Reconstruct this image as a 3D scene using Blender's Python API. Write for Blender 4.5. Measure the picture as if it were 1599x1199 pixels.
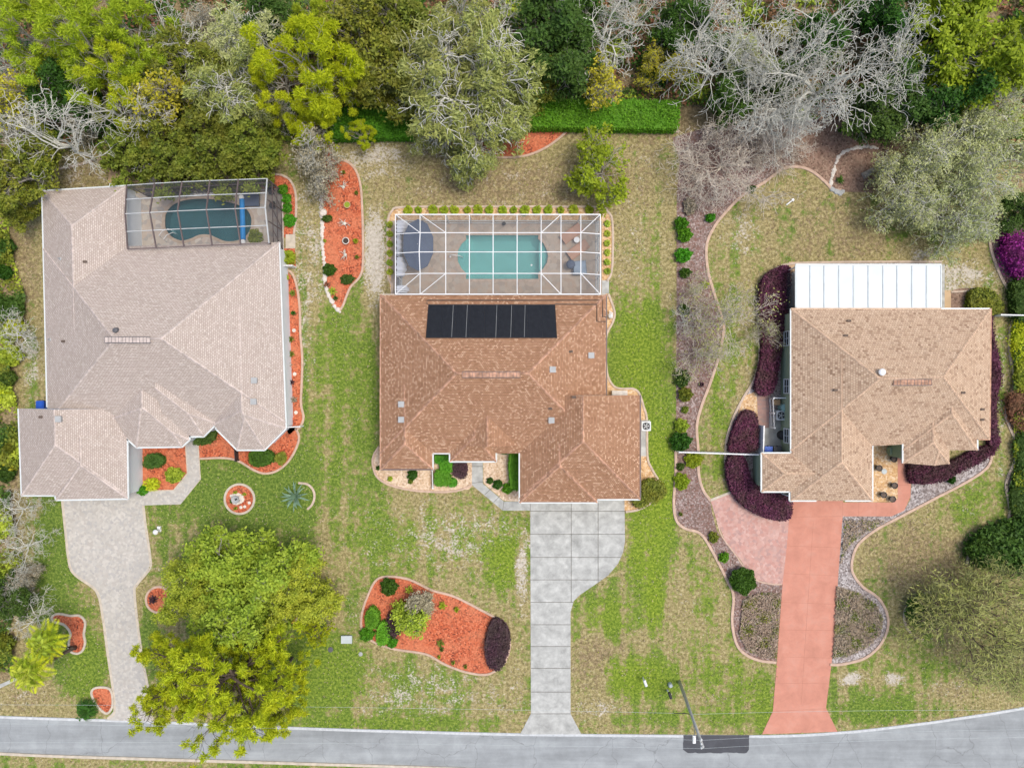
import bpy, bmesh, math, random
import numpy as np
from mathutils import Vector, Matrix

# ------------------------------------------------------------------ camera, sky, sun, exposure
S = bpy.context.scene
for o in list(bpy.data.objects):
    bpy.data.objects.remove(o)
COL = S.collection
CAMZ = 64.0
cam = bpy.data.cameras.new("camera")
camo = bpy.data.objects.new("camera", cam)
COL.objects.link(camo)
camo.location = (0, 0, CAMZ)
camo.rotation_euler = (0, 0, 0)
cam.sensor_fit = 'HORIZONTAL'; cam.sensor_width = 36; cam.lens = 24
cam.clip_end = 3000; cam.clip_start = 0.5
S.camera = camo

SUN_EL, SUN_AZ = math.radians(70), math.radians(84)      # azimuth measured from up-of-picture (+Y) towards +X
W = bpy.data.worlds.new("World"); S.world = W; W.use_nodes = True
wn = W.node_tree.nodes; wl = W.node_tree.links
sky = wn.new('ShaderNodeTexSky'); sky.sky_type = 'NISHITA'; sky.sun_disc = False
sky.sun_elevation = SUN_EL; sky.sun_rotation = SUN_AZ
sky.air_density = 1.0; sky.dust_density = 4.0; sky.ozone_density = 1.0
wl.new(sky.outputs[0], wn['Background'].inputs[0])
wn['Background'].inputs[1].default_value = 0.15
sd = bpy.data.lights.new("sun", 'SUN'); sd.energy = 1.35; sd.angle = math.radians(18); sd.color = (1.0, 0.95, 0.87)
so = bpy.data.objects.new("sun", sd); COL.objects.link(so)
sdir = Vector((math.cos(SUN_EL) * math.sin(SUN_AZ), math.cos(SUN_EL) * math.cos(SUN_AZ), math.sin(SUN_EL)))
so.rotation_euler = sdir.to_track_quat('Z', 'Y').to_euler()
so.location = (40, 10, 80)
S.view_settings.view_transform = 'Standard'; S.view_settings.look = 'None'
S.view_settings.gamma = 1; S.view_settings.use_curve_mapping = False
S.view_settings.exposure = 0.47
S.render.engine = 'CYCLES'
S.cycles.max_bounces = 6; S.cycles.diffuse_bounces = 3; S.cycles.transparent_max_bounces = 16

# ------------------------------------------------------------------ measuring: photo pixel -> plan position at height z
SC = 0.06
def P(px, py, z=0.0):
    k = (CAMZ - z) / CAMZ * SC
    return Vector(((px - 799.5) * k, (599.5 - py) * k, z))
def PX(x, y):
    return x / SC + 799.5, 599.5 - y / SC

# ------------------------------------------------------------------ naming helpers
def tag(o, label=None, cat=None, group=None, kind=None):
    if label: o['label'] = label
    if cat: o['category'] = cat
    if group: o['group'] = group
    if kind: o['kind'] = kind
    return o
def empty(name, loc, label, cat, group=None, rz=0.0):
    o = bpy.data.objects.new(name, None); COL.objects.link(o)
    o.location = loc; o.rotation_euler = (0, 0, rz); o.empty_display_size = 0.3
    return tag(o, label, cat, group)
def link_mesh(name, me, parent=None, world=True):
    o = bpy.data.objects.new(name, me); COL.objects.link(o)
    if parent is not None:
        o.parent = parent
        if world:    # mesh coordinates are world coordinates
            M = Matrix.Translation(parent.location) @ parent.rotation_euler.to_matrix().to_4x4() if parent.type == 'EMPTY' and parent.parent is None else None
            if M is not None:
                o.matrix_parent_inverse = M.inverted()
    return o
def copy_tree(o, loc, rz, scale=1.0, mats=None):
    r = o.copy(); COL.objects.link(r); r.location = loc; r.rotation_euler = (0, 0, rz)
    r.scale = (scale,) * 3 if not hasattr(scale, '__len__') else scale
    for ch in list(o.children):
        c = ch.copy(); COL.objects.link(c); c.parent = r
        for g in list(ch.children):
            d = g.copy(); COL.objects.link(d); d.parent = c
    return r

# ------------------------------------------------------------------ mesh builder
class MB:
    def __init__(s): s.v = []; s.f = []; s.m = []; s.uv = []
    def add(s, verts, faces, mi=0):
        b = len(s.v); s.v += [tuple(v) for v in verts]
        for f in faces: s.f.append([b + i for i in f]); s.m.append(mi)
    def box(s, c, size, rz=0, mi=0, rx=0):
        hx, hy, hz = size[0] / 2, size[1] / 2, size[2] / 2
        R = Matrix.Rotation(rz, 3, 'Z') @ Matrix.Rotation(rx, 3, 'X')
        vs = [Vector(c) + R @ Vector((a * hx, b * hy, d * hz)) for d in (-1, 1) for a, b in ((-1, -1), (1, -1), (1, 1), (-1, 1))]
        s.add(vs, [(3, 2, 1, 0), (4, 5, 6, 7), (0, 1, 5, 4), (1, 2, 6, 5), (2, 3, 7, 6), (3, 0, 4, 7)], mi)
    def bar(s, p, q, w, h=None, mi=0):
        p = Vector(p); q = Vector(q); h = h or w
        d = (q - p)
        if d.length < 1e-6: return
        d.normalize()
        up = Vector((0, 0, 1)) if abs(d.z) < 0.95 else Vector((0, 1, 0))
        a = d.cross(up).normalized() * (w / 2); b = a.cross(d).normalized() * (h / 2)
        vs = [p - a - b, p + a - b, p + a + b, p - a + b, q - a - b, q + a - b, q + a + b, q - a + b]
        s.add(vs, [(0, 1, 2, 3), (7, 6, 5, 4), (4, 5, 1, 0), (5, 6, 2, 1), (6, 7, 3, 2), (7, 4, 0, 3)], mi)
    def tube(s, pts, r, n=8, mi=0, cap=True):
        pts = [Vector(p) for p in pts]
        if not hasattr(r, '__len__'): r = [r] * len(pts)
        rings = []
        for i, p in enumerate(pts):
            d = (pts[min(i + 1, len(pts) - 1)] - pts[max(i - 1, 0)]).normalized()
            up = Vector((0, 0, 1)) if abs(d.z) < 0.9 else Vector((0, 1, 0))
            a = d.cross(up).normalized(); b = a.cross(d).normalized()
            rings.append([p + (a * math.cos(2 * math.pi * k / n) + b * math.sin(2 * math.pi * k / n)) * r[i] for k in range(n)])
        vs = [v for ring in rings for v in ring]; fs = []
        for i in range(len(pts) - 1):
            for k in range(n):
                k2 = (k + 1) % n
                fs.append((i * n + k, (i + 1) * n + k, (i + 1) * n + k2, i * n + k2))
        if cap:
            fs.append(tuple(range(n))); fs.append(tuple(reversed(range((len(pts) - 1) * n, len(pts) * n))))
        s.add(vs, fs, mi)
    def lathe(s, c, prof, n=20, mi=0, sx=1, sy=1):
        c = Vector(c); vs = []; fs = []
        for r, z in prof:
            for k in range(n):
                a = 2 * math.pi * k / n
                vs.append(c + Vector((r * math.cos(a) * sx, r * math.sin(a) * sy, z)))
        for i in range(len(prof) - 1):
            for k in range(n):
                k2 = (k + 1) % n
                fs.append((i * n + k, i * n + k2, (i + 1) * n + k2, (i + 1) * n + k))
        fs.append(tuple(reversed(range(n)))); fs.append(tuple(range((len(prof) - 1) * n, len(prof) * n)))
        s.add(vs, fs, mi)
    def prism(s, poly, z0, z1, mi=0, mi_side=None):
        n = len(poly); vs = [(p[0], p[1], z0) for p in poly] + [(p[0], p[1], z1) for p in poly]
        ar = sum(poly[i][0] * poly[(i + 1) % n][1] - poly[(i + 1) % n][0] * poly[i][1] for i in range(n))
        idx = list(range(n)) if ar > 0 else list(reversed(range(n)))
        s.add(vs, [tuple(n + i for i in idx)], mi)
        s.add(vs, [tuple(reversed(idx))] + [(idx[i], idx[(i + 1) % n], n + idx[(i + 1) % n], n + idx[i]) for i in range(n)], mi if mi_side is None else mi_side)
    def build(s, name, mats, parent=None, smooth=False, world=True):
        me = bpy.data.meshes.new(name); me.from_pydata(s.v, [], s.f)
        if not isinstance(mats, (list, tuple)): mats = [mats]
        for m in mats: me.materials.append(m)
        me.polygons.foreach_set('material_index', s.m)
        if smooth: me.polygons.foreach_set('use_smooth', [True] * len(me.polygons))
        me.update()
        return link_mesh(name, me, parent, world)

def np_mesh(name, V, F, mat, smooth=False):
    """V (n,3), F (m,4) or (m,3) arrays -> mesh"""
    me = bpy.data.meshes.new(name)
    k = F.shape[1]
    me.vertices.add(len(V)); me.vertices.foreach_set('co', np.ascontiguousarray(V, dtype=np.float32).ravel())
    me.loops.add(F.size); me.loops.foreach_set('vertex_index', np.ascontiguousarray(F, dtype=np.int32).ravel())
    me.polygons.add(len(F)); me.polygons.foreach_set('loop_start', np.arange(0, F.size, k, dtype=np.int32))
    me.materials.append(mat)
    if smooth: me.polygons.foreach_set('use_smooth', np.ones(len(F), dtype=bool))
    me.update(calc_edges=True)
    return me

def catmull(pts, closed=False, step=6):
    pts = [Vector((p[0], p[1])) for p in pts]; n = len(pts); out = []
    rng = range(n) if closed else range(n - 1)
    for i in rng:
        p1, p2 = pts[i], pts[(i + 1) % n]
        p0 = pts[(i - 1) % n] if closed or i > 0 else p1 * 2 - p2
        p3 = pts[(i + 2) % n] if closed or i + 2 < n else p2 * 2 - p1
        for k in range(step):
            t = k / step
            out.append(0.5 * ((2 * p1) + (p2 - p0) * t + (2 * p0 - 5 * p1 + 4 * p2 - p3) * t * t + (3 * p1 - p0 - 3 * p2 + p3) * t ** 3))
    if not closed: out.append(pts[-1])
    return out
def px2w(pts, z=0): return [P(a, b, z).xy for a, b in pts]

# ------------------------------------------------------------------ materials
def newmat(name):
    m = bpy.data.materials.new(name); m.use_nodes = True
    nt = m.node_tree; b = nt.nodes['Principled BSDF']
    b.inputs['Roughness'].default_value = 0.85
    b.inputs['Specular IOR Level'].default_value = 0.25
    return m, nt, b
def plain(name, col, rough=0.7, metal=0.0, spec=0.3, var=0.12, scale=1.5):
    m, nt, b = newmat(name)
    N = nt.nodes; L = nt.links
    tc = N.new('ShaderNodeTexCoord'); no = N.new('ShaderNodeTexNoise'); no.inputs['Scale'].default_value = scale; no.inputs['Detail'].default_value = 6
    L.new(tc.outputs['Object'], no.inputs['Vector'])
    r = N.new('ShaderNodeValToRGB')
    r.color_ramp.elements[0].position = 0.3; r.color_ramp.elements[1].position = 0.7
    r.color_ramp.elements[0].color = (*[c * (1 - var) for c in col], 1); r.color_ramp.elements[1].color = (*[min(1, c * (1 + var)) for c in col], 1)
    L.new(no.outputs['Fac'], r.inputs[0]); L.new(r.outputs[0], b.inputs['Base Color'])
    b.inputs['Roughness'].default_value = rough; b.inputs['Metallic'].default_value = metal
    b.inputs['Specular IOR Level'].default_value = spec
    return m
def ramp(N, stops):
    r = N.new('ShaderNodeValToRGB'); cr = r.color_ramp
    while len(cr.elements) < len(stops): cr.elements.new(0.5)
    for e, (p, c) in zip(cr.elements, stops): e.position = p; e.color = (*c, 1)
    return r
def speckle(name, cols, scale, rough=0.9, bump=0.4, big=0.25, bigscale=0.35, bigcol=None, dist=0.03):
    """small chips each with a colour of its own (mulch, gravel, shell rock), broad patches on top"""
    m, nt, b = newmat(name); N = nt.nodes; L = nt.links
    tc = N.new('ShaderNodeTexCoord'); vo = N.new('ShaderNodeTexVoronoi'); vo.inputs['Scale'].default_value = scale
    L.new(tc.outputs['Object'], vo.inputs['Vector'])
    sep = N.new('ShaderNodeSeparateColor'); L.new(vo.outputs['Color'], sep.inputs[0])
    n = len(cols); r = ramp(N, [((i + 0.5) / n, c) for i, c in enumerate(cols)])
    L.new(sep.outputs[0], r.inputs[0])
    no = N.new('ShaderNodeTexNoise'); no.inputs['Scale'].default_value = bigscale; no.inputs['Detail'].default_value = 7; no.inputs['Roughness'].default_value = 0.65
    L.new(tc.outputs['Object'], no.inputs['Vector'])
    rr = ramp(N, [(0.42, (0, 0, 0)), (0.66, (1, 1, 1))]); L.new(no.outputs['Fac'], rr.inputs[0])
    mx = N.new('ShaderNodeMix'); mx.data_type = 'RGBA'; mx.blend_type = 'MIX'
    mu = N.new('ShaderNodeMath'); mu.operation = 'MULTIPLY'; mu.inputs[1].default_value = big
    L.new(rr.outputs[0], mu.inputs[0]); L.new(mu.outputs[0], mx.inputs[0])
    L.new(r.outputs[0], mx.inputs[6]); mx.inputs[7].default_value = (*(bigcol or [c * 0.6 for c in cols[0]]), 1)
    L.new(mx.outputs[2], b.inputs['Base Color'])
    bp = N.new('ShaderNodeBump'); bp.inputs['Strength'].default_value = bump; bp.inputs['Distance'].default_value = dist
    L.new(sep.outputs[1], bp.inputs['Height']); L.new(bp.outputs[0], b.inputs['Normal'])
    b.inputs['Roughness'].default_value = rough
    return m
def leafmat(name, c1, c2, c3=None, trans=0.25, hue_obj=0.15):
    """foliage: each leaf its own tone between c1 and c2, clumps shifting to c3, each plant slightly different"""
    m, nt, b = newmat(name); N = nt.nodes; L = nt.links
    geo = N.new('ShaderNodeNewGeometry'); oi = N.new('ShaderNodeObjectInfo'); tc = N.new('ShaderNodeTexCoord')
    r = ramp(N, [(0.0, c1), (1.0, c2)]); L.new(geo.outputs['Random Per Island'], r.inputs[0])
    no = N.new('ShaderNodeTexNoise'); no.inputs['Scale'].default_value = 0.9; no.inputs['Detail'].default_value = 3
    L.new(tc.outputs['Object'], no.inputs['Vector'])
    rr = ramp(N, [(0.40, (0, 0, 0)), (0.64, (1, 1, 1))]); L.new(no.outputs['Fac'], rr.inputs[0])
    mx = N.new('ShaderNodeMix'); mx.data_type = 'RGBA'
    mu = N.new('ShaderNodeMath'); mu.operation = 'MULTIPLY'; mu.inputs[1].default_value = 0.7
    L.new(rr.outputs[0], mu.inputs[0]); L.new(mu.outputs[0], mx.inputs[0])
    L.new(r.outputs[0], mx.inputs[6]); mx.inputs[7].default_value = (*(c3 or c2), 1)
    hs = N.new('ShaderNodeHueSaturation')
    mr = N.new('ShaderNodeMapRange'); mr.inputs[3].default_value = 1 - hue_obj; mr.inputs[4].default_value = 1 + hue_obj
    L.new(oi.outputs['Random'], mr.inputs[0]); L.new(mr.outputs[0], hs.inputs['Value'])
    mr2 = N.new('ShaderNodeMapRange'); mr2.inputs[3].default_value = 0.5 - hue_obj * 0.12; mr2.inputs[4].default_value = 0.5 + hue_obj * 0.08
    ml = N.new('ShaderNodeMath'); ml.operation = 'FRACT'; mm = N.new('ShaderNodeMath'); mm.operation = 'MULTIPLY'; mm.inputs[1].default_value = 7.13
    L.new(oi.outputs['Random'], mm.inputs[0]); L.new(mm.outputs[0], ml.inputs[0]); L.new(ml.outputs[0], mr2.inputs[0]); L.new(mr2.outputs[0], hs.inputs['Hue'])
    L.new(mx.outputs[2], hs.inputs['Color'])
    L.new(hs.outputs[0], b.inputs['Base Color'])
    b.inputs['Roughness'].default_value = 0.6
    if trans > 0:
        tr = N.new('ShaderNodeBsdfTranslucent'); ms = N.new('ShaderNodeMixShader'); ms.inputs[0].default_value = trans
        L.new(hs.outputs[0], tr.inputs[0]); L.new(b.outputs[0], ms.inputs[1]); L.new(tr.outputs[0], ms.inputs[2])
        L.new(ms.outputs[0], N['Material Output'].inputs[0])
    return m
def shingle(name, cols, rowh, tabw, mortar, streak, msize=0.012, capmix=0.0, spot=None):
    """roof shingles in courses along the eave, from the UV map (metres); three tones of tab, a dark butt line, broad weathering"""
    m, nt, b = newmat(name); N = nt.nodes; L = nt.links
    uv = N.new('ShaderNodeUVMap'); uv.uv_map = 'UVMap'
    br = N.new('ShaderNodeTexBrick'); br.inputs['Scale'].default_value = 1.0
    br.inputs['Brick Width'].default_value = tabw; br.inputs['Row Height'].default_value = rowh
    br.inputs['Mortar Size'].default_value = msize; br.inputs['Mortar Smooth'].default_value = 0.2; br.inputs['Bias'].default_value = 0
    br.inputs['Color1'].default_value = (0, 0, 0, 1); br.inputs['Color2'].default_value = (1, 1, 1, 1); br.inputs['Mortar'].default_value = (0.5, 0.5, 0.5, 1)
    L.new(uv.outputs[0], br.inputs['Vector'])
    n = len(cols); r = ramp(N, [((i + 0.5) / n, c) for i, c in enumerate(cols)]); L.new(br.outputs['Color'], r.inputs[0])
    no = N.new('ShaderNodeTexNoise'); no.inputs['Scale'].default_value = 0.55; no.inputs['Detail'].default_value = 8; no.inputs['Roughness'].default_value = 0.6
    L.new(uv.outputs[0], no.inputs['Vector'])
    mx = N.new('ShaderNodeMix'); mx.data_type = 'RGBA'; rr = ramp(N, [(0.35, (0, 0, 0)), (0.7, (0.6, 0.6, 0.6))]); L.new(no.outputs['Fac'], rr.inputs[0])
    L.new(rr.outputs[0], mx.inputs[0]); L.new(r.outputs[0], mx.inputs[6]); mx.inputs[7].default_value = (*streak, 1)
    n2 = N.new('ShaderNodeTexNoise'); n2.inputs['Scale'].default_value = 9; n2.inputs['Detail'].default_value = 3; L.new(uv.outputs[0], n2.inputs['Vector'])
    hs = N.new('ShaderNodeHueSaturation'); mr = N.new('ShaderNodeMapRange'); mr.inputs[3].default_value = 0.65; mr.inputs[4].default_value = 1.35
    L.new(n2.outputs['Fac'], mr.inputs[0]); L.new(mr.outputs[0], hs.inputs['Value']); L.new(mx.outputs[2], hs.inputs['Color'])
    m2 = N.new('ShaderNodeMix'); m2.data_type = 'RGBA'; L.new(br.outputs['Fac'], m2.inputs[0]); L.new(hs.outputs[0], m2.inputs[6]); m2.inputs[7].default_value = (*mortar, 1)
    last = m2.outputs[2]
    if spot:
        vo = N.new('ShaderNodeTexVoronoi'); vo.inputs['Scale'].default_value = spot[1]; L.new(uv.outputs[0], vo.inputs['Vector'])
        rs = ramp(N, [(0.16, (1, 1, 1)), (0.36, (0, 0, 0))]); L.new(vo.outputs['Distance'], rs.inputs[0])
        m3 = N.new('ShaderNodeMix'); m3.data_type = 'RGBA'; L.new(rs.outputs[0], m3.inputs[0]); L.new(last, m3.inputs[6]); m3.inputs[7].default_value = (*spot[0], 1)
        last = m3.outputs[2]
    L.new(last, b.inputs['Base Color'])
    bp = N.new('ShaderNodeBump'); bp.inputs['Strength'].default_value = 0.5; bp.inputs['Distance'].default_value = 0.012
    iv = N.new('ShaderNodeMath'); iv.operation = 'SUBTRACT'; iv.inputs[0].default_value = 1; L.new(br.outputs['Fac'], iv.inputs[1])
    L.new(iv.outputs[0], bp.inputs['Height']); L.new(bp.outputs[0], b.inputs['Normal'])
    b.inputs['Roughness'].default_value = 0.95
    return m

M = {}
M['curb'] = plain('curb_concrete', (0.50, 0.40, 0.31), 0.9, var=0.16, scale=2.5)
M['curb_white'] = plain('curb_pale', (0.50, 0.44, 0.35), 0.9, var=0.15, scale=2.5)
M['curb_pink'] = plain('curb_pink', (0.50, 0.36, 0.27), 0.9, var=0.15, scale=2.5)
M['redmulch'] = speckle('red_mulch', [(0.17, 0.045, 0.025), (0.46, 0.105, 0.045), (0.62, 0.20, 0.10), (0.33, 0.065, 0.030), (0.52, 0.13, 0.055)], 8, big=0.7, bigcol=(0.56, 0.20, 0.10), bigscale=0.5)
M['tanrock'] = speckle('tan_rock', [(0.50, 0.30, 0.14), (0.66, 0.48, 0.28), (0.40, 0.22, 0.10), (0.74, 0.60, 0.42), (0.58, 0.37, 0.18)], 7, big=0.4, bigcol=(0.60, 0.36, 0.15))
M['creamrock'] = speckle('cream_rock', [(0.62, 0.48, 0.34), (0.40, 0.27, 0.17), (0.74, 0.62, 0.48), (0.52, 0.36, 0.23), (0.70, 0.55, 0.40)], 7, big=0.35, bigcol=(0.55, 0.36, 0.18))
M['pinemulch'] = speckle('weathered_mulch', [(0.17, 0.12, 0.10), (0.32, 0.24, 0.21), (0.10, 0.065, 0.05), (0.42, 0.35, 0.32), (0.24, 0.16, 0.14), (0.20, 0.11, 0.085)], 8, big=0.45, bigcol=(0.17, 0.095, 0.07), bigscale=0.3)
M['graymulch'] = speckle('grey_gravel_mulch', [(0.22, 0.19, 0.18), (0.42, 0.38, 0.36), (0.10, 0.085, 0.08), (0.33, 0.29, 0.27), (0.5, 0.47, 0.45)], 8, big=0.4, bigcol=(0.20, 0.14, 0.11))
M['brownmulch'] = speckle('leaf_litter', [(0.23, 0.14, 0.10), (0.36, 0.25, 0.18), (0.12, 0.07, 0.05), (0.30, 0.19, 0.14)], 7, big=0.4, bigcol=(0.16, 0.12, 0.08))
M['white'] = plain('white_aluminium', (0.72, 0.73, 0.72), 0.4, var=0.04)
M['gutter'] = plain('pale_gutter', (0.58, 0.62, 0.60), 0.45, var=0.06)
M['bronze'] = plain('bronze_frame', (0.13, 0.10, 0.095), 0.5)
M['greyframe'] = plain('grey_frame', (0.46, 0.48, 0.47), 0.5)
M['wallwhite'] = plain('white_stucco', (0.66, 0.70, 0.72), 0.9, var=0.04, scale=1)
M['wallsage'] = plain('sage_stucco', (0.30, 0.36, 0.24), 0.9, var=0.06, scale=1)
M['wallcream'] = plain('cream_stucco', (0.62, 0.52, 0.40), 0.9, var=0.05, scale=1)
M['glassdark'] = plain('window_glass', (0.03, 0.04, 0.045), 0.08, spec=0.6, var=0.05)
M['dark'] = plain('dark_plastic', (0.03, 0.03, 0.032), 0.6)
M['darkgrey'] = plain('dark_grey_metal', (0.10, 0.10, 0.105), 0.5)
M['grey'] = plain('grey_metal', (0.36, 0.37, 0.36), 0.5)
M['blue'] = plain('blue_plastic', (0.02, 0.09, 0.42), 0.45)
M['poolblue'] = plain('blue_cover', (0.01, 0.22, 0.55), 0.5)
M['bark_pale'] = plain('pale_bark', (0.36, 0.33, 0.28), 0.95, var=0.3, scale=4)
M['bark_white'] = plain('lichen_bark', (0.58, 0.57, 0.49), 0.95, var=0.2, scale=4)
M['bark_tan'] = plain('tan_bark', (0.62, 0.55, 0.45), 0.95, var=0.25, scale=4)
M['bark_dark'] = plain('dark_bark', (0.12, 0.09, 0.07), 0.95, var=0.3, scale=4)
M['wood'] = plain('tan_wood', (0.40, 0.22, 0.13), 0.8, var=0.15, scale=3)
M['cushion'] = plain('tan_cushion', (0.42, 0.25, 0.17), 0.9, var=0.08)
M['umbrella'] = plain('slate_canvas', (0.075, 0.10, 0.15), 0.85, var=0.08)
M['lightcloth'] = plain('white_canvas', (0.70, 0.74, 0.82), 0.85, var=0.05)
M['terracotta'] = plain('tan_ceramic', (0.50, 0.33, 0.18), 0.7)
M['stone'] = plain('pale_stone', (0.62, 0.57, 0.50), 0.9, var=0.15, scale=5)
M['soil'] = plain('soil', (0.06, 0.045, 0.035), 0.95)
M['polegrey'] = plain('concrete_pole', (0.42, 0.43, 0.41), 0.8, var=0.12, scale=3)
M['greenplastic'] = plain('green_plastic', (0.25, 0.40, 0.36), 0.6)
M['utility'] = plain('pale_utility_metal', (0.45, 0.50, 0.50), 0.5)
M['sagecover'] = plain('sage_ceramic', (0.40, 0.46, 0.38), 0.8)

M['sh1'] = shingle('beige_shingles', [(0.43, 0.37, 0.315), (0.495, 0.43, 0.37), (0.385, 0.325, 0.275), (0.465, 0.40, 0.345), (0.54, 0.475, 0.415)], 0.15, 0.26, (0.30, 0.24, 0.205), (0.49, 0.415, 0.365), 0.018)
M['sh2'] = shingle('terracotta_shingles', [(0.34, 0.185, 0.10), (0.43, 0.25, 0.15), (0.26, 0.135, 0.075), (0.39, 0.22, 0.13), (0.62, 0.42, 0.28)], 0.155, 0.18, (0.20, 0.10, 0.055), (0.43, 0.25, 0.15), 0.020)
M['sh3'] = shingle('tan_shingles', [(0.49, 0.365, 0.25), (0.24, 0.155, 0.10), (0.58, 0.445, 0.32), (0.43, 0.31, 0.21), (0.54, 0.41, 0.29)], 0.20, 0.22, (0.30, 0.185, 0.12), (0.51, 0.365, 0.25), 0.016)
M['cap1'] = plain('beige_ridge', (0.49, 0.42, 0.375), 0.95, var=0.25, scale=3)
M['cap2'] = plain('terracotta_ridge', (0.43, 0.25, 0.165), 0.95, var=0.45, scale=3)
M['cap3'] = plain('tan_ridge', (0.56, 0.395, 0.27), 0.95, var=0.2, scale=3)

# foliage
M['L_olive'] = leafmat('olive_leaves', (0.06, 0.10, 0.010), (0.26, 0.32, 0.035), (0.23, 0.24, 0.028))
M['L_dark'] = leafmat('dark_leaves', (0.028, 0.07, 0.010), (0.105, 0.20, 0.03), (0.08, 0.14, 0.02))
M['L_deep'] = leafmat('deep_green_leaves', (0.020, 0.065, 0.008), (0.075, 0.20, 0.016), (0.05, 0.13, 0.014))
M['L_mid'] = leafmat('green_leaves', (0.12, 0.19, 0.012), (0.42, 0.54, 0.05), (0.52, 0.60, 0.06))
M['L_moss'] = leafmat('mossy_oak_leaves', (0.15, 0.19, 0.045), (0.45, 0.49, 0.15), (0.36, 0.37, 0.09), hue_obj=0.1)
M['L_paleMoss'] = leafmat('pale_moss', (0.27, 0.31, 0.12), (0.58, 0.61, 0.32), (0.42, 0.48, 0.15), hue_obj=0.1)
M['L_lime'] = leafmat('lime_needles', (0.30, 0.38, 0.008), (0.68, 0.74, 0.025), (0.52, 0.58, 0.015), 0.35, 0.08)
M['L_pine'] = leafmat('pine_needles', (0.20, 0.31, 0.014), (0.52, 0.68, 0.04), (0.42, 0.54, 0.025), 0.3, 0.1)
M['L_yellow'] = leafmat('yellow_leaves', (0.32, 0.31, 0.015), (0.66, 0.60, 0.05), (0.46, 0.46, 0.04), 0.3, 0.06)
M['L_gold'] = leafmat('gold_green_needles', (0.26, 0.33, 0.010), (0.62, 0.72, 0.03), (0.58, 0.60, 0.02), 0.3, 0.06)
M['L_purple'] = leafmat('purple_leaves', (0.055, 0.012, 0.026), (0.17, 0.045, 0.095), (0.075, 0.04, 0.035), 0.1)
M['L_plum'] = leafmat('dark_plum_leaves', (0.04, 0.018, 0.022), (0.11, 0.05, 0.065), (0.06, 0.045, 0.035), 0.1)
M['L_magenta'] = leafmat('magenta_flowers', (0.20, 0.012, 0.13), (0.42, 0.035, 0.30), (0.10, 0.02, 0.06), 0.2)
M['L_hedge'] = leafmat('hedge_leaves', (0.035, 0.14, 0.006), (0.14, 0.40, 0.018), (0.09, 0.31, 0.014), 0.2)
M['L_bright'] = leafmat('bright_leaves', (0.17, 0.25, 0.010), (0.42, 0.54, 0.03), (0.30, 0.38, 0.02), 0.35, 0.08)
M['L_blue'] = leafmat('agave_leaves', (0.13, 0.22, 0.13), (0.26, 0.38, 0.25), (0.18, 0.30, 0.19), 0.1)
M['L_grey'] = leafmat('grey_twiggy_leaves', (0.20, 0.18, 0.12), (0.45, 0.41, 0.29), (0.33, 0.28, 0.17), 0.1)
M['L_tan'] = leafmat('dry_tan_scrub', (0.20, 0.15, 0.10), (0.52, 0.42, 0.30), (0.34, 0.27, 0.18), 0.0)
M['L_feather'] = leafmat('feathery_leaves', (0.20, 0.225, 0.07), (0.46, 0.48, 0.19), (0.36, 0.42, 0.08), 0.25, 0.08)
M['L_red'] = leafmat('red_brown_leaves', (0.14, 0.06, 0.03), (0.34, 0.16, 0.08), (0.20, 0.13, 0.06), 0.1)

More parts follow.
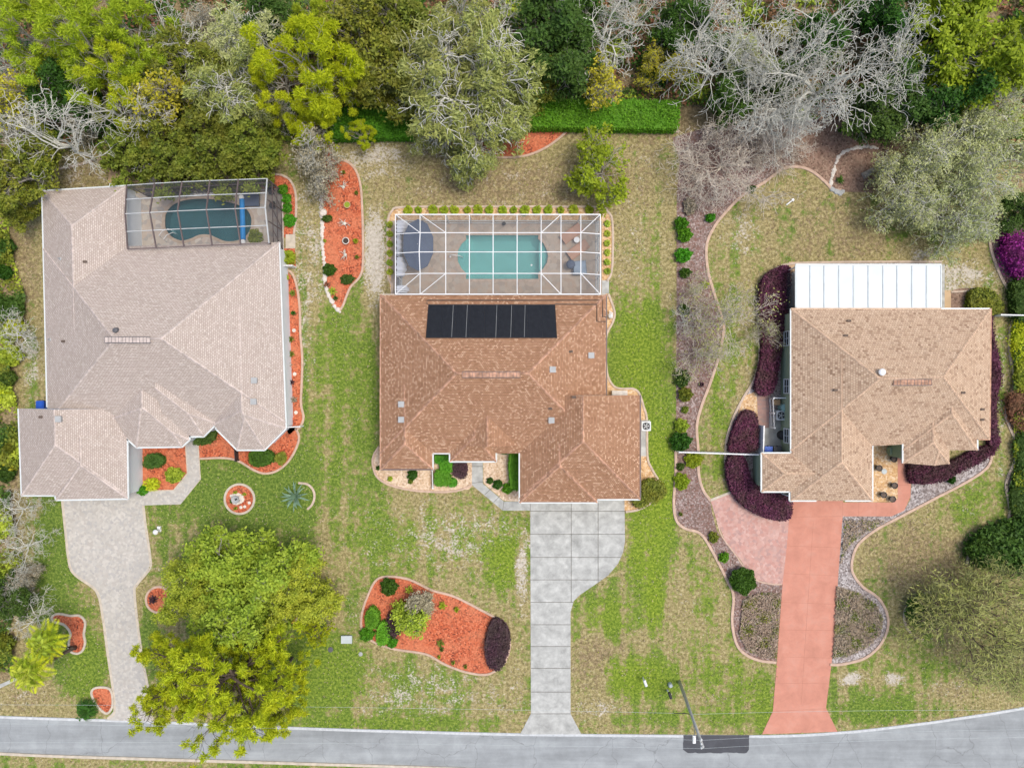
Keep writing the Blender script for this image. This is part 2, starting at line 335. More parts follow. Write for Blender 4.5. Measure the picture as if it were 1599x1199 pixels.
# ------------------------------------------------------------------ ground: one sheet with lawn, sand and litter cover (weights stored on the mesh)
def ground():
    fx = np.concatenate([[-600, -300, -150, -90], np.arange(-64, 64.01, 0.4), [90, 150, 300, 600]])
    fy = np.concatenate([[-600, -300, -150, -80], np.arange(-50, 50.01, 0.4), [80, 150, 300, 600]])
    X, Y = np.meshgrid(fx, fy); nx, ny = len(fx), len(fy)
    px = X / SC + 799.5; py = 599.5 - Y / SC
    G = np.full(X.shape, 0.40); Sd = np.zeros(X.shape) + 0.12; B = np.zeros(X.shape) + 0.15; H = np.full(X.shape, 0.35)
    def g(cx, cy, rx, ry, p=2.0):
        d = ((px - cx) / rx) ** 2 + ((py - cy) / ry) ** 2
        return np.exp(-d ** (p / 2))
    def put(A, t, cx, cy, rx, ry, s=1.0):
        w = g(cx, cy, rx, ry, 3) * s
        return A * (1 - w) + t * w
    # (green, sand, brown, vividness) of lawn areas
    for cx, cy, rx, ry, gr, sa, br, hu, s in [
        (380, 760, 150, 90, .92, 0, .05, .30, 1), (300, 860, 70, 60, .55, .1, .35, .3, .8), (520, 600, 35, 190, .70, .12, .1, .55, .9), (570, 600, 18, 150, .85, .0, .0, .5, .8),
        (480, 400, 30, 120, .30, .42, .3, .2, 1), (585, 400, 18, 80, .12, .85, .0, .2, 1), (470, 540, 16, 90, .5, .5, .1, .3, .7),
        (820, 290, 250, 48, .16, .25, .60, .3, 1), (580, 245, 60, 30, .05, .55, .30, .2, 1), (700, 235, 60, 25, .05, .35, .5, .2, .9), (1010, 235, 30, 30, .1, .3, .5, .2, .8),
        (990, 400, 35, 80, .36, .28, .35, .5, .9), (1000, 560, 45, 100, .95, .0, .05, .8, 1), (1030, 760, 30, 130, .98, .0, .0, .95, 1), (1000, 850, 30, 70, .75, .05, .15, .9, .9),
        (690, 840, 160, 50, .52, .42, .35, .6, 1), (790, 880, 35, 45, .9, .05, .05, .85, .9), (600, 850, 60, 60, .65, .2, .1, .5, .8), (640, 1080, 130, 50, .58, .40, .30, .5, .9),
        (500, 1050, 70, 70, .96, .0, .05, .65, 1), (550, 950, 20, 60, .5, .25, .3, .4, .8), (790, 1090, 40, 40, .4, .35, .2, .5, .8), (815, 900, 12, 60, .2, .7, .1, .4, .8),
        (940, 1030, 60, 70, .22, .12, .60, .5, 1), (1060, 960, 60, 60, .35, .15, .35, .5, .9), (1000, 1060, 60, 35, .92, .0, .05, .95, .9), (1130, 1050, 70, 70, .55, .12, .10, .62, .9), (1100, 920, 40, 60, .5, .2, .3, .6, .7),
        (950, 960, 45, 35, .9, .0, .0, .8, .8), (1020, 930, 18, 60, .92, .0, .05, .95, .9), (940, 1110, 50, 20, .2, .5, .3, .4, .8), (1190, 1100, 30, 45, .8, 0, .1, .7, .8),
        (1260, 340, 150, 90, .36, .10, .30, .25, 1), (1160, 360, 35, 45, .45, .5, .1, .4, .9), (1330, 380, 60, 25, .2, .15, .55, .2, .9), (1240, 330, 30, 12, .9, 0, 0, .3, .8), (1350, 340, 40, 40, .75, .0, .2, .2, .7),
        (1500, 440, 60, 35, .3, .6, .2, .3, .9), (1440, 400, 40, 15, .2, .6, .2, .3, .8), (1150, 560, 45, 110, .50, .28, .25, .55, .9), (1120, 690, 18, 100, .7, .12, .15, .6, .9), (1565, 620, 14, 160, .6, .35, .1, .5, .9),
        (1440, 870, 110, 70, .28, .06, .62, .2, 1), (1300, 350, 130, 60, .30, .06, .55, .2, .8), (1500, 780, 60, 50, .6, .15, .2, .5, .9), (1400, 1060, 110, 50, .55, .15, .2, .4, .9), (1370, 1110, 60, 20, .95, 0, 0, .4, .9), (1480, 1080, 45, 22, .2, .3, .5, .3, .9), (1330, 1060, 20, 10, .2, .8, 0, .3, .9), (1395, 1060, 20, 10, .2, .8, 0, .3, .8),
        (45, 430, 22, 130, .25, .12, .55, .2, 1), (50, 560, 18, 60, .5, .5, .1, .3, .9), (40, 640, 30, 25, .4, .3, .3, .3, .8), (90, 900, 40, 120, .80, .0, .12, .30, 1), (130, 1040, 35, 60, .95, .0, 0, .6, 1), (40, 1090, 45, 30, .15, .25, .45, .2, 1),
        (240, 890, 16, 60, .4, .2, .4, .4, .7), (230, 1010, 22, 60, .85, .0, .1, .3, .8), (125, 275, 45, 28, .1, .35, .5, .1, 1), (820, 1230, 700, 40, .8, 0, .1, .45, 1),
        (560, 1130, 200, 12, .9, 0, .1, .6, .7), (1100, 1120, 180, 14, .8, 0, .1, .6, .6)]:
        G = put(G, gr, cx, cy, rx, ry, s); Sd = put(Sd, sa, cx, cy, rx, ry, s); B = put(B, br, cx, cy, rx, ry, s); H = put(H, hu, cx, cy, rx, ry, s)
    global COVER; COVER = (fx, fy, G.copy(), H.copy(), Sd.copy())
    # woods along the top and the left edge: leaf litter
    w = 1 / (1 + np.exp((py - 205) / 10)) ; wl_ = 1 / (1 + np.exp((px - 22) / 7)) * (py < 1060) ; wr = 1 / (1 + np.exp((1583 - px) / 6)) * (py < 900)
    w = np.maximum(w, np.maximum(wl_, wr))
    G = G * (1 - w) + 0.1 * w; Sd = Sd * (1 - w); B = B * (1 - w) + 1.0 * w
    V = np.stack([X, Y, np.zeros_like(X)], -1).reshape(-1, 3)
    i = np.arange(nx * ny).reshape(ny, nx)
    F = np.stack([i[:-1, :-1], i[:-1, 1:], i[1:, 1:], i[1:, :-1]], -1).reshape(-1, 4)
    # leave the pool basins open
    c = V[F].mean(1); keep = np.ones(len(F), bool)
    for x0, x1, y0, y1 in POOL_HOLES:
        keep &= ~((c[:, 0] > x0) & (c[:, 0] < x1) & (c[:, 1] > y0) & (c[:, 1] < y1))
    F = F[keep]
    m, nt, b = newmat('lawn'); N = nt.nodes; L = nt.links
    me = np_mesh('ground', V, F, m)
    a = me.color_attributes.new('cover', 'FLOAT_COLOR', 'POINT')
    a.data.foreach_set('color', np.stack([G, Sd, B, H], -1).astype(np.float32).ravel())
    at = N.new('ShaderNodeAttribute'); at.attribute_name = 'cover'
    sp = N.new('ShaderNodeSeparateColor'); L.new(at.outputs['Color'], sp.inputs[0])
    tc = N.new('ShaderNodeTexCoord')
    def noise(scale, det=5, rough=0.6, dist=0.0):
        n = N.new('ShaderNodeTexNoise'); n.inputs['Scale'].default_value = scale; n.inputs['Detail'].default_value = det
        n.inputs['Roughness'].default_value = rough; n.inputs['Distortion'].default_value = dist
        L.new(tc.outputs['Object'], n.inputs['Vector']); return n.outputs['Fac']
    def math_(op, x, y, clamp=False):
        n = N.new('ShaderNodeMath'); n.operation = op; n.use_clamp = clamp
        for k, v in enumerate((x, y)):
            if isinstance(v, (int, float)): n.inputs[k].default_value = v
            else: L.new(v, n.inputs[k])
        return n.outputs[0]
    def mix(f, a_, b_):
        n = N.new('ShaderNodeMix'); n.data_type = 'RGBA'
        if isinstance(f, float): n.inputs[0].default_value = f
        else: L.new(f, n.inputs[0])
        for k, v in ((6, a_), (7, b_)):
            if isinstance(v, tuple): n.inputs[k].default_value = (*v, 1)
            else: L.new(v, n.inputs[k])
        return n.outputs[2]
    def thresh(val, noise_, gain):      # cover fraction -> patchy mask
        t = math_('SUBTRACT', noise_, 0.5); t = math_('MULTIPLY', t, gain)
        t2 = math_('MULTIPLY_ADD', val, 1.0); t2.node.inputs[2].default_value = -0.5
        t3 = math_('ADD', t, t2); t4 = math_('MULTIPLY', t3, 5.0); return math_('ADD', t4, 0.5, True)
    nA = noise(0.45, 8, 0.72, 0.4); nB = noise(2.1, 6, 0.7); nC = noise(0.8, 8, 0.75, 0.3); nD = noise(5.0, 4, 0.7)
    fine = noise(4.2, 6, 0.78); fine2 = noise(3.6, 6, 0.8)
    mp = N.new('ShaderNodeMapping'); mp.inputs['Scale'].default_value = (0.9, 0.05, 1); L.new(tc.outputs['Object'], mp.inputs[0])
    ns = N.new('ShaderNodeTexNoise'); ns.inputs['Scale'].default_value = 1.0; ns.inputs['Detail'].default_value = 3; L.new(mp.outputs[0], ns.inputs['Vector'])
    mixn = math_('ADD', math_('MULTIPLY', math_('ADD', nA, nB), 0.36), math_('MULTIPLY', ns.outputs['Fac'], 0.28)); mixs = math_('MULTIPLY', math_('ADD', nC, nD), 0.5)
    gm = thresh(sp.outputs[0], mixn, 3.4); sm = thresh(sp.outputs[1], mixs, 3.2); bm = thresh(sp.outputs[2], nB, 2.4)
    dry = ramp(N, [(0.34, (0.10, 0.085, 0.035)), (0.5, (0.28, 0.235, 0.10)), (0.66, (0.50, 0.43, 0.23))]); L.new(fine2, dry.inputs[0])
    viv = ramp(N, [(0.33, (0.040, 0.085, 0.006)), (0.5, (0.16, 0.235, 0.016)), (0.66, (0.36, 0.42, 0.05))]); L.new(fine, viv.inputs[0])
    oli = ramp(N, [(0.34, (0.024, 0.062, 0.010)), (0.5, (0.085, 0.145, 0.028)), (0.66, (0.22, 0.28, 0.075))]); L.new(fine, oli.inputs[0])
    bro = ramp(N, [(0.34, (0.085, 0.065, 0.033)), (0.5, (0.23, 0.175, 0.09)), (0.66, (0.42, 0.33, 0.19))]); L.new(fine2, bro.inputs[0])
    san = ramp(N, [(0.32, (0.28, 0.25, 0.19)), (0.5, (0.47, 0.425, 0.35)), (0.68, (0.64, 0.59, 0.50))]); L.new(fine2, san.inputs[0])
    grn = mix(at.outputs['Alpha'], oli.outputs[0], viv.outputs[0])
    c0 = mix(bm, dry.outputs[0], bro.outputs[0]); c1 = mix(gm, c0, grn); c2 = mix(sm, c1, san.outputs[0])
    # dark weed tufts
    vo = N.new('ShaderNodeTexVoronoi'); vo.inputs['Scale'].default_value = 2.1; L.new(tc.outputs['Object'], vo.inputs['Vector'])
    tw = ramp(N, [(0.10, (1, 1, 1)), (0.24, (0, 0, 0))]); L.new(vo.outputs['Distance'], tw.inputs[0])
    tm = ramp(N, [(0.45, (0, 0, 0)), (0.6, (1, 1, 1))]); L.new(nA, tm.inputs[0])
    tf = math_('MULTIPLY', math_('MULTIPLY', tw.outputs[0], tm.outputs[0]), 0.9)
    c3 = mix(tf, c2, (0.075, 0.095, 0.028))
    L.new(c3, b.inputs['Base Color'])
    bp = N.new('ShaderNodeBump'); bp.inputs['Strength'].default_value = 0.6; bp.inputs['Distance'].default_value = 0.08
    L.new(fine, bp.inputs['Height']); L.new(bp.outputs[0], b.inputs['Normal']); b.inputs['Roughness'].default_value = 0.95
    tag(link_mesh('ground', me), kind='structure')

# pools are cut into the ground (world metres)
def wrect(px0, py0, px1, py1, z=0):
    a = P(px0, py1, z); b_ = P(px1, py0, z); return a.x, b_.x, a.y, b_.y
POOL_HOLES = [wrect(704, 357, 866, 446), wrect(246, 302, 404, 386)]
ground()

FLATS = []
def flat(name, pts_px, mat, z, kind='structure', parent=None, smooth=True, closed=True, step=6, world_pts=None):
    pts = world_pts or px2w(catmull(pts_px, True, step) if smooth else pts_px)
    FLATS.append([(p[0], p[1]) for p in pts])
    m = MB(); m.prism([(p[0], p[1]) for p in pts], z - 0.06, z)
    o = m.build(name, mat, parent)
    if kind: o['kind'] = kind
    return o
def ribbon_mesh(m, pts, w, h, closed=False, z=0.0):
    n = len(pts); vs = []
    for i in range(n):
        a = pts[(i - 1) % n] if closed or i > 0 else pts[i]; c = pts[(i + 1) % n] if closed or i < n - 1 else pts[i]
        d = (Vector(c) - Vector(a)); d = d.normalized() if d.length > 1e-6 else Vector((1, 0))
        nn = Vector((-d.y, d.x)) * w / 2
        p = Vector(pts[i])
        for q, zz in ((p - nn, z - 0.05), (p - nn * 0.9, z + h * 0.85), (p - nn * 0.5, z + h), (p + nn * 0.5, z + h), (p + nn * 0.9, z + h * 0.85), (p + nn, z - 0.05)):
            vs.append((q.x, q.y, zz))
    fs = []
    rng = range(n) if closed else range(n - 1)
    for i in rng:
        j = (i + 1) % n
        for k in range(5):
            fs.append((i * 6 + k, i * 6 + k + 1, j * 6 + k + 1, j * 6 + k))
    m.add(vs, fs)
def curb(pts_px, mat='curb', w=0.22, h=0.11, closed=False, parent=None, smooth=True, name='kerb', step=6):
    m = MB(); ribbon_mesh(m, px2w(catmull(pts_px, closed, step) if smooth else pts_px), w, h, closed)
    o = m.build(name, M[mat], parent)
    if parent is None: o['kind'] = 'structure'
    return o
def bed(name, pts, mat, z=0.02, edge='curb', open_pts=None, smooth=True):
    """planting bed: a sheet of mulch or rock with its poured concrete edging"""
    o = flat(name, pts, M[mat], z, smooth=smooth)
    if edge: curb(open_pts or pts, edge, closed=open_pts is None, parent=o, smooth=smooth, name='edging')
    return o

# ------------------------------------------------------------------ road, drives, paths
def hardmat(name, base, var, scale, joints=None, fine=0.1, stain=(0.3, 0.3, 0.3), pav=None):
    m, nt, b = newmat(name); N = nt.nodes; L = nt.links
    tc = N.new('ShaderNodeTexCoord')
    n1 = N.new('ShaderNodeTexNoise'); n1.inputs['Scale'].default_value = scale; n1.inputs['Detail'].default_value = 9; n1.inputs['Roughness'].default_value = 0.68; n1.inputs['Distortion'].default_value = 0.3
    L.new(tc.outputs['Object'], n1.inputs['Vector'])
    r = ramp(N, [(0.3, tuple(c * (1 - var) for c in base)), (0.52, base), (0.72, tuple(min(1, c * (1 + var)) for c in base))]); L.new(n1.outputs['Fac'], r.inputs[0])
    n2 = N.new('ShaderNodeTexNoise'); n2.inputs['Scale'].default_value = 0.7; n2.inputs['Detail'].default_value = 8; n2.inputs['Roughness'].default_value = 0.7
    L.new(tc.outputs['Object'], n2.inputs['Vector'])
    r2 = ramp(N, [(0.50, (0, 0, 0)), (0.72, (0.55, 0.55, 0.55))]); L.new(n2.outputs['Fac'], r2.inputs[0])
    mx = N.new('ShaderNodeMix'); mx.data_type = 'RGBA'; L.new(r2.outputs[0], mx.inputs[0]); L.new(r.outputs[0], mx.inputs[6]); mx.inputs[7].default_value = (*stain, 1)
    last = mx.outputs[2]
    if pav:
        vo = N.new('ShaderNodeTexVoronoi') if pav[0] == 'v' else N.new('ShaderNodeTexBrick')
        if pav[0] == 'v':
            vo.inputs['Scale'].default_value = pav[1]; L.new(tc.outputs['Object'], vo.inputs['Vector']); sp = N.new('ShaderNodeSeparateColor'); L.new(vo.outputs['Color'], sp.inputs[0]); src = sp.outputs[0]
        else:
            vo.inputs['Scale'].default_value = 1; vo.inputs['Brick Width'].default_value = pav[1] * 2; vo.inputs['Row Height'].default_value = pav[1]; vo.inputs['Mortar Size'].default_value = 0.006
            vo.inputs['Color1'].default_value = (0, 0, 0, 1); vo.inputs['Color2'].default_value = (1, 1, 1, 1); vo.inputs['Mortar'].default_value = (0.35, 0.35, 0.35, 1); L.new(tc.outputs['Object'], vo.inputs['Vector']); src = vo.outputs['Color']
        k = len(pav[2]); rp = ramp(N, [((i + .5) / k, c) for i, c in enumerate(pav[2])]); L.new(src, rp.inputs[0])
        m2 = N.new('ShaderNodeMix'); m2.data_type = 'RGBA'; m2.inputs[0].default_value = pav[3]; L.new(last, m2.inputs[6]); L.new(rp.outputs[0], m2.inputs[7]); last = m2.outputs[2]
    n3 = N.new('ShaderNodeTexNoise'); n3.inputs['Scale'].default_value = 25; L.new(tc.outputs['Object'], n3.inputs['Vector'])
    hs = N.new('ShaderNodeHueSaturation'); mr = N.new('ShaderNodeMapRange'); mr.inputs[3].default_value = 1 - fine; mr.inputs[4].default_value = 1 + fine
    L.new(n3.outputs['Fac'], mr.inputs[0]); L.new(mr.outputs[0], hs.inputs['Value']); L.new(last, hs.inputs['Color']); L.new(hs.outputs[0], b.inputs['Base Color'])
    b.inputs['Roughness'].default_value = 0.9
    return m
M['asphalt'] = hardmat('asphalt', (0.30, 0.32, 0.325), 0.16, 0.5, stain=(0.22, 0.23, 0.235), fine=0.12)
M['newasphalt'] = hardmat('fresh_asphalt', (0.075, 0.078, 0.085), 0.2, 1.0, stain=(0.055, 0.055, 0.06))
M['concrete'] = hardmat('concrete', (0.42, 0.425, 0.395), 0.32, 1.1, stain=(0.19, 0.195, 0.18), fine=0.06)
M['joint'] = plain('dirty_joint', (0.17, 0.165, 0.145), 0.95, var=0.3, scale=2)
M['salmon'] = hardmat('salmon_concrete', (0.52, 0.235, 0.165), 0.16, 0.7, stain=(0.46, 0.27, 0.21), fine=0.06)
M['salmonjoint'] = plain('salmon_joint', (0.42, 0.19, 0.13), 0.95)
M['pavers1'] = hardmat('beige_pavers', (0.42, 0.40, 0.36), 0.2, 0.6, stain=(0.28, 0.27, 0.24), pav=('v', 4.6, [(0.42, 0.385, 0.34), (0.51, 0.485, 0.43), (0.36, 0.35, 0.335), (0.46, 0.43, 0.38), (0.56, 0.53, 0.47)], 0.6))
M['pinkpavers'] = hardmat('pink_pavers', (0.47, 0.28, 0.235), 0.12, 0.6, stain=(0.38, 0.25, 0.22), pav=('v', 4.0, [(0.50, 0.27, 0.22), (0.58, 0.40, 0.34), (0.34, 0.22, 0.20), (0.52, 0.33, 0.27), (0.42, 0.22, 0.18)], 0.6))
M['deck2'] = hardmat('travertine_deck', (0.37, 0.31, 0.245), 0.16, 1.2, stain=(0.28, 0.23, 0.18), pav=('v', 2.4, [(0.44, 0.36, 0.28), (0.28, 0.23, 0.185), (0.42, 0.38, 0.32), (0.40, 0.29, 0.21)], 0.5))
M['deck1'] = hardmat('flagstone_deck', (0.44, 0.39, 0.33), 0.2, 1.0, stain=(0.30, 0.265, 0.225), pav=('v', 2.4, [(0.44, 0.36, 0.29), (0.57, 0.53, 0.46), (0.27, 0.265, 0.265), (0.48, 0.40, 0.34)], 0.6))
M['redpath'] = hardmat('brick_path', (0.36, 0.23, 0.19), 0.15, 1, stain=(0.28, 0.22, 0.19), pav=('b', 0.2, [(0.40, 0.25, 0.2), (0.33, 0.2, 0.17), (0.28, 0.22, 0.2)], 0.6))
M['tanpath'] = hardmat('tan_walk', (0.52, 0.37, 0.22), 0.1, 1, stain=(0.45, 0.33, 0.2))
M['line'] = hardmat('road_paint', (0.52, 0.54, 0.54), 0.2, 3.0, stain=(0.32, 0.33, 0.33))

def roadwear():
    m = M['asphalt']; N = m.node_tree.nodes; L = m.node_tree.links; b = N['Principled BSDF']; src = b.inputs['Base Color'].links[0].from_socket
    tc = N.new('ShaderNodeTexCoord'); mp = N.new('ShaderNodeMapping'); mp.inputs['Scale'].default_value = (0.05, 0.9, 1); L.new(tc.outputs['Object'], mp.inputs[0])
    n = N.new('ShaderNodeTexNoise'); n.inputs['Scale'].default_value = 1.0; n.inputs['Detail'].default_value = 6; n.inputs['Roughness'].default_value = .6; L.new(mp.outputs[0], n.inputs['Vector'])
    r = ramp(N, [(0.35, (.82, .82, .81)), (0.5, (.96, .96, .95)), (0.65, (1.10, 1.10, 1.08))]); L.new(n.outputs['Fac'], r.inputs[0])
    mx = N.new('ShaderNodeMix'); mx.data_type = 'RGBA'; mx.blend_type = 'MULTIPLY'; mx.inputs[0].default_value = 1; L.new(src, mx.inputs[6]); L.new(r.outputs[0], mx.inputs[7])
    n2 = N.new('ShaderNodeTexNoise'); n2.inputs['Scale'].default_value = .8; n2.inputs['Detail'].default_value = 4; L.new(tc.outputs['Object'], n2.inputs['Vector'])
    ad = N.new('ShaderNodeMix'); ad.data_type = 'RGBA'; ad.inputs[0].default_value = .55; L.new(tc.outputs['Object'], ad.inputs[6]); L.new(n2.outputs['Color'], ad.inputs[7])
    vo = N.new('ShaderNodeTexVoronoi'); vo.feature = 'DISTANCE_TO_EDGE'; vo.inputs['Scale'].default_value = .42; L.new(ad.outputs[2], vo.inputs['Vector'])
    rc = ramp(N, [(0.0, (1, 1, 1)), (0.006, (0, 0, 0))]); L.new(vo.outputs['Distance'], rc.inputs[0])
    mm = N.new('ShaderNodeMath'); mm.operation = 'MULTIPLY'; mm.inputs[1].default_value = .55; L.new(rc.outputs[0], mm.inputs[0])
    m3 = N.new('ShaderNodeMix'); m3.data_type = 'RGBA'; L.new(mm.outputs[0], m3.inputs[0]); L.new(mx.outputs[2], m3.inputs[6]); m3.inputs[7].default_value = (.12, .12, .12, 1)
    L.new(m3.outputs[2], b.inputs['Base Color'])
roadwear()
top = [(-400, 1100), (0, 1117), (220, 1124), (450, 1134), (640, 1140), (800, 1144), (1000, 1146), (1200, 1147), (1320, 1141), (1420, 1130), (1500, 1119), (1599, 1103), (1760, 1070), (2000, 1010)]
bot = [(-400, 1152), (0, 1176), (220, 1184), (420, 1190), (640, 1197), (800, 1203), (1000, 1212), (1200, 1220), (1320, 1222), (1420, 1218), (1500, 1212), (1599, 1200), (1760, 1170), (2000, 1110)]
tp = [(p.x, p.y) for p in catmull([P(a, b).xy for a, b in top])]; bp_ = [(p.x, p.y) for p in catmull([P(a, b).xy for a, b in bot])]
m = MB()
n = len(tp); m.add([(x, y, 0.012) for x, y in tp] + [(x, y, 0.012) for x, y in bp_], [(n + i, n + i + 1, i + 1, i) for i in range(n - 1)])
m.build('road', M['asphalt'])['kind'] = 'structure'
m = MB()
def strip(m, pts, off, w, z):
    a = []; c = []
    for i, p in enumerate(pts):
        d = Vector(pts[min(i + 1, len(pts) - 1)]) - Vector(pts[max(i - 1, 0)]); d.normalize(); nn = Vector((-d.y, d.x))
        a.append((p[0] + nn.x * (off + w / 2), p[1] + nn.y * (off + w / 2), z)); c.append((p[0] + nn.x * (off - w / 2), p[1] + nn.y * (off - w / 2), z))
    k = len(pts); m.add(a + c, [(k + i, k + i + 1, i + 1, i) for i in range(k - 1)])
strip(m, tp, -0.16, 0.22, 0.018)
m.build('road_edge_line', M['line'])['kind'] = 'structure'
m = MB(); ribbon_mesh(m, bp_, 0.28, 0.12); m.build('kerb', M['curb_white'])['kind'] = 'structure'
_rp = random.Random(4); _e = [(1067, 1147.5), (1170, 1147.5)] + [(1170 + _rp.uniform(-.5, .5), 1147 + k * 4.6) for k in range(1, 6)] + [(1170 - k * 4, 1175 + _rp.uniform(-.7, .9)) for k in range(1, 25)] + [(1067 + _rp.uniform(-.5, .5), 1170 - k * 4.6) for k in range(5)]
flat('road_patch', _e, M['newasphalt'], 0.024, smooth=False)

def joints(name, segs, mat, z, w=0.07, parent=None):
    m = MB()
    for (a, b, c, d) in segs:
        p, q = P(a, b), P(c, d); dd = (q - p).normalized(); nn = Vector((-dd.y, dd.x, 0)) * w / 2
        m.add([p - nn + Vector((0, 0, z)), q - nn + Vector((0, 0, z)), q + nn + Vector((0, 0, z)), p + nn + Vector((0, 0, z))], [(0, 1, 2, 3)])
    o = m.build(name, mat, parent); return o

# left drive (pavers)
d1 = flat('driveway', [(97, 770), (224, 770), (226, 810), (234, 868), (233, 888), (224, 900), (212, 914), (210, 935), (220, 1015), (232, 1080), (236, 1126), (165, 1124), (179, 1108), (170, 1040), (158, 945), (148, 922), (118, 898), (110, 885), (106, 862)], M['pavers1'], 0.030, smooth=False)
curb([(97, 782), (102, 830), (108, 880), (118, 898), (148, 920), (157, 943), (168, 1020), (179, 1105), (168, 1122)], 'curb_white', 0.26, 0.035, parent=d1, name='border')
curb([(223, 786), (227, 820), (234, 868), (233, 888), (214, 912), (210, 930), (220, 1015), (232, 1080), (238, 1124)], 'curb_white', 0.26, 0.035, parent=d1, name='border')
w1 = flat('path', [(196, 760), (222, 764), (223, 768), (272, 766), (293, 740), (291, 700), (289, 670), (309, 670), (309, 700), (312, 748), (282, 787), (222, 789), (196, 786)], M['pavers1'], 0.036, smooth=False)
curb([(224, 787), (281, 786), (312, 748), (308, 684)], 'curb_white', 0.2, 0.035, parent=w1, name='border', smooth=False)
curb([(222, 767), (271, 766), (293, 739), (290, 690)], 'curb_white', 0.2, 0.035, parent=w1, name='border', smooth=False)

# middle drive (concrete slabs)
d2 = flat('driveway', [(828, 770), (975, 770), (976, 845), (973, 862), (965, 880), (950, 898), (930, 912), (905, 929), (896, 938), (891, 955), (891, 1114), (908, 1146), (812, 1146), (829, 1114)], M['concrete'], 0.030, smooth=False)
js = [(828, 798, 976, 798), (828, 834, 976, 834), (828, 870, 970, 870), (828, 905, 940, 905), (829, 940, 895, 940), (829, 975, 891, 975), (829, 1009, 891, 1009), (829, 1043, 891, 1043), (829, 1080, 891, 1080), (829, 1114, 891, 1114), (892, 784, 892, 940), (934, 780, 934, 910)]
joints('joint', js, M['joint'], 0.0335, 0.06, d2)
w2 = flat('path', [(737, 710), (754, 710), (754, 755), (787, 783), (828, 783), (828, 797), (785, 797), (737, 757)], M['concrete'], 0.035, smooth=False)
joints('joint', [(737, 728, 754, 728), (737, 754, 755, 752), (757, 772, 768, 762), (771, 784, 781, 774), (787, 783, 785, 797), (828, 783, 828, 797)], M['joint'], 0.0385, 0.05, w2)

# right drive (salmon concrete)
d3 = flat('driveway', [(1236, 770), (1317, 770), (1316, 806), (1309, 900), (1303, 1000), (1290, 1105), (1308, 1142), (1190, 1146), (1207, 1110), (1212, 1050), (1222, 912), (1228, 860)], M['salmon'], 0.030, smooth=False)
joints('joint', [(1236, 807, 1316, 806), (1228, 852, 1312, 855), (1225, 895, 1310, 899), (1219, 940, 1306, 943), (1217, 983, 1302, 984), (1213, 1025, 1299, 1027), (1210, 1066, 1295, 1067), (1208, 1110, 1290, 1106), (1270, 815, 1251, 1100)], M['salmonjoint'], 0.0335, 0.035, d3)
w3 = flat('path', [(1313, 784), (1395, 784), (1402, 778), (1402, 705), (1385, 700), (1385, 680), (1420, 680), (1423, 725), (1422, 775), (1412, 797), (1392, 806), (1313, 806)], M['salmon'], 0.035, smooth=False)
joints('joint', [(1341, 784, 1341, 806), (1368, 784, 1368, 806), (1402, 757, 1423, 757), (1316, 784, 1316, 806)], M['salmonjoint'], 0.0385, 0.035, w3)
pp = flat('path', [(1109, 780), (1143, 768), (1160, 778), (1180, 800), (1237, 800), (1236, 812), (1228, 860), (1222, 912), (1205, 911), (1180, 905), (1165, 887), (1155, 872), (1135, 850), (1120, 815)], M['pinkpavers'], 0.026, smooth=False)
curb([(1109, 781), (1143, 768)], 'curb_white', 0.25, 0.05, parent=pp, name='border', smooth=False)
curb([(1120, 815), (1128, 838), (1150, 868), (1165, 890), (1182, 906), (1206, 912), (1221, 912)], 'curb_pink', 0.14, 0.05, parent=pp, name='border')
flat('path', [(1182, 617), (1201, 617), (1201, 668), (1184, 668)], M['redpath'], 0.030, smooth=False)
flat('path', [(1184, 667), (1240, 620), (1240, 710), (1184, 710)], M['concrete'], 0.026, smooth=False)
flat('path', [(170, 267), (230, 263), (230, 284), (168, 286)], M['tanpath'], 0.020, smooth=False)
flat('path', [(229, 262), (250, 262), (252, 288), (229, 290)], M['pavers1'], 0.026, smooth=False)
flat('path', [(446, 366), (461, 366), (461, 388), (446, 388)], M['curb_white'], 0.040, smooth=False)
flat('path', [(936, 438), (951, 438), (951, 458), (936, 460)], M['concrete'], 0.040, smooth=False)
flat('path', [(1000, 656), (1012, 656), (1012, 712), (1000, 712)], M['concrete'], 0.045, smooth=False)
flat('path', [(-40, 1085), (28, 1056), (30, 1060), (-38, 1092)], M['concrete'], 0.020, smooth=False)
flat('path', [(1232, 409), (1245, 409), (1245, 440), (1232, 440)], M['tanpath'], 0.04, smooth=False)
flat('path', [(1470, 453), (1485, 453), (1485, 482), (1470, 482)], M['tanpath'], 0.04, smooth=False)

# ------------------------------------------------------------------ planting beds
bed('mulch_bed', [(522, 247), (545, 255), (558, 272), (565, 310), (567, 400), (562, 430), (545, 450), (535, 478), (530, 485), (518, 475), (508, 450), (503, 400), (501, 300), (503, 262), (507, 235), (512, 226), (518, 236)], 'redmulch',
    edge='curb_pink', open_pts=[(519, 247), (530, 249), (547, 256), (559, 274), (565, 310), (567, 400), (563, 430), (547, 449), (536, 476), (530, 485)])
bed('mulch_bed', [(588, 905), (611, 900), (640, 905), (674, 921), (709, 931), (747, 950), (780, 969), (793, 990), (796, 1011), (787, 1035), (770, 1049), (753, 1053), (724, 1048), (693, 1036), (665, 1021), (617, 1013), (584, 1002), (566, 983), (565, 960), (573, 933)], 'redmulch', edge='curb_pink')
def circ(cx, cy, r, n=16, sx=1): return [(cx + r * sx * math.cos(i * 2 * math.pi / n), cy + r * math.sin(i * 2 * math.pi / n)) for i in range(n)]
bed('mulch_bed', circ(374, 779, 23), 'redmulch', edge='curb_white')
curb([(466, 754), (480, 756), (489, 765), (491, 777), (487, 788), (480, 795)], 'curb')
bed('mulch_bed', circ(248, 936, 20), 'redmulch', edge='curb_pink')
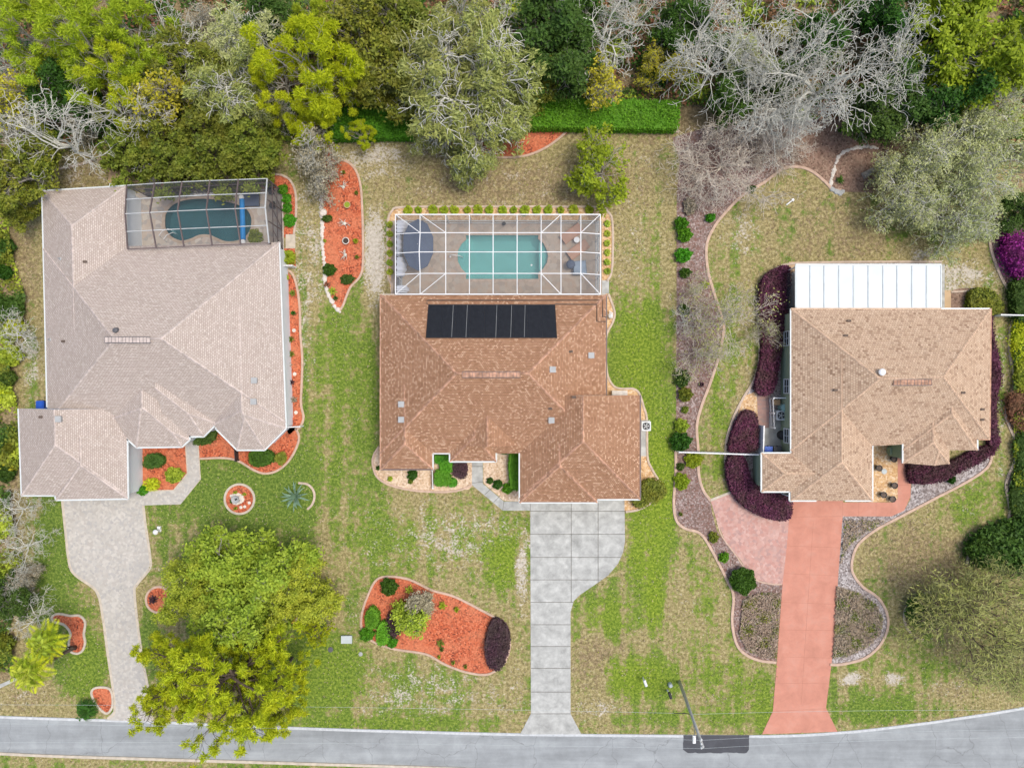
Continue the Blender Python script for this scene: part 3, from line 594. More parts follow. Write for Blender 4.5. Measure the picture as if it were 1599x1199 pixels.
bed('mulch_bed', circ(448, 962, 16), 'redmulch', edge='curb_pink')
bed('mulch_bed', [(82, 962), (92, 958), (110, 961), (124, 961), (133, 971), (131, 990), (133, 1003), (129, 1015), (120, 1020), (109, 1015), (108, 1000), (110, 988), (100, 975), (84, 970)], 'redmulch', edge='curb_white')
bed('mulch_bed', [(143, 1080), (152, 1073), (172, 1076), (176, 1100), (168, 1113), (158, 1108), (148, 1096)], 'redmulch', edge='curb_white')
bed('mulch_bed', [(222, 690), (291, 690), (292, 738), (270, 765), (222, 767)], 'redmulch', edge=None, smooth=False)
bed('mulch_bed', [(308, 684), (310, 675), (340, 660), (400, 680), (452, 668), (463, 668), (467, 684), (460, 705), (447, 724), (430, 736), (412, 739), (395, 733), (374, 720), (352, 715), (311, 716)], 'redmulch', edge='curb_pink',
    open_pts=[(311, 716), (350, 715), (373, 720), (395, 733), (412, 739), (430, 736), (447, 724), (460, 705), (467, 684), (462, 668)], smooth=True)
bed('mulch_bed', [(440, 428), (452, 428), (460, 440), (464, 455), (469, 490), (469, 520), (472, 555), (471, 600), (471, 635), (474, 655), (468, 668), (460, 672), (447, 668), (440, 550)], 'redmulch', edge='curb_pink', open_pts=[(446, 420), (456, 427), (463, 445), (468, 480), (469, 520), (472, 560), (471, 600), (470, 630), (474, 652), (468, 667), (461, 671)])
bed('mulch_bed', [(250, 290), (255, 278), (300, 274), (420, 274), (445, 276), (456, 286), (462, 305), (462, 340), (458, 366), (442, 366), (442, 300)], 'redmulch', edge='curb', open_pts=[(255, 278), (300, 274), (420, 272), (445, 276), (456, 286), (462, 305), (462, 340), (459, 366)])
bed('mulch_bed', [(441, 388), (460, 388), (462, 417), (441, 418)], 'redmulch', edge=None, smooth=False)
bed('mulch_bed', [(690, 205), (720, 200), (815, 202), (886, 203), (872, 217), (850, 232), (822, 243), (790, 246), (745, 240), (700, 225)], 'redmulch', edge='curb_pink', open_pts=[(887, 203), (872, 217), (850, 232), (822, 243), (790, 246), (760, 243)])
# shell-rock beds round the middle house
RB = bed_ring = [(610, 460), (607, 430), (605, 380), (606, 345), (612, 330), (625, 324), (700, 323), (850, 323), (935, 324), (949, 331), (956, 345), (957, 390), (955, 425), (949, 438), (936, 440), (936, 460)]
RBC = curb([(612, 460), (612, 445), (606, 430), (605, 380), (606, 345), (612, 330), (625, 324), (700, 323), (850, 323), (935, 324), (949, 331), (956, 345), (957, 390), (955, 425), (948, 439)], 'curb', name='edging')
bed('rock_bed', [(940, 455), (950, 459), (956, 475), (960, 490), (956, 505), (948, 520), (946, 540), (947, 575), (951, 592), (960, 604), (972, 607), (988, 607), (998, 614), (1005, 635), (1009, 655), (1011, 712), (1018, 732), (1029, 752), (1023, 775), (1005, 792), (976, 798), (972, 780), (990, 700), (940, 600)], 'tanrock', edge='curb',
    open_pts=[(950, 459), (956, 475), (960, 490), (956, 505), (948, 520), (946, 540), (947, 575), (951, 592), (960, 604), (972, 607), (988, 607), (998, 614), (1005, 635), (1010, 655), (1011, 712), (1018, 732), (1030, 752)])
curb([(1022, 779), (1012, 788), (995, 796), (977, 799)], 'curb')
bed('rock_bed', [(600, 696), (588, 704), (582, 718), (584, 736), (598, 752), (618, 760), (650, 766), (690, 768), (720, 765), (737, 757), (737, 700), (690, 690)], 'creamrock', edge='curb_pink', open_pts=[(592, 697), (584, 710), (582, 724), (588, 743), (602, 754), (622, 761), (650, 766), (690, 768), (718, 765), (737, 757)])
bed('rock_bed', [(754, 700), (812, 680), (815, 783), (787, 782), (755, 754)], 'creamrock', edge=None, smooth=False)
# right property
bed('rock_bed', [(1357, 690), (1402, 690), (1402, 778), (1394, 783), (1357, 784)], 'tanrock', edge=None, smooth=False)
bed('rock_bed', [(1163, 618), (1182, 610), (1184, 650), (1150, 650)], 'tanrock', edge=None, smooth=False)
EL = [(1313, 297), (1300, 296), (1288, 284), (1268, 268), (1247, 261), (1222, 264), (1192, 286), (1160, 305), (1130, 335), (1112, 360), (1103, 385), (1105, 420), (1114, 455), (1124, 485), (1130, 510), (1128, 530), (1123, 555), (1110, 595), (1095, 635), (1088, 665), (1090, 700), (1091, 740), (1098, 765), (1109, 781)]
flat('mulch_bed', [(1057, 300), (1062, 250), (1050, 215), (1100, 200), (1200, 190), (1330, 180), (1400, 200), (1445, 222), (1400, 234), (1340, 231), (1315, 240), (1303, 262), (1299, 285), (1306, 299)] + EL[1:] + [(1112, 800), (1120, 830), (1150, 868), (1182, 906), (1222, 912), (1212, 1033), (1190, 1031), (1165, 1022), (1150, 1005), (1143, 975), (1145, 930), (1135, 905), (1112, 860), (1092, 832), (1070, 825), (1056, 812), (1052, 785), (1056, 705)], M['pinemulch'], 0.018, smooth=False)
flat('mulch_bed', [(1240, 225), (1260, 200), (1310, 186), (1345, 184), (1390, 205), (1440, 222), (1400, 234), (1340, 231), (1315, 240), (1303, 262), (1299, 290), (1285, 278), (1262, 262), (1235, 255)], M['brownmulch'], 0.022)
flat('mulch_bed', [(1318, 238), (1345, 232), (1400, 236), (1430, 250), (1400, 300), (1350, 300), (1306, 296), (1302, 265)], M['brownmulch'], 0.022)
curb(EL, 'curb_pink', 0.28)
curb([(1055, 704), (1055, 740), (1052, 785), (1056, 812), (1070, 825), (1092, 832), (1108, 853), (1135, 905), (1145, 930), (1143, 970), (1150, 1005), (1165, 1022), (1187, 1031), (1212, 1034)], 'curb_pink', 0.26)
flat('mulch_bed', [(1316, 806), (1392, 806), (1412, 797), (1422, 780), (1424, 750), (1490, 720), (1550, 690), (1549, 712), (1538, 732), (1508, 753), (1460, 778), (1405, 807), (1366, 828), (1340, 850), (1331, 872), (1331, 893), (1346, 915), (1370, 932), (1384, 955), (1386, 980), (1373, 1008), (1348, 1028), (1312, 1037), (1297, 1037), (1303, 1000), (1309, 900)], M['graymulch'], 0.018, smooth=False)
curb([(1550, 708), (1541, 730), (1510, 752), (1460, 778), (1405, 807), (1366, 828), (1340, 850), (1331, 872), (1331, 893), (1346, 915), (1370, 932), (1384, 955), (1386, 980), (1373, 1008), (1348, 1028), (1312, 1037), (1296, 1037)], 'curb_pink', 0.26)
HL = [(1470, 409), (1380, 409), (1250, 411), (1215, 418), (1196, 434), (1185, 455), (1182, 480), (1185, 520), (1186, 560), (1178, 592), (1160, 622), (1146, 650), (1136, 680), (1133, 705), (1134, 735), (1143, 766)]
flat('mulch_bed', HL + [(1180, 800), (1236, 800), (1236, 700), (1240, 560), (1240, 470), (1470, 470)], M['graymulch'], 0.018, smooth=False)
curb(HL, 'curb', 0.24)
flat('mulch_bed', [(1485, 455), (1530, 451), (1556, 462), (1564, 480), (1560, 492), (1485, 492)], M['brownmulch'], 0.02)
curb([(1485, 456), (1505, 455), (1530, 451)], 'curb', 0.2)
EDG = [(1536, 340), (1543, 357), (1548, 392), (1564, 435), (1580, 461), (1584, 485), (1577, 517), (1577, 555), (1584, 592), (1579, 618), (1570, 645), (1577, 668), (1588, 694), (1586, 716), (1571, 755), (1577, 794), (1570, 818), (1540, 835), (1517, 853), (1510, 880)]
flat('mulch_bed', EDG + [(1640, 880), (1640, 340)], M['pinemulch'], 0.018, smooth=False)
curb(EDG, 'curb', 0.27)
curb([(1500, 935), (1478, 926), (1455, 924), (1432, 932), (1416, 948), (1412, 966), (1418, 983), (1432, 996), (1442, 999)], 'curb', 0.24)
curb([(520, 217), (600, 217), (645, 219)], 'curb', 0.2); curb([(887, 203), (960, 203), (1060, 206)], 'curb', 0.22)
curb([(78, 266), (120, 258), (160, 247)], 'curb', 0.25)

# ------------------------------------------------------------------ houses
def ccw(poly):
    a = sum(poly[i][0] * poly[(i + 1) % len(poly)][1] - poly[(i + 1) % len(poly)][0] * poly[i][1] for i in range(len(poly)))
    return list(poly) if a > 0 else list(reversed(poly))
class Roof:
    def __init__(s, ze, mat, cap, wall):
        s.ze = ze; s.mat = mat; s.cap = cap; s.wall = wall
        s.V = []; s.F = []; s.MI = []; s.UV = []; s.caps = []; s.subs = []; s.walls = MB(); s.k = 0
    def hip(s, poly_px, gables=(), slopes=None, slope=0.5, inset=0.3, up=0.0):
        """a convex footprint (pixels measured at the eave) roofed by one plane per side; gables: sides left vertical"""
        ze = s.ze + up - 0.007 * s.k; s.k += 1
        raw = [P(a, b, ze).xy for a, b in poly_px]
        n = len(raw)
        area = sum(raw[i].x * raw[(i + 1) % n].y - raw[(i + 1) % n].x * raw[i].y for i in range(n))
        edges = [(raw[i], raw[(i + 1) % n], i) for i in range(n)]
        if area < 0: edges = [(b, a, i) for a, b, i in reversed(edges)]
        pts = [e[0] for e in edges]
        planes = []
        bm = bmesh.new()
        lo = [bm.verts.new((p.x, p.y, ze - 0.17)) for p in pts]; hi = [bm.verts.new((p.x, p.y, ze + 14)) for p in pts]
        bm.faces.new(list(reversed(lo))); bm.faces.new(hi)
        for i in range(n):
            j = (i + 1) % n; bm.faces.new((lo[i], lo[j], hi[j], hi[i]))
        for a, b, i in edges:
            if i in gables: continue
            sl = slopes.get(i, slope) if slopes else slope
            d = (b - a).normalized(); out = Vector((d.y, -d.x))
            no = Vector((out.x * sl, out.y * sl, 1.0)).normalized(); co = Vector((a.x, a.y, ze))
            planes.append((co.x, co.y, out.x, out.y, sl))
            bmesh.ops.bisect_plane(bm, geom=bm.verts[:] + bm.edges[:] + bm.faces[:], plane_co=co, plane_no=no, clear_outer=True, dist=1e-5)
            be = [e for e in bm.edges if e.is_boundary]
            if be: bmesh.ops.edgeloop_fill(bm, edges=be)
        bmesh.ops.recalc_face_normals(bm, faces=bm.faces)
        bm.normal_update()
        s.subs.append((ze, [tuple(p) for p in pts], planes))
        b0 = len(s.V); bm.verts.index_update()
        for v in bm.verts: s.V.append(tuple(v.co))
        for f in bm.faces:
            nn = f.normal
            if nn.z > 0.2:
                t = Vector((0, 0, 1)).cross(nn); t = t.normalized() if t.length > 1e-4 else Vector((1, 0, 0)); u = nn.cross(t)
                mi = 0; uv = [(v.co.dot(t) + 7.3 * s.k, v.co.dot(u)) for v in f.verts]
            else:
                mi = 1 if max(v.co.z for v in f.verts) < ze + 0.05 or nn.z < -0.2 else 2; uv = [(v.co.x + v.co.y, v.co.z) for v in f.verts]
            s.F.append([b0 + v.index for v in f.verts]); s.MI.append(mi); s.UV += uv
        for e in bm.edges:
            if len(e.link_faces) == 2 and all(f.normal.z > 0.2 for f in e.link_faces):
                p, q = e.verts[0].co.copy(), e.verts[1].co.copy()
                cm = MB(); s.caps.append(cm)
                L = (q - p).length; k = max(1, int(L / 0.3)); up_ = Vector((0, 0, 0.012))
                n1, n2 = e.link_faces[0].normal, e.link_faces[1].normal
                for i in range(k):
                    a = p.lerp(q, i / k); b = p.lerp(q, (i + 0.94) / k)
                    d = (q - p).normalized(); s1 = n1.cross(d).normalized() * 0.11; s2 = n2.cross(d).normalized() * 0.11
                    if (a + s1 - a).xy.dot(n1.xy) < 0: s1 = -s1
                    if s2.xy.dot(n2.xy) < 0: s2 = -s2
                    h = Vector((0, 0, 0.045))
                    cm.add([a + s1 + h * 0.4, a + h, a + s2 + h * 0.4, b + s1 + h * 0.9, b + h * 1.5, b + s2 + h * 0.9], [(0, 1, 4, 3), (1, 2, 5, 4), (3, 4, 5), (0, 2, 1)])
        bm.free()
        # walls under this part, set in from the eave
        cx = sum(p.x for p in pts) / n; cy = sum(p.y for p in pts) / n
        ins = inset + 0.013 * s.k
        wp = []
        for i in range(n):
            p0, p1, p2 = pts[i - 1], pts[i], pts[(i + 1) % n]
            d1 = (p1 - p0).normalized(); d2 = (p2 - p1).normalized(); n1 = Vector((-d1.y, d1.x)); n2 = Vector((-d2.y, d2.x))
            bis = (n1 + n2); bis = bis / max(0.3, bis.dot(n1)); wp.append(p1 + bis * ins)
        s.walls.prism([(p.x, p.y) for p in wp], 0.0, ze - 0.16)
    def z(s, x, y):
        best = s.ze
        for ze, pts, pl in s.subs:
            n = len(pts)
            if all((pts[(i + 1) % n][0] - pts[i][0]) * (y - pts[i][1]) - (pts[(i + 1) % n][1] - pts[i][1]) * (x - pts[i][0]) >= -1e-6 for i in range(n)):
                zz = min(ze - sl * ((x - cx) * ox + (y - cy) * oy) for cx, cy, ox, oy, sl in pl)
                best = max(best, zz)
        return best
    def at(s, px, py):
        z = s.ze + 1
        for _ in range(12):
            p = P(px, py, z); z = 0.5 * z + 0.5 * s.z(p.x, p.y)
        p = P(px, py, z); return Vector((p.x, p.y, s.z(p.x, p.y)))
    def build(s, root):
        me = bpy.data.meshes.new('roof'); me.from_pydata(s.V, [], s.F)
        for mm in (s.mat, M['gutter'], s.wall): me.materials.append(mm)
        me.polygons.foreach_set('material_index', s.MI)
        uvl = me.uv_layers.new(name='UVMap'); uvl.data.foreach_set('uv', [c for uv in s.UV for c in uv]); me.update()
        r = link_mesh('roof', me, root)
        for cm in s.caps: cm.build('ridge_cap', s.cap, r)
        s.walls.build('wall', s.wall, root)
        s.obj = r
        return r
    def vent(s, px, py, kind='pipe'):
        p = s.at(px, py); m = MB()
        if kind == 'pipe':
            m.lathe(p - Vector((0, 0, .1)), [(0.16, 0.0), (0.14, 0.16), (0.055, 0.2), (0.05, 0.42), (0.035, 0.42), (0.035, 0.3)], 10); mt = M['grey']; nm = 'vent_pipe'
        elif kind == 'box':
            m.box(p + Vector((0, 0, 0.10)), (0.42, 0.42, 0.26)); m.box(p + Vector((0, 0, 0.25)), (0.52, 0.52, 0.06)); mt = M['grey']; nm = 'roof_vent'
        elif kind == 'dark':
            m.lathe(p - Vector((0, 0, .1)), [(0.26, 0.0), (0.24, 0.2), (0.20, 0.32), (0.08, 0.36)], 12); mt = M['darkgrey']; nm = 'roof_vent'
        elif kind == 'white':
            m.lathe(p - Vector((0, 0, .1)), [(0.18, 0.0), (0.18, 0.32), (0.3, 0.34), (0.3, 0.44), (0.22, 0.52), (0.05, 0.56)], 16); mt = M['white']; nm = 'roof_vent'
        elif kind == 'small':
            m.box(p + Vector((0, 0, 0.05)), (0.28, 0.14, 0.12)); m.box(p + Vector((0.02, 0, 0.13)), (0.34, 0.2, 0.03)); mt = M['bark_dark']; nm = 'roof_vent'
        m.build(nm, mt, s.obj)
    def ridge_vent(s, x0, x1, py, mat, wpx=7):
        a, b = s.at(x0, py), s.at(x1, py); m = MB(); zz = max(a.z, b.z) + 0.07
        L = (b - a).length; c = (a + b) / 2; rz = math.atan2(b.y - a.y, b.x - a.x); c.z = zz
        m.box(c - Vector((0, 0, 0.10)), (L, 0.42, 0.20), rz=rz)
        m.box(c + Vector((0, 0, 0.01)), (L + 0.06, 0.50, 0.03), rz=rz)
        k = int(L / 0.28); d = Vector((math.cos(rz), math.sin(rz), 0)); nn = Vector((-d.y, d.x, 0))
        m2 = MB()
        for sgn in (-1, 1): m2.bar(c - d * L / 2 + nn * 0.25 * sgn + Vector((0, 0, .035)), c + d * L / 2 + nn * 0.25 * sgn + Vector((0, 0, .035)), 0.05, 0.03)
        for i in range(k + 1): m2.bar(c - d * L / 2 + d * (L * i / k) - nn * 0.25 + Vector((0, 0, .033)), c - d * L / 2 + d * (L * i / k) + nn * 0.25 + Vector((0, 0, .033)), 0.025, 0.02)
        o = m.build('ridge_vent', mat, s.obj); m2.build('vent_slots', M['darkgrey'], s.obj)
    def gutter(s, root, pts_px, mat='gutter'):
        m = MB(); pts = [P(a, b, s.ze) + Vector((0, 0, -0.04)) for a, b in pts_px]
        for i in range(len(pts) - 1): m.bar(pts[i], pts[i + 1], 0.13, 0.12)
        m.build('gutter', M[mat], root)
def opening(root, kind, p, w, h, z, facing, frame='white'):
    """a window or door on a wall: frame standing proud of it, panes inside"""
    R = {'S': 0, 'E': math.pi / 2, 'N': math.pi, 'W': -math.pi / 2}[facing]
    d = Vector((math.cos(R), math.sin(R), 0)); o_ = Vector((math.sin(R), -math.cos(R), 0))
    c = Vector((p[0], p[1], z + h / 2))
    m = MB()
    for sg in (-1, 1):
        m.box(c + d * sg * (w / 2) + o_ * 0.03, (0.08, 0.10, h + 0.08), rz=R); m.box(c + Vector((0, 0, sg * h / 2)) + o_ * 0.03, (w - 0.08, 0.10, 0.08), rz=R)
    if kind == 'window': m.box(c + o_ * 0.03, (0.04, 0.08, h - 0.08), rz=R); m.box(c + o_ * 0.025, (w - 0.08, 0.07, 0.04), rz=R)
    fr = m.build(kind, M[frame], root)
    g = MB()
    if kind == 'garage_door':
        k = 4
        for i in range(k): g.box(c + Vector((0, 0, -h / 2 + h * (i + .5) / k)) + o_ * 0.02, (w - 0.1, 0.05, h / k - 0.03), rz=R)
        g.build('door_panel', M['wallcream'], fr)
    elif kind == 'door':
        g.box(c + o_ * 0.02, (w - 0.08, 0.05, h - 0.08), rz=R); g.build('door_leaf', M['wood'], fr)
        hh = MB(); hh.box(c + o_ * 0.08 + d * (w / 2 - 0.15), (0.05, 0.07, 0.14), rz=R); hh.build('handle', M['darkgrey'], fr)
    else:
        g.box(c + o_ * 0.012, (w - 0.08, 0.03, h - 0.08), rz=R); g.build('pane', M['glassdark'], fr)

# -- left house
h1 = empty('house', P(250, 500), 'house with a pale beige shingle hip roof, beside the kidney-shaped pool', 'house')
R1 = Roof(3.1, M['sh1'], M['cap1'], M['wallwhite'])
R1.hip([(67, 388), (436, 378), (446, 660), (74, 660)], slopes={2: 0.60})
R1.hip([(65, 298), (196, 290), (203, 520), (71, 520)], gables=(2,))
R1.hip([(28, 638), (196, 638), (199, 775), (33, 774)], gables=(0,))
R1.hip([(86, 680), (199, 680), (200, 779), (87, 781)], gables=(0,), up=0.0)
R1.hip([(166, 520), (166, 657), (213, 699), (284, 698), (296, 687), (296, 520)], gables=(5,), slopes={0: 0.44, 4: 0.55})
R1.hip([(262, 560), (262, 682), (318, 682), (339, 661), (339, 560)], gables=(4, 0), slopes={3: 0.5})
R1.hip([(329, 480), (331, 664), (370, 703), (413, 703), (447, 669), (440, 480)], gables=(5,))
R1.build(h1)
R1.gutter(h1, [(65, 298), (196, 290)]); R1.gutter(h1, [(28, 638), (33, 774), (85, 774), (87, 781), (200, 779), (199, 690), (197, 678)])
R1.gutter(h1, [(173, 664), (213, 699), (284, 698), (296, 687), (296, 660), (296, 682), (318, 682), (338, 662), (337, 670), (370, 703), (413, 703), (447, 669), (436, 378)]); R1.gutter(h1, [(65, 298), (73, 636)])
for a, b, k in [(94, 404, 'pipe'), (133, 409, 'small'), (78, 530, 'pipe'), (99, 533, 'small'), (181, 516, 'dark'), (64, 651, 'small'), (93, 654, 'box'), (398, 594, 'box'), (397, 627, 'box')]: R1.vent(a, b, k)
R1.ridge_vent(168, 235, 531, M['cap1'])
opening(h1, 'window', (P(447, 520).x - 0.05 - 0.4, P(447, 520).y), 1.4, 1.1, 1.0, 'E'); opening(h1, 'window', (P(197, 712, 0).x + 0.1, P(197, 715).y), 0, 0, 0, 'E') if False else None
opening(h1, 'garage_door', P(142, 778, 3.1)[:2] and (P(142, 777, 3.1).x, P(142, 777, 3.1).y + 0.34), 4.9, 2.2, 0.02, 'S')
opening(h1, 'window', (P(52, 770, 3.1).x, P(52, 770, 3.1).y + 0.42), 1.2, 1.1, 1.0, 'S')
opening(h1, 'window', (P(248, 694, 3.1).x, P(248, 694, 3.1).y + 0.2), 2.2, 1.3, 0.9, 'S')
opening(h1, 'window', (P(391, 699, 3.1).x, P(391, 699, 3.1).y + 0.2), 1.8, 1.3, 0.9, 'S')

# -- middle house
h2 = empty('house', P(790, 620), 'house with a terracotta brown shingle roof carrying a long black solar mat', 'house')
R2 = Roof(3.0, M['sh2'], M['cap2'], M['wallcream'])
R2.hip([(594, 460), (947, 460), (947, 708), (594, 708)])
R2.hip([(594, 600), (676, 600), (676, 733), (594, 733)], gables=(0,), inset=0.34)
R2.hip([(702, 560), (822, 560), (822, 695), (702, 695)], gables=(0, 2))
R2.hip([(702, 640), (775, 640), (775, 721), (702, 721)], gables=(0,), slopes={1: 0.62})
R2.hip([(811, 617), (1000, 617), (1000, 780), (811, 780)], gables=(0,), up=0.02)
R2.hip([(811, 690), (933, 690), (933, 785), (811, 785)], gables=(0,), up=0.03)
R2.build(h2)
R2.gutter(h2, [(676, 733), (676, 708), (702, 708), (702, 721), (775, 721), (775, 695), (811, 695), (811, 785), (933, 785), (933, 780), (1000, 780)], 'gutter')
R2.gutter(h2, [(676, 733), (594, 733)], 'bronze'); R2.gutter(h2, [(594, 460), (594, 733)], 'cap2'); R2.gutter(h2, [(594, 460), (947, 460)], 'curb_white'); R2.gutter(h2, [(1000, 617), (1000, 780)], 'bronze'); R2.gutter(h2, [(947, 460), (947, 617)], 'bronze')
for a, b, k in [(627, 631, 'box'), (627, 655, 'box'), (923, 555, 'box'), (863, 577, 'box'), (891, 549, 'small'), (861, 656, 'box'), (859, 638, 'small'), (896, 620, 'small')]: R2.vent(a, b, k)
R2.ridge_vent(722, 812, 585, M['cap2'])
opening(h2, 'garage_door', (P(863, 782, 3).x, P(863, 782, 3).y + 0.32), 4.9, 2.2, 0.02, 'S'); opening(h2, 'garage_door', (P(964, 778, 3).x, P(964, 778, 3).y + 0.34), 2.7, 2.2, 0.02, 'S')
opening(h2, 'window', (P(635, 731, 3).x, P(635, 731, 3).y + 0.34), 1.8, 1.3, 0.9, 'S'); opening(h2, 'door', (P(740, 719, 3).x, P(740, 719, 3).y + 0.33), 1.0, 2.1, 0.02, 'S')

# -- right house
h3 = empty('house', P(1370, 620), 'house with a tan dotted shingle roof, sage walls and a white patio cover', 'house')
R3 = Roof(3.1, M['sh3'], M['cap3'], M['wallsage'])
R3.hip([(1235, 482), (1548, 482), (1546, 686), (1235, 704)], slopes={2: 0.52})
R3.hip([(1235, 560), (1363, 560), (1363, 782), (1235, 782)], gables=(0,), inset=0.36)
R3.hip([(1189, 707), (1330, 707), (1330, 768), (1189, 768)], gables=(1,))
R3.hip([(1410, 540), (1526, 540), (1527, 703), (1410, 703)], gables=(0,))
R3.hip([(1410, 600), (1483, 600), (1483, 724), (1460, 727), (1410, 723)], gables=(0,), slopes={3: .5})
R3.build(h3)
R3.gutter(h3, [(1189, 768), (1189, 707), (1235, 707), (1235, 482)]); R3.gutter(h3, [(1189, 768), (1233, 768), (1233, 782), (1275, 782)]); R3.gutter(h3, [(1320, 782), (1363, 782), (1363, 697), (1368, 686), (1410, 686), (1410, 723)])
R3.gutter(h3, [(1470, 482), (1546, 482)], 'white'); R3.gutter(h3, [(1527, 665), (1527, 703)]); R3.gutter(h3, [(1548, 482), (1546, 686), (1527, 686)], 'cap2'); R3.gutter(h3, [(1235, 482), (1470, 482)], 'cap3')
for a, b, k in [(1325, 501, 'small'), (1320, 524, 'small'), (1375, 581, 'white'), (1304, 609, 'small'), (1503, 613, 'small'), (1533, 639, 'small'), (1533, 655, 'small')]: R3.vent(a, b, k)
R3.ridge_vent(1395, 1453, 597, M['cap2'])
for py in (528, 603, 681): opening(h3, 'window', (P(1235, 0, 3.1).x + 0.28, P(0, py, 2).y), 1.3, 1.1, 1.0, 'W')
opening(h3, 'garage_door', (P(1276, 782, 3.1).x, P(1276, 782, 3.1).y + 0.36), 4.6, 2.2, 0.02, 'S'); opening(h3, 'window', (P(1440, 724, 3.1).x, P(1440, 724, 3.1).y + 0.3), 1.5, 1.2, 0.9, 'S')
# patio cover: ten white pans with raised seams, on posts (part of the house)
m = MB(); seams = MB(); zt = 2.95
xs = [1243, 1265, 1287, 1310, 1333, 1356, 1379, 1401, 1424, 1447, 1469]
for i in range(10):
    a = P(xs[i] + 0.8, 480, zt); b_ = P(xs[i + 1] - 0.8, 415, zt)
    m.box(((a.x + b_.x) / 2, (a.y + b_.y) / 2, zt), (b_.x - a.x, b_.y - a.y, 0.09))
M['cover'] = plain('white_panels', (0.60, 0.655, 0.67), 0.6, var=0.05, scale=.6); pc = m.build('patio_cover', M['cover'], h3)
for i in range(1, 10): seams.bar(P(xs[i], 481, zt + 0.03), P(xs[i], 415, zt + 0.03), 0.10, 0.12)
seams.build('seam', M['utility'], pc)
m = MB(); m.bar(P(1242, 413.5, zt), P(1470, 413.5, zt), 0.16, 0.16); m.bar(P(1242, 480.8, zt), P(1470, 480.8, zt), 0.1, 0.14); m.bar(P(1242.5, 414, zt), P(1242.5, 481, zt), 0.1, 0.14); m.bar(P(1469.5, 414, zt), P(1469.5, 481, zt), 0.1, 0.14); m.build('cover_gutter', M['gutter'], pc)
m = MB()
for x in (1246, 1300, 1356, 1412, 1466): m.bar(P(x, 416, zt) - Vector((0, 0, zt)), P(x, 416, zt) - Vector((0, 0, 0.05)), 0.09)
m.build('cover_post', M['white'], pc)
m = MB(); a = P(1238, 440, 2.6); m.bar(P(1239, 424, 2.5), P(1239, 480, 2.5), 0.05, 0.05); 
for y in (424, 443, 462, 480): m.bar(P(1239, y, 2.5) - Vector((0, 0, 2.5)), P(1239, y, 2.5), 0.05)
m.build('lanai_screen_frame', M['bronze'], pc)
flat('patio', [(1236, 425), (1475, 413), (1475, 484), (1236, 484)], M['concrete'], 0.05, smooth=False)
m = MB()
for k in range(1): m.add([P(1239, 424, 2.45), P(1239, 480, 2.45), P(1239, 480, 2.45) - Vector((0, 0, 2.4)), P(1239, 424, 2.45) - Vector((0, 0, 2.4))], [(0, 1, 2, 3)])

# ------------------------------------------------------------------ screen material
def screen_mat(name, col, fac):
    m = bpy.data.materials.new(name); m.use_nodes = True; N = m.node_tree.nodes; L = m.node_tree.links
    N.remove(N['Principled BSDF']); t = N.new('ShaderNodeBsdfTransparent'); d = N.new('ShaderNodeBsdfDiffuse'); d.inputs[0].default_value = (*col, 1)
    x = N.new('ShaderNodeMixShader'); x.inputs[0].default_value = fac
    L.new(t.outputs[0], x.inputs[1]); L.new(d.outputs[0], x.inputs[2]); L.new(x.outputs[0], N['Material Output'].inputs[0]); return m
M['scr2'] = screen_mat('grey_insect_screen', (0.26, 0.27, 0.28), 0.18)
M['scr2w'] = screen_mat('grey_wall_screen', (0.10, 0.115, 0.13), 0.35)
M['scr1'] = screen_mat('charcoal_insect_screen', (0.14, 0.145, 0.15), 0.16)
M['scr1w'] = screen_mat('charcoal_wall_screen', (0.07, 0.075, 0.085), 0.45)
_o = m.build('lanai_screen', M['scr1w'], pc)
def water_mat(name, tint, surf):
    m = bpy.data.materials.new(name); m.use_nodes = True; N = m.node_tree.nodes; L = m.node_tree.links
    N.remove(N['Principled BSDF']); t = N.new('ShaderNodeBsdfTransparent'); t.inputs[0].default_value = (*tint, 1)
    d = N.new('ShaderNodeBsdfDiffuse'); d.inputs[0].default_value = (*surf, 1); g = N.new('ShaderNodeBsdfGlossy'); g.inputs['Roughness'].default_value = 0.05
    x = N.new('ShaderNodeMixShader'); x.inputs[0].default_value = 0.22; y = N.new('ShaderNodeMixShader'); fr = N.new('ShaderNodeFresnel'); fr.inputs[0].default_value = 1.33
    no = N.new('ShaderNodeTexNoise'); no.inputs['Scale'].default_value = 2.5; bp = N.new('ShaderNodeBump'); bp.inputs['Strength'].default_value = 0.15; L.new(no.outputs['Fac'], bp.inputs['Height']); L.new(bp.outputs[0], g.inputs['Normal']); L.new(bp.outputs[0], fr.inputs['Normal'])
    L.new(t.outputs[0], x.inputs[1]); L.new(d.outputs[0], x.inputs[2]); L.new(fr.outputs[0], y.inputs[0]); L.new(x.outputs[0], y.inputs[1]); L.new(g.outputs[0], y.inputs[2]); L.new(y.outputs[0], N['Material Output'].inputs[0]); return m
M['water2'] = water_mat('teal_water', (0.60, 0.86, 0.85), (0.14, 0.40, 0.40))
M['water1'] = water_mat('slate_water', (0.48, 0.68, 0.70), (0.07, 0.19, 0.21))
M['plaster2'] = plain('pale_pool_plaster', (0.42, 0.62, 0.59), 0.8, var=0.08, scale=0.8)
M['plaster1'] = plain('grey_pool_plaster', (0.14, 0.25, 0.28), 0.8, var=0.12, scale=0.6)

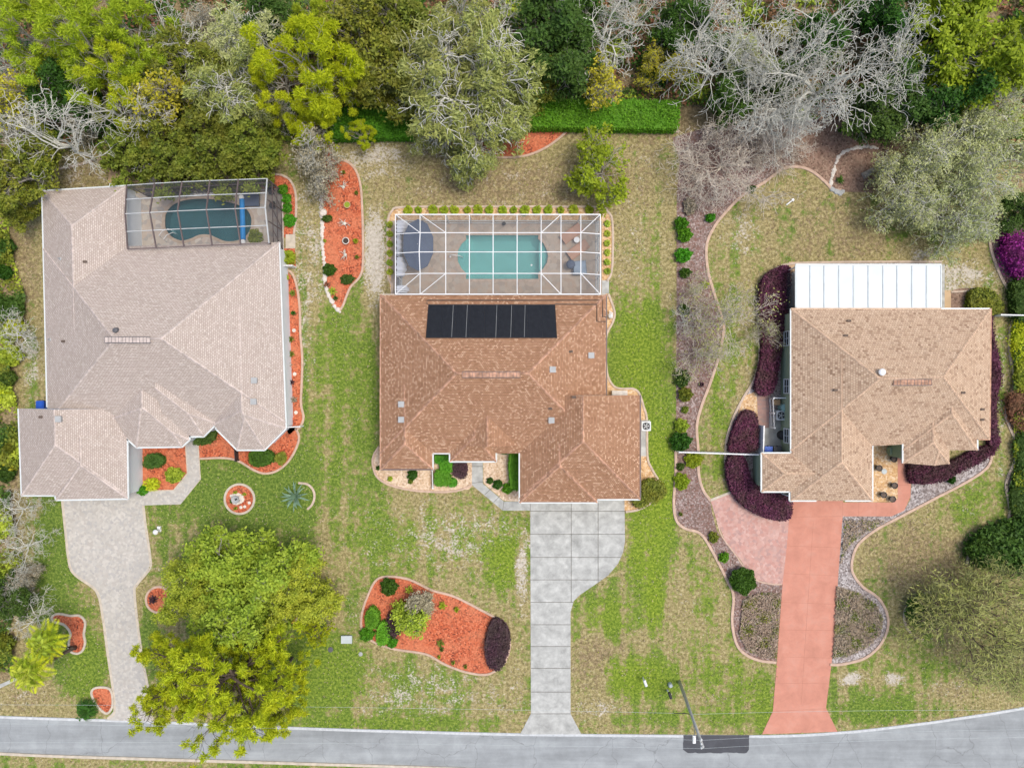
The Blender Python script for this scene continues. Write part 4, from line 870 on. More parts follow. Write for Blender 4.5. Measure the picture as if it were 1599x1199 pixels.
def deck_with_hole(name, outer, inner, z, mat):
    bm = bmesh.new(); es = []
    for loop in (outer, inner):
        vs = [bm.verts.new((p[0], p[1], z)) for p in loop]
        for i in range(len(vs)): es.append(bm.edges.new((vs[i], vs[(i + 1) % len(vs)])))
    bmesh.ops.triangle_fill(bm, edges=es, use_beauty=True)
    # drop triangles that fell inside the hole
    def inside(x, y):
        c = False; n = len(inner)
        for i in range(n):
            x1, y1 = inner[i]; x2, y2 = inner[(i + 1) % n]
            if (y1 > y) != (y2 > y) and x < (x2 - x1) * (y - y1) / (y2 - y1) + x1: c = not c
        return c
    for f in list(bm.faces):
        c = f.calc_center_median()
        if inside(c.x, c.y): bm.faces.remove(f)
        elif f.normal.z < 0: f.normal_flip()
    me = bpy.data.meshes.new(name); bm.to_mesh(me); bm.free(); me.materials.append(mat)
    o = link_mesh(name, me); o['kind'] = 'structure'; return o
def pool(outline, root, zw, depth, wat, plas, cop, steps=()):
    m = MB(); n = len(outline)
    cx = sum(p[0] for p in outline) / n; cy = sum(p[1] for p in outline) / n
    vs = [(p[0], p[1], 0.03) for p in outline] + [(p[0], p[1], -depth * .8) for p in outline] + [(cx + (p[0] - cx) * .8, cy + (p[1] - cy) * .8, -depth) for p in outline]
    area = sum(outline[i][0] * outline[(i + 1) % n][1] - outline[(i + 1) % n][0] * outline[i][1] for i in range(n))
    fs = []
    for k in (0, 1):
        for i in range(n):
            j = (i + 1) % n; fs.append((k * n + i, (k + 1) * n + i, (k + 1) * n + j, k * n + j))
    fs.append(tuple(2 * n + i for i in range(n))); m.add(vs, fs); m.build('basin', plas, root)
    m = MB(); m.add([(p[0], p[1], zw) for p in outline], [tuple(range(n)) if area > 0 else tuple(reversed(range(n)))]); m.build('water', wat, root)
    m = MB(); ribbon_mesh(m, outline, 0.30, 0.035, closed=True, z=0.035); m.build('coping', cop, root)
    for pl, z in steps:
        m = MB(); m.prism([tuple(q) for q in pl], -depth, z); m.build('step', plas, root)
M['coping2'] = plain('coping_brown', (0.40, 0.32, 0.25), 0.9, var=0.15, scale=3)

# middle pool
o2 = [(727, 365), (841, 365), (842, 372), (850, 378), (856, 390), (858, 400), (856, 411), (850, 421), (842, 428), (841, 438), (727, 438), (726, 428), (719, 421), (713, 410), (712, 400), (713, 390), (719, 379), (726, 373)]
out2 = px2w(o2); out2 = [(p.x, p.y) for p in out2]
pl2 = empty('swimming_pool', P(785, 402), 'teal rectangular swimming pool with rounded step bays at both ends', 'pool')
st = [([P(*q).xy for q in [(713, 395), (719, 379), (727, 373), (727, 428), (719, 421), (713, 408)]], -0.35), ([P(*q).xy for q in [(727, 372), (733, 372), (733, 429), (727, 429)]], -0.65), ([P(*q).xy for q in [(857, 395), (850, 378), (842, 373), (842, 428), (850, 421), (857, 408)]], -0.4)]
pool(out2, pl2, -0.10, 1.5, M['water2'], M['plaster2'], M['coping2'], st)
deck_with_hole('patio', [tuple(P(*q).xy) for q in [(611, 345), (940, 345), (940, 472), (611, 472)]], out2, 0.05, M['deck2'])
_rb = deck_with_hole('rock_bed', [tuple(P(*q).xy) for q in RB], [tuple(P(*q).xy) for q in [(612, 346), (939, 346), (939, 459), (612, 459)]], 0.03, M['tanrock'])
RBC.parent = _rb
# left pool (kidney)
k1 = catmull([(255, 345), (258, 330), (270, 317), (290, 310), (318, 308), (345, 311), (370, 317), (386, 325), (394, 338), (394, 355), (386, 370), (370, 378), (352, 379), (338, 374), (326, 369), (312, 369), (298, 375), (282, 378), (266, 371), (257, 359)], True, 4)
out1 = [tuple(P(p.x, p.y).xy) for p in k1]
pl1 = empty('swimming_pool', P(325, 345), 'dark slate-blue kidney-shaped swimming pool under the bronze screen cage', 'pool')
pool(out1, pl1, -0.10, 1.6, M['water1'], M['plaster1'], M['coping2'])
deck_with_hole('patio', [tuple(P(*q).xy) for q in [(205, 302), (442, 294), (444, 417), (430, 425), (205, 425)]], out1, 0.05, M['deck1'])

# ------------------------------------------------------------------ pool cages
cg = empty('pool_enclosure', P(778, 400), 'white framed screen enclosure over the rectangular teal pool', 'pool enclosure')
ZE, ZT = 3.3, 4.15
xs = [617.5, 656, 696, 733, 770, 807.5, 845, 876, 907, 937.5]
def c2(i, y):      # grid point of the mansard roof: y in 0..4
    ys = [335, 363.5, 393.5, 427, 459.5]; inner = 1 <= i <= 8 and 1 <= y <= 3
    x = xs[i]; yy = ys[y]
    if i in (0, 9) and y in (1, 2, 3): yy += 2
    if inner or (i in (1, 8) and y in (1, 2, 3)): return P(x - (1.5 if i == 1 else 0) * (1 if y == 2 else 0), yy, ZT)
    return P(x, yy, ZE)
for i in range(10):
    m = MB()
    for y in range(4): m.bar(c2(i, y), c2(i, y + 1), 0.07, 0.10)
    m.build('rafter' if 0 < i < 9 else 'eave_beam', M['white'], cg)
for y in range(5):
    m = MB()
    for i in range(9): m.bar(c2(i, y), c2(i + 1, y), 0.06 if 0 < y < 4 else 0.09, 0.09)
    m.build('purlin' if 0 < y < 4 else 'eave_beam', M['white'], cg)
for a, b in [((0, 0), (1, 1)), ((1, 0), (2, 1)), ((7, 0), (6, 1)), ((9, 0), (8, 1)), ((0, 4), (1, 3)), ((1, 4), (2, 3)), ((7, 4), (6, 3)), ((9, 4), (8, 3))]:
    m = MB(); m.bar(c2(*a), c2(*b), 0.055, 0.08); m.build('brace', M['white'], cg)
def wallpt(p, z): return Vector((p.x, p.y, z))
m = MB()
for i in range(9):
    for y in range(4): m.add([c2(i, y), c2(i, y + 1), c2(i + 1, y + 1), c2(i + 1, y)], [(0, 1, 2, 3)])
m.build('roof_screen', M['scr2'], cg)
m = MB(); A, B_, C_, D_ = c2(0, 4), c2(0, 0), c2(9, 0), c2(9, 4)
for p, q in ((A, B_), (B_, C_), (C_, D_)): m.add([wallpt(p, 0.06), wallpt(q, 0.06), wallpt(q, ZE), wallpt(p, ZE)], [(0, 1, 2, 3)])
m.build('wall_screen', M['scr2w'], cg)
for p in [c2(i, 0) for i in range(10)] + [c2(0, y) for y in (1, 2, 3, 4)] + [c2(9, y) for y in (1, 2, 3, 4)]:
    m = MB(); m.bar(wallpt(p, 0.05), wallpt(p, p.z if abs(p.z - ZE) < .01 else ZE), 0.07, 0.07); m.build('post', M['white'], cg)
for z in (0.10, 1.0):
    m = MB()
    for p, q in ((A, B_), (B_, C_), (C_, D_)): m.bar(wallpt(p, z), wallpt(q, z), 0.06, 0.07)
    m.build('rail', M['greyframe'], cg)

cg = empty('pool_enclosure', P(320, 345), 'dark bronze framed screen enclosure over the kidney-shaped pool', 'pool enclosure')
ZE1 = 3.7; ZR = 4.6
n_top = [(197.5, 289.5), (241, 286.5), (284, 284), (327.5, 282), (372, 280.5), (417, 279)]
n_bot = [(199, 389), (243.5, 387), (287, 385), (331, 383), (375.5, 381.5), (432, 379)]
mid = [(195, 334), (233.5, 332), (277, 329.5), (322, 327.5), (367, 326), (414, 324)]
NT = [P(a, b, ZE1) for a, b in n_top]; SB = [P(a, b, ZE1) for a, b in n_bot]; MD = [P(a, b, ZR) for a, b in mid]
SB[5] = P(420, 379.5, ZE1)
for i in range(6):
    m = MB(); m.bar(NT[i], MD[i], 0.10, 0.12); m.bar(MD[i], SB[i], 0.10, 0.12); m.build('rafter', M['greyframe'] if i == 5 else M['bronze'], cg)
def lerp3(A_, B2, t): return [a.lerp(b, t) for a, b in zip(A_, B2)]
for line, mt in ((NT, 'greyframe'), (lerp3(NT, MD, .5), 'greyframe'), (MD, 'greyframe'), (lerp3(MD, SB, .5), 'greyframe'), (SB, 'bronze')):
    m = MB()
    for i in range(5): m.bar(line[i], line[i + 1], 0.06, 0.08)
    m.build('purlin', M[mt], cg)
m = MB()
for i in range(5): m.add([NT[i], MD[i], MD[i + 1], NT[i + 1]], [(0, 1, 2, 3)]); m.add([MD[i], SB[i], SB[i + 1], MD[i + 1]], [(0, 1, 2, 3)])
m.build('roof_screen', M['scr1'], cg)
NE = P(417, 279, ZE1); SE = P(420, 379.5, ZE1); LW = Vector((SE.x, P(443, 416).y, 2.8))
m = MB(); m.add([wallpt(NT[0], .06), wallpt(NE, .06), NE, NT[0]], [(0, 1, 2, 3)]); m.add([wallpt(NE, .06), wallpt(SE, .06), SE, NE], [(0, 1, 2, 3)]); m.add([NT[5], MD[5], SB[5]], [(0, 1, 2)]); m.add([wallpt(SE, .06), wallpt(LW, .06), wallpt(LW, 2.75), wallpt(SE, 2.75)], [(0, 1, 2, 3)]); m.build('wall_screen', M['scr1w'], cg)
for p in NT + [NE.lerp(SE, t) for t in (0.33, 0.66, 1.0)] + [LW]:
    m = MB(); m.bar(wallpt(p, 0.05), wallpt(p, ZE1 if p is not LW else 2.75), 0.07, 0.07); m.build('post', M['bronze'], cg)
for z in (0.1, 1.3, 2.5):
    m = MB(); m.bar(wallpt(NT[0], z), wallpt(NE, z), 0.06, 0.07); m.bar(wallpt(NE, z), wallpt(LW, z), 0.06, 0.07); m.build('rail', M['bronze'], cg)
for t0 in (0.1, 0.43, 0.76):
    m = MB(); m.bar(wallpt(NE.lerp(SE, t0), 2.5), wallpt(NE.lerp(SE, t0 + .2), 0.2), 0.05, 0.05); m.build('brace', M['bronze'], cg)
# lanai wall of the left house seen through the cage
m = MB(); m.box(P(211, 338, 0) + Vector((-0.4, 0, 1.35)), (0.9, 4.6, 2.7)); m.build('lanai_wall', M['wallwhite'], h1)

# ------------------------------------------------------------------ foliage tools
def unit(a):
    return a / np.maximum(np.linalg.norm(a, axis=-1, keepdims=True), 1e-9)
def leaves_np(C, size, r, up=0.8, aspect=2.0, axis=None, jit=0.5, smin=0.6):
    """one lozenge leaf at each point of C -> (V, F)"""
    n = len(C)
    N_ = unit(r.normal(size=(n, 3)) + np.array([0, 0, up * 2.0]))
    A = r.normal(size=(n, 3)) if axis is None else axis + r.normal(size=(n, 3)) * jit
    A = unit(A - N_ * (A * N_).sum(1, keepdims=True)); B = np.cross(N_, A)
    s = size * (smin + (1.4 - smin) * r.random((n, 1)))
    a = A * s * aspect / 2; b = B * s / 2
    V = np.stack([C - a, C + b, C + a, C - b], 1).reshape(-1, 3)
    return V, np.arange(4 * n).reshape(-1, 4)
def tubes_np(P0, P1, R0, R1, k=4):
    n = len(P0); D = unit(P1 - P0)
    U = np.tile([0.0, 0, 1], (n, 1)); U[np.abs(D[:, 2]) > 0.9] = [0, 1, 0]
    A = unit(np.cross(D, U)); B = np.cross(A, D)
    V = []
    for Q, R in ((P0 - D * R0[:, None] * 0.5, R0), (P1, R1)):
        for j in range(k):
            t = 2 * math.pi * j / k
            V.append(Q + (A * math.cos(t) + B * math.sin(t)) * R[:, None])
    V = np.stack(V, 1)      # n, 2k, 3
    base = (np.arange(n) * 2 * k)[:, None]
    F = []
    for j in range(k):
        j2 = (j + 1) % k
        F.append(base + np.array([[j, j + k, j2 + k, j2]]))
    F = np.stack(F, 1).reshape(-1, 4)
    return V.reshape(-1, 3), F
def skeleton(r, H, R, fork=0.35, limbs=6, nodes=4, levels=3, kids=2, droop=0.0, up=0.55, r0=0.22, wig=0.25, lenk=0.55, lean=(0, 0), rmin=0.012):
    """trunk and recursive limbs -> segment arrays, level of each segment and twig ends"""
    S0, S1, RA, RB_, LV, TIP, TD = [], [], [], [], [], [], []
    p = np.zeros(3); path = [p.copy()]
    hf = H * fork
    for i in range(3):
        q = np.array([lean[0] * (i + 1) / 3 + r.normal() * .1, lean[1] * (i + 1) / 3 + r.normal() * .1, hf * (i + 1) / 3]); 
        S0.append(path[-1]); S1.append(q); RA.append(r0 * (1 - .1 * i)); RB_.append(r0 * (1 - .1 * (i + 1))); LV.append(0); path.append(q)
    top = path[-1]
    stack = []
    for i in range(limbs):
        a = 2 * math.pi * (i + r.random() * .7) / limbs
        el = up * (0.5 + r.random()) if i else 1.3
        d = np.array([math.cos(a) * math.cos(el), math.sin(a) * math.cos(el), math.sin(el)])
        L = R * (0.75 + 0.45 * r.random()) if i else (H - hf) * .8
        stack.append((top - np.array([0, 0, r.random() * hf * .25]), d, L, r0 * .6, 1))
    while stack:
        p, d, L, rr, lv = stack.pop()
        nn = nodes if lv < 3 else 3
        for j in range(nn):
            d = unit(d + r.normal(size=3) * wig + np.array([0, 0, -droop * (j / nn) * .5 + (0.05 if lv < 2 else 0)]))
            q = p + d * L / nn
            if q[2] > H: q[2] = H - r.random() * .3
            if q[2] < 0.4: q[2] = 0.4
            ra = max(rmin, rr * (1 - .7 * j / nn)); rb = max(rmin * .8, rr * (1 - .7 * (j + 1) / nn))
            S0.append(p); S1.append(q); RA.append(ra); RB_.append(rb); LV.append(lv)
            if lv < levels:
                for _ in range(kids if lv > 1 else kids + (1 if j else 0)):
                    side = r.normal(size=3); side[2] *= .6
                    dd = unit(d * .9 + unit(side - d * (side @ d)) * .95)
                    stack.append((q, dd, L * lenk * (1 - .45 * j / nn) * (.7 + .6 * r.random()), rb * .6, lv + 1))
            p = q
        if lv >= levels - 1: TIP.append(p); TD.append(d)
    f = lambda x: np.array(x, dtype=float)
    return f(S0), f(S1), f(RA), f(RB_), np.array(LV), f(TIP), f(TD)

TREE = {}
def proto(kind, seed, leafm, barkm, H, R, tipleaves=30, spread=0.5, lsize=0.22, aspect=2.0, upb=0.8, needle=False, strand=0.0, maxtips=0, **sk):
    """meshes of one kind of tree, metres, base at the origin: (trunk mesh, crown mesh)"""
    r = np.random.default_rng(seed)
    p0, p1, ra, rb, lv, tip, td = skeleton(r, H, R, **sk)
    ends = np.concatenate([p1, tip]); rad = np.percentile(np.hypot(ends[:, 0], ends[:, 1]), 97)
    f = (R - (spread * .6 if leafm and tipleaves else 0)) / rad; sc3 = np.array([f, f, 1.0]); p0 = p0 * sc3; p1 = p1 * sc3; tip = tip * sc3
    tv, tf = tubes_np(p0[lv <= 1], p1[lv <= 1], ra[lv <= 1], rb[lv <= 1], 6)
    bv, bf = tubes_np(p0[lv > 1], p1[lv > 1], ra[lv > 1], rb[lv > 1], 3)
    V = np.concatenate([tv, bv]); F = np.concatenate([tf, bf + len(tv)])
    trunk = np_mesh('trunk', V, F, M[barkm])
    crown = None
    if leafm and tipleaves:
        if maxtips and len(tip) > maxtips:
            kk = r.permutation(len(tip)); kk = kk[:maxtips]; tip = tip[kk]; td = td[kk]
        n = len(tip) * tipleaves
        T = np.repeat(tip, tipleaves, 0)
        if needle:
            d = unit(r.normal(size=(n, 3)) + np.array([0, 0, .45])); C = T + d * (spread * (0.35 + .5 * r.random((n, 1))))
            V, F = leaves_np(C, lsize, r, 0.1, aspect, axis=d, jit=0.25)
        else:
            g = r.normal(size=(n, 3)); C = T + g * spread * np.array([1, 1, .6]) * .55
            ax = None if not strand else np.repeat(td, tipleaves, 0) * strand + np.array([0, 0, -.25])
            V, F = leaves_np(C, lsize, r, upb, aspect, axis=ax, jit=.55)
        V[:, 2] = np.maximum(V[:, 2], 0.15)
        crown = np_mesh('crown', V, F, M[leafm])
    TREE[kind] = (trunk, crown, H)
def plant_tree(name, kind, px, py, label, cat='tree', group=None, s=1.0, rz=None, mat=None, barkm=None, hz=0.7, sz=None):
    tr, cr, H = TREE[kind]
    r = random.Random(int(px * 31 + py * 17)); rz = r.random() * 6.28 if rz is None else rz
    sz = s if sz is None else sz
    p = P(px, py, H * sz * hz)
    root = empty(name, (p.x, p.y, 0.0), label, cat, group, rz); root.scale = (s, s, sz)
    t = link_mesh('trunk', tr, root, world=False)
    if barkm: t.material_slots[0].link = 'OBJECT'; t.material_slots[0].material = M[barkm]
    if cr:
        c = link_mesh('crown', cr, root, world=False)
        if mat: c.material_slots[0].link = 'OBJECT'; c.material_slots[0].material = M[mat]
    return root

# kinds of tree
proto('oakA', 1, 'L_olive', 'bark_pale', 9.5, 4.3, 60, 0.55, 0.17, maxtips=190, limbs=7, levels=3, kids=2)
proto('oakB', 2, 'L_dark', 'bark_pale', 8.5, 3.9, 60, 0.58, 0.17, maxtips=190, limbs=7, levels=3, kids=2)
proto('bushy', 3, 'L_olive', 'bark_dark', 5.0, 3.0, 55, 0.38, 0.14, maxtips=170, limbs=8, levels=3, kids=2, fork=.25)
proto('mossA', 4, 'L_moss', 'bark_white', 11.5, 4.8, 62, 0.52, 0.11, 3.6, maxtips=170, strand=1.0, limbs=8, levels=3, kids=2, droop=1.1, wig=.36, r0=.26, rmin=.03)
proto('mossB', 5, 'L_moss', 'bark_white', 10.5, 4.4, 60, 0.50, 0.11, 3.6, maxtips=150, strand=1.0, limbs=7, levels=3, kids=2, droop=1.2, wig=.38, r0=.24, rmin=.035)
proto('bareA', 6, None, 'bark_white', 9.5, 4.4, 0, limbs=6, levels=4, kids=1, wig=.32, r0=.16, lenk=.60, rmin=.019, nodes=4)
proto('bareB', 7, None, 'bark_white', 9.0, 4.0, 0, limbs=6, levels=4, kids=1, wig=.42, r0=.15, lenk=.62, rmin=.019, nodes=4, droop=.5)
proto('bareBig', 8, None, 'bark_white', 12.0, 6.0, 0, limbs=7, levels=4, kids=1, wig=.30, r0=.24, lenk=.58, rmin=.021, nodes=5)
proto('pineA', 9, 'L_lime', 'bark_pale', 13.0, 4.2, 260, 0.62, 0.06, 6.5, needle=True, maxtips=78, limbs=9, levels=3, kids=1, nodes=4, fork=.45, up=.35, r0=.16, lenk=.6)
proto('pineB', 10, 'L_pine', 'bark_pale', 12.0, 3.8, 220, 0.60, 0.06, 6.5, needle=True, maxtips=62, limbs=8, levels=3, kids=1, nodes=4, fork=.45, up=.4, r0=.15, lenk=.6)
proto('yellow', 11, 'L_yellow', 'bark_pale', 7.0, 3.0, 12, 0.34, 0.16, 1.4, maxtips=170, limbs=6, levels=3, kids=2, wig=.35, rmin=.016, r0=.12)
proto('mixed', 12, 'L_grey', 'bark_white', 6.5, 2.8, 6, 0.4, 0.11, 1.5, limbs=7, levels=3, kids=2, wig=.38, rmin=.018, fork=.15, r0=.11)
proto('crape', 13, None, 'bark_tan', 4.2, 5.6, 0, limbs=17, levels=4, kids=1, wig=.20, r0=.075, rmin=.018, fork=.06, up=.30, lenk=.6, nodes=5)
proto('thin', 14, 'L_feather', 'bark_tan', 5.5, 3.8, 1, 0.6, 0.08, 2.0, limbs=9, levels=4, kids=1, wig=.3, r0=.06, rmin=.013, fork=.15, nodes=4, lenk=.6)
proto('lawn', 15, 'L_bright', 'bark_pale', 6.0, 3.3, 22, 0.30, 0.14, 2.2, maxtips=190, limbs=9, levels=3, kids=2, wig=.3, r0=.10, fork=.25, lenk=.5)
proto('front', 16, 'L_mid', 'bark_pale', 8.5, 6.0, 62, 0.62, 0.16, 2.0, maxtips=560, upb=1.2, limbs=11, levels=3, kids=2, wig=.25, r0=.28, nodes=5, lenk=.42, fork=.35, up=.45)
proto('gold', 17, 'L_gold', 'bark_dark', 14.5, 5.2, 110, 0.44, 0.07, 5.0, needle=True, maxtips=280, limbs=12, levels=3, kids=1, nodes=5, fork=.55, up=.30, r0=.2, lenk=.55)
proto('willow', 18, 'L_feather', 'bark_dark', 7.5, 4.6, 4, 0.7, 0.05, 8, strand=1.6, limbs=10, levels=4, kids=1, wig=.18, r0=.11, fork=.3, lenk=.6, nodes=4)
proto('paleoak', 19, 'L_paleMoss', 'bark_white', 9.0, 5.4, 5, 0.5, 0.10, 3.4, strand=1.0, limbs=8, levels=4, kids=1, wig=.34, r0=.2, droop=.6, rmin=.022, fork=.3, nodes=5, lenk=.6)
proto('sapling', 20, 'L_mid', 'bark_pale', 3.6, 1.7, 7, 0.4, 0.12, 2.0, limbs=6, levels=3, kids=2, wig=.3, r0=.05, fork=.2)

# ------------------------------------------------------------------ shrubs, hedges, rosettes
def shrub_mesh(seed, mat, n, lsize=0.13, core=0.80, aspect=1.7, rough=0.17):
    """unit shrub: radius 1, height 1, leaves over a solid dark heart"""
    r = np.random.default_rng(seed)
    bm = bmesh.new(); bmesh.ops.create_icosphere(bm, subdivisions=3, radius=1.0)
    for v in bm.verts:
        k = 1 + rough * math.sin(v.co.x * 5 + seed) * math.cos(v.co.y * 6 + seed * 2) + rough * .5 * math.sin(v.co.z * 9)
        v.co *= k * core; v.co.z = max(0.0, v.co.z * 0.55 + 0.42)
    V0 = np.array([v.co[:] for v in bm.verts]); F0 = [[v.index for v in f.verts] + [f.verts[2].index] for f in bm.faces]; bm.free()
    d = unit(r.normal(size=(n, 3))); d[:, 2] = np.abs(d[:, 2]) * 1.0 - 0.25; d = unit(d)
    k = 1 + rough * np.sin(d[:, 0] * 5 + seed) * np.cos(d[:, 1] * 6 + seed * 2) + rough * .5 * np.sin(d[:, 2] * 9)
    C = d * (k * (0.78 + 0.28 * r.random(n)))[:, None]; C[:, 2] = np.maximum(0.05, C[:, 2] * .55 + .42)
    V1, F1 = leaves_np(C, lsize, r, 0.6, aspect)
    tri = np.array([f[:3] for f in F0]); 
    # turn core triangles into quads by repeating is invalid: keep them as thin separate mesh via fan of quads
    me = bpy.data.meshes.new('shrub'); 
    V = np.concatenate([V0, V1]); faces = tri.tolist() + (F1 + len(V0)).tolist()
    me.from_pydata(V.tolist(), [], faces); me.materials.append(M[mat]); me.update()
    return me
SHR = {}
def shrub(name, px, py, rx, ry, h, mat, label, cat='shrub', group=None, rz=0, dens=None):
    """rx, ry in photo pixels, h in metres"""
    big = max(rx, ry) * SC
    key = (mat, 0 if big < 0.45 else (1 if big < 1.0 else 2))
    if key not in SHR:
        n, ls = [(260, .34), (1100, .17), (3600, .10)][key[1]]
        SHR[key] = shrub_mesh(40 + key[1], mat, n, ls)
    p = P(px, py, h * .6)
    o = bpy.data.objects.new(name, SHR[key]); COL.objects.link(o)
    o.location = (p.x, p.y, 0.0); o.scale = (rx * SC, ry * SC, h); o.rotation_euler = (0, 0, rz + (random.Random(int(px * 7 + py)).random() * .3))
    return tag(o, label, cat, group)
def hedge(name, pts, h, mat, label, cat='hedge', dens=150, lsize=0.11, smooth=True, rough=0.12, hvar=0.0, aspect=1.7, group=None, frac=.6):
    """clipped planting on an outline: solid core with a skin of leaves"""
    r = np.random.default_rng(int(pts[0][0] * 3 + pts[0][1]))
    k = P(0, 0, h * frac)
    out = [P(q[0], q[1], h * frac).xy for q in (catmull(pts, True, 5) if smooth else pts)]
    poly = np.array([(p.x, p.y) for p in out]); c = poly.mean(0)
    # points inside the outline
    lo, hi = poly.min(0), poly.max(0); area = (hi - lo).prod(); n = int(area * dens)
    Q = lo + (hi - lo) * r.random((n, 2))
    ins = np.zeros(n, bool); x, y = Q[:, 0], Q[:, 1]; m_ = len(poly); dist = np.full(n, 9.0)
    for i in range(m_):
        x1, y1 = poly[i]; x2, y2 = poly[(i + 1) % m_]
        if abs(y2 - y1) > 1e-9:
            t = ((y1 > y) != (y2 > y)) & (x < (x2 - x1) * (y - y1) / (y2 - y1) + x1); ins ^= t
        e = np.array([x2 - x1, y2 - y1]); L2 = max(1e-9, e @ e); tt = np.clip(((Q - poly[i]) @ e) / L2, 0, 1)
        dist = np.minimum(dist, np.linalg.norm(Q - (poly[i] + tt[:, None] * e), axis=1))
    Q = Q[ins]; dist = dist[ins]
    rnd = min(0.45, h * .5)
    z = h - rnd * np.clip(1 - dist / rnd, 0, 1) ** 2 + hvar * (np.sin(Q[:, 0] * 1.7) * np.cos(Q[:, 1] * 2.1)) + r.normal(size=len(Q)) * rough * .35
    C = np.column_stack([Q, z])
    # sides
    per = []
    for i in range(m_):
        e = poly[(i + 1) % m_] - poly[i]; L = np.linalg.norm(e); kk = int(L * h * dens * .5) + 1
        t = r.random((kk, 1)); per.append(np.column_stack([poly[i] + e * t, r.random(kk) * h * .9 + .05]))
    C = np.concatenate([C] + per); C[:, :2] += r.normal(size=(len(C), 2)) * rough * .4
    V, F = leaves_np(C, lsize, r, .7, aspect)
    b = len(V); inn = [(c[0] + (p[0] - c[0]) * .97, c[1] + (p[1] - c[1]) * .97) for p in poly]
    m = MB(); m.prism(inn, 0.0, max(.05, h - rnd * .45 - hvar))
    me = bpy.data.meshes.new(name); me.from_pydata(V.tolist() + m.v, [], F.tolist() + [[b + i for i in f] for f in m.f]); me.materials.append(M[mat]); me.update()
    o = bpy.data.objects.new(name, me); COL.objects.link(o)
    return tag(o, label, cat, group)
ROS = {}
def rosette(name, px, py, rad, label, cat='plant', mat='L_bright', n=16, h=0.5, width=0.10, group=None, droop=1.0, pinn=True, sx=1.0, key=None, crown_z=0.0, parent=None):
    """a rosette of arching fronds; rad in photo pixels"""
    R_ = rad * SC; key = key or (mat, n, round(R_, 1), round(h, 1), pinn)
    if key not in ROS:
        r = np.random.default_rng(abs(hash(str(key))) % 1000 if False else int(n * 7 + R_ * 31 + len(mat)))
        Vs = []; Fs = []; b = 0
        for i in range(n):
            a = 2 * math.pi * (i + r.random() * .6) / n; L = R_ * (.75 + .4 * r.random()); hh = h * (.6 + .8 * r.random()) * (0.5 if i % 2 else 1.1)
            d = np.array([math.cos(a), math.sin(a), 0]); s_ = np.array([-d[1], d[0], 0]); k = 7; prev = None
            pts = [d * L * (j / k) + np.array([0, 0, .06 + hh * math.sin(min(1, j / k) * math.pi * (.5 + .42 * droop))]) for j in range(k + 1)]
            if pinn:
                for j in range(k):
                    for q in range(3):
                        c = pts[j] + (pts[j + 1] - pts[j]) * (q / 3)
                        w = width * 3.0 * math.sin(math.pi * (0.12 + .85 * (j + q / 3) / k)) ** .7
                        for sg in (-1, 1):
                            tip = c + (s_ * sg + d * .55) * w + np.array([0, 0, -.05 * droop]); m_ = (c + tip) / 2
                            e = unit(np.array(d)) * width * .28
                            Vs += [c, m_ + e, tip, m_ - e]; Fs.append([b, b + 1, b + 2, b + 3]); b += 4
            else:
                for j in range(k):
                    w0 = width * math.sin(math.pi * (.2 + .8 * j / k)) + .004; w1 = width * math.sin(math.pi * (.2 + .8 * (j + 1) / k)) + .002
                    Vs += [pts[j] - s_ * w0, pts[j] + s_ * w0, pts[j + 1] + s_ * w1, pts[j + 1] - s_ * w1]; Fs.append([b, b + 1, b + 2, b + 3]); b += 4
        me = bpy.data.meshes.new('fronds'); me.from_pydata([tuple(v) for v in Vs], [], Fs); me.materials.append(M[mat]); me.update(); ROS[key] = me
    p = P(px, py, crown_z); o = bpy.data.objects.new(name, ROS[key]); COL.objects.link(o); o.rotation_euler = (0, 0, random.Random(int(px * 13 + py)).random() * 6.28)
    if parent is not None:
        o.parent = parent; o.location = Vector((p.x, p.y, crown_z)) - parent.location; return o
    o.location = (p.x, p.y, 0.02); return tag(o, label, cat, group)

# ------------------------------------------------------------------ understorey of the woods (nobody could count it)
def litter(name, label, n, zone, mats, size, zmax, seed):
    r = np.random.default_rng(seed); out = []
    k = 0
    while k < n:
        q = r.random((n, 2)); X = -12 + q[:, 0] * 1630; Y = -16 + q[:, 1] * 1100
        ok = zone(X, Y); X = X[ok]; Y = Y[ok]
        # clumps
        cl = (np.sin(X * .045 + 1) * np.cos(Y * .06 + 2) + np.sin(X * .11) * np.cos(Y * .13) * .7)
        ok = cl + r.normal(size=len(X)) * .6 > -.2
        X = X[ok]; Y = Y[ok]; cl = cl[ok]
        z = .1 + zmax * np.clip(.5 + cl * .5, .1, 1) * r.random(len(X)) ** .6
        kk = (CAMZ - z) / CAMZ * SC
        out.append(np.column_stack([(X - 799.5) * kk, (599.5 - Y) * kk, z])); k += len(X)
    C = np.concatenate(out)[:n]; V, F = leaves_np(C, size, r, .8, 1.7)
    me = np_mesh(name, V, F, M[mats[0]])
    for mm in mats[1:]: me.materials.append(M[mm])
    if len(mats) > 1:
        c = C; idx = ((np.sin(c[:, 0] * .9 + c[:, 1] * .4) + np.cos(c[:, 1] * 1.1 - c[:, 0] * .3) + r.normal(size=len(c)) * .35 + 2) / 4 * len(mats)).astype(int).clip(0, len(mats) - 1)
        me.polygons.foreach_set('material_index', idx.astype(np.int32))
    o = link_mesh(name, me); tag(o, label, 'undergrowth', None, 'stuff')
def zone_top(X, Y):
    lim = np.select([X < 60, X < 170, X < 430, X < 520, X < 625, X < 820, X < 1062, X < 1200, X < 1320, X < 1440], [250, 235, 268, 225, 172, 205, 156, 170, 190, 195], 250)
    return Y < lim - 4
def zone_left(X, Y): return (X < 26 + 12 * np.sin(Y * .03)) & (Y > 240) & (Y < 1050)
def zone_right(X, Y): return (X > 1584) & (Y > 340) & (Y < 880)
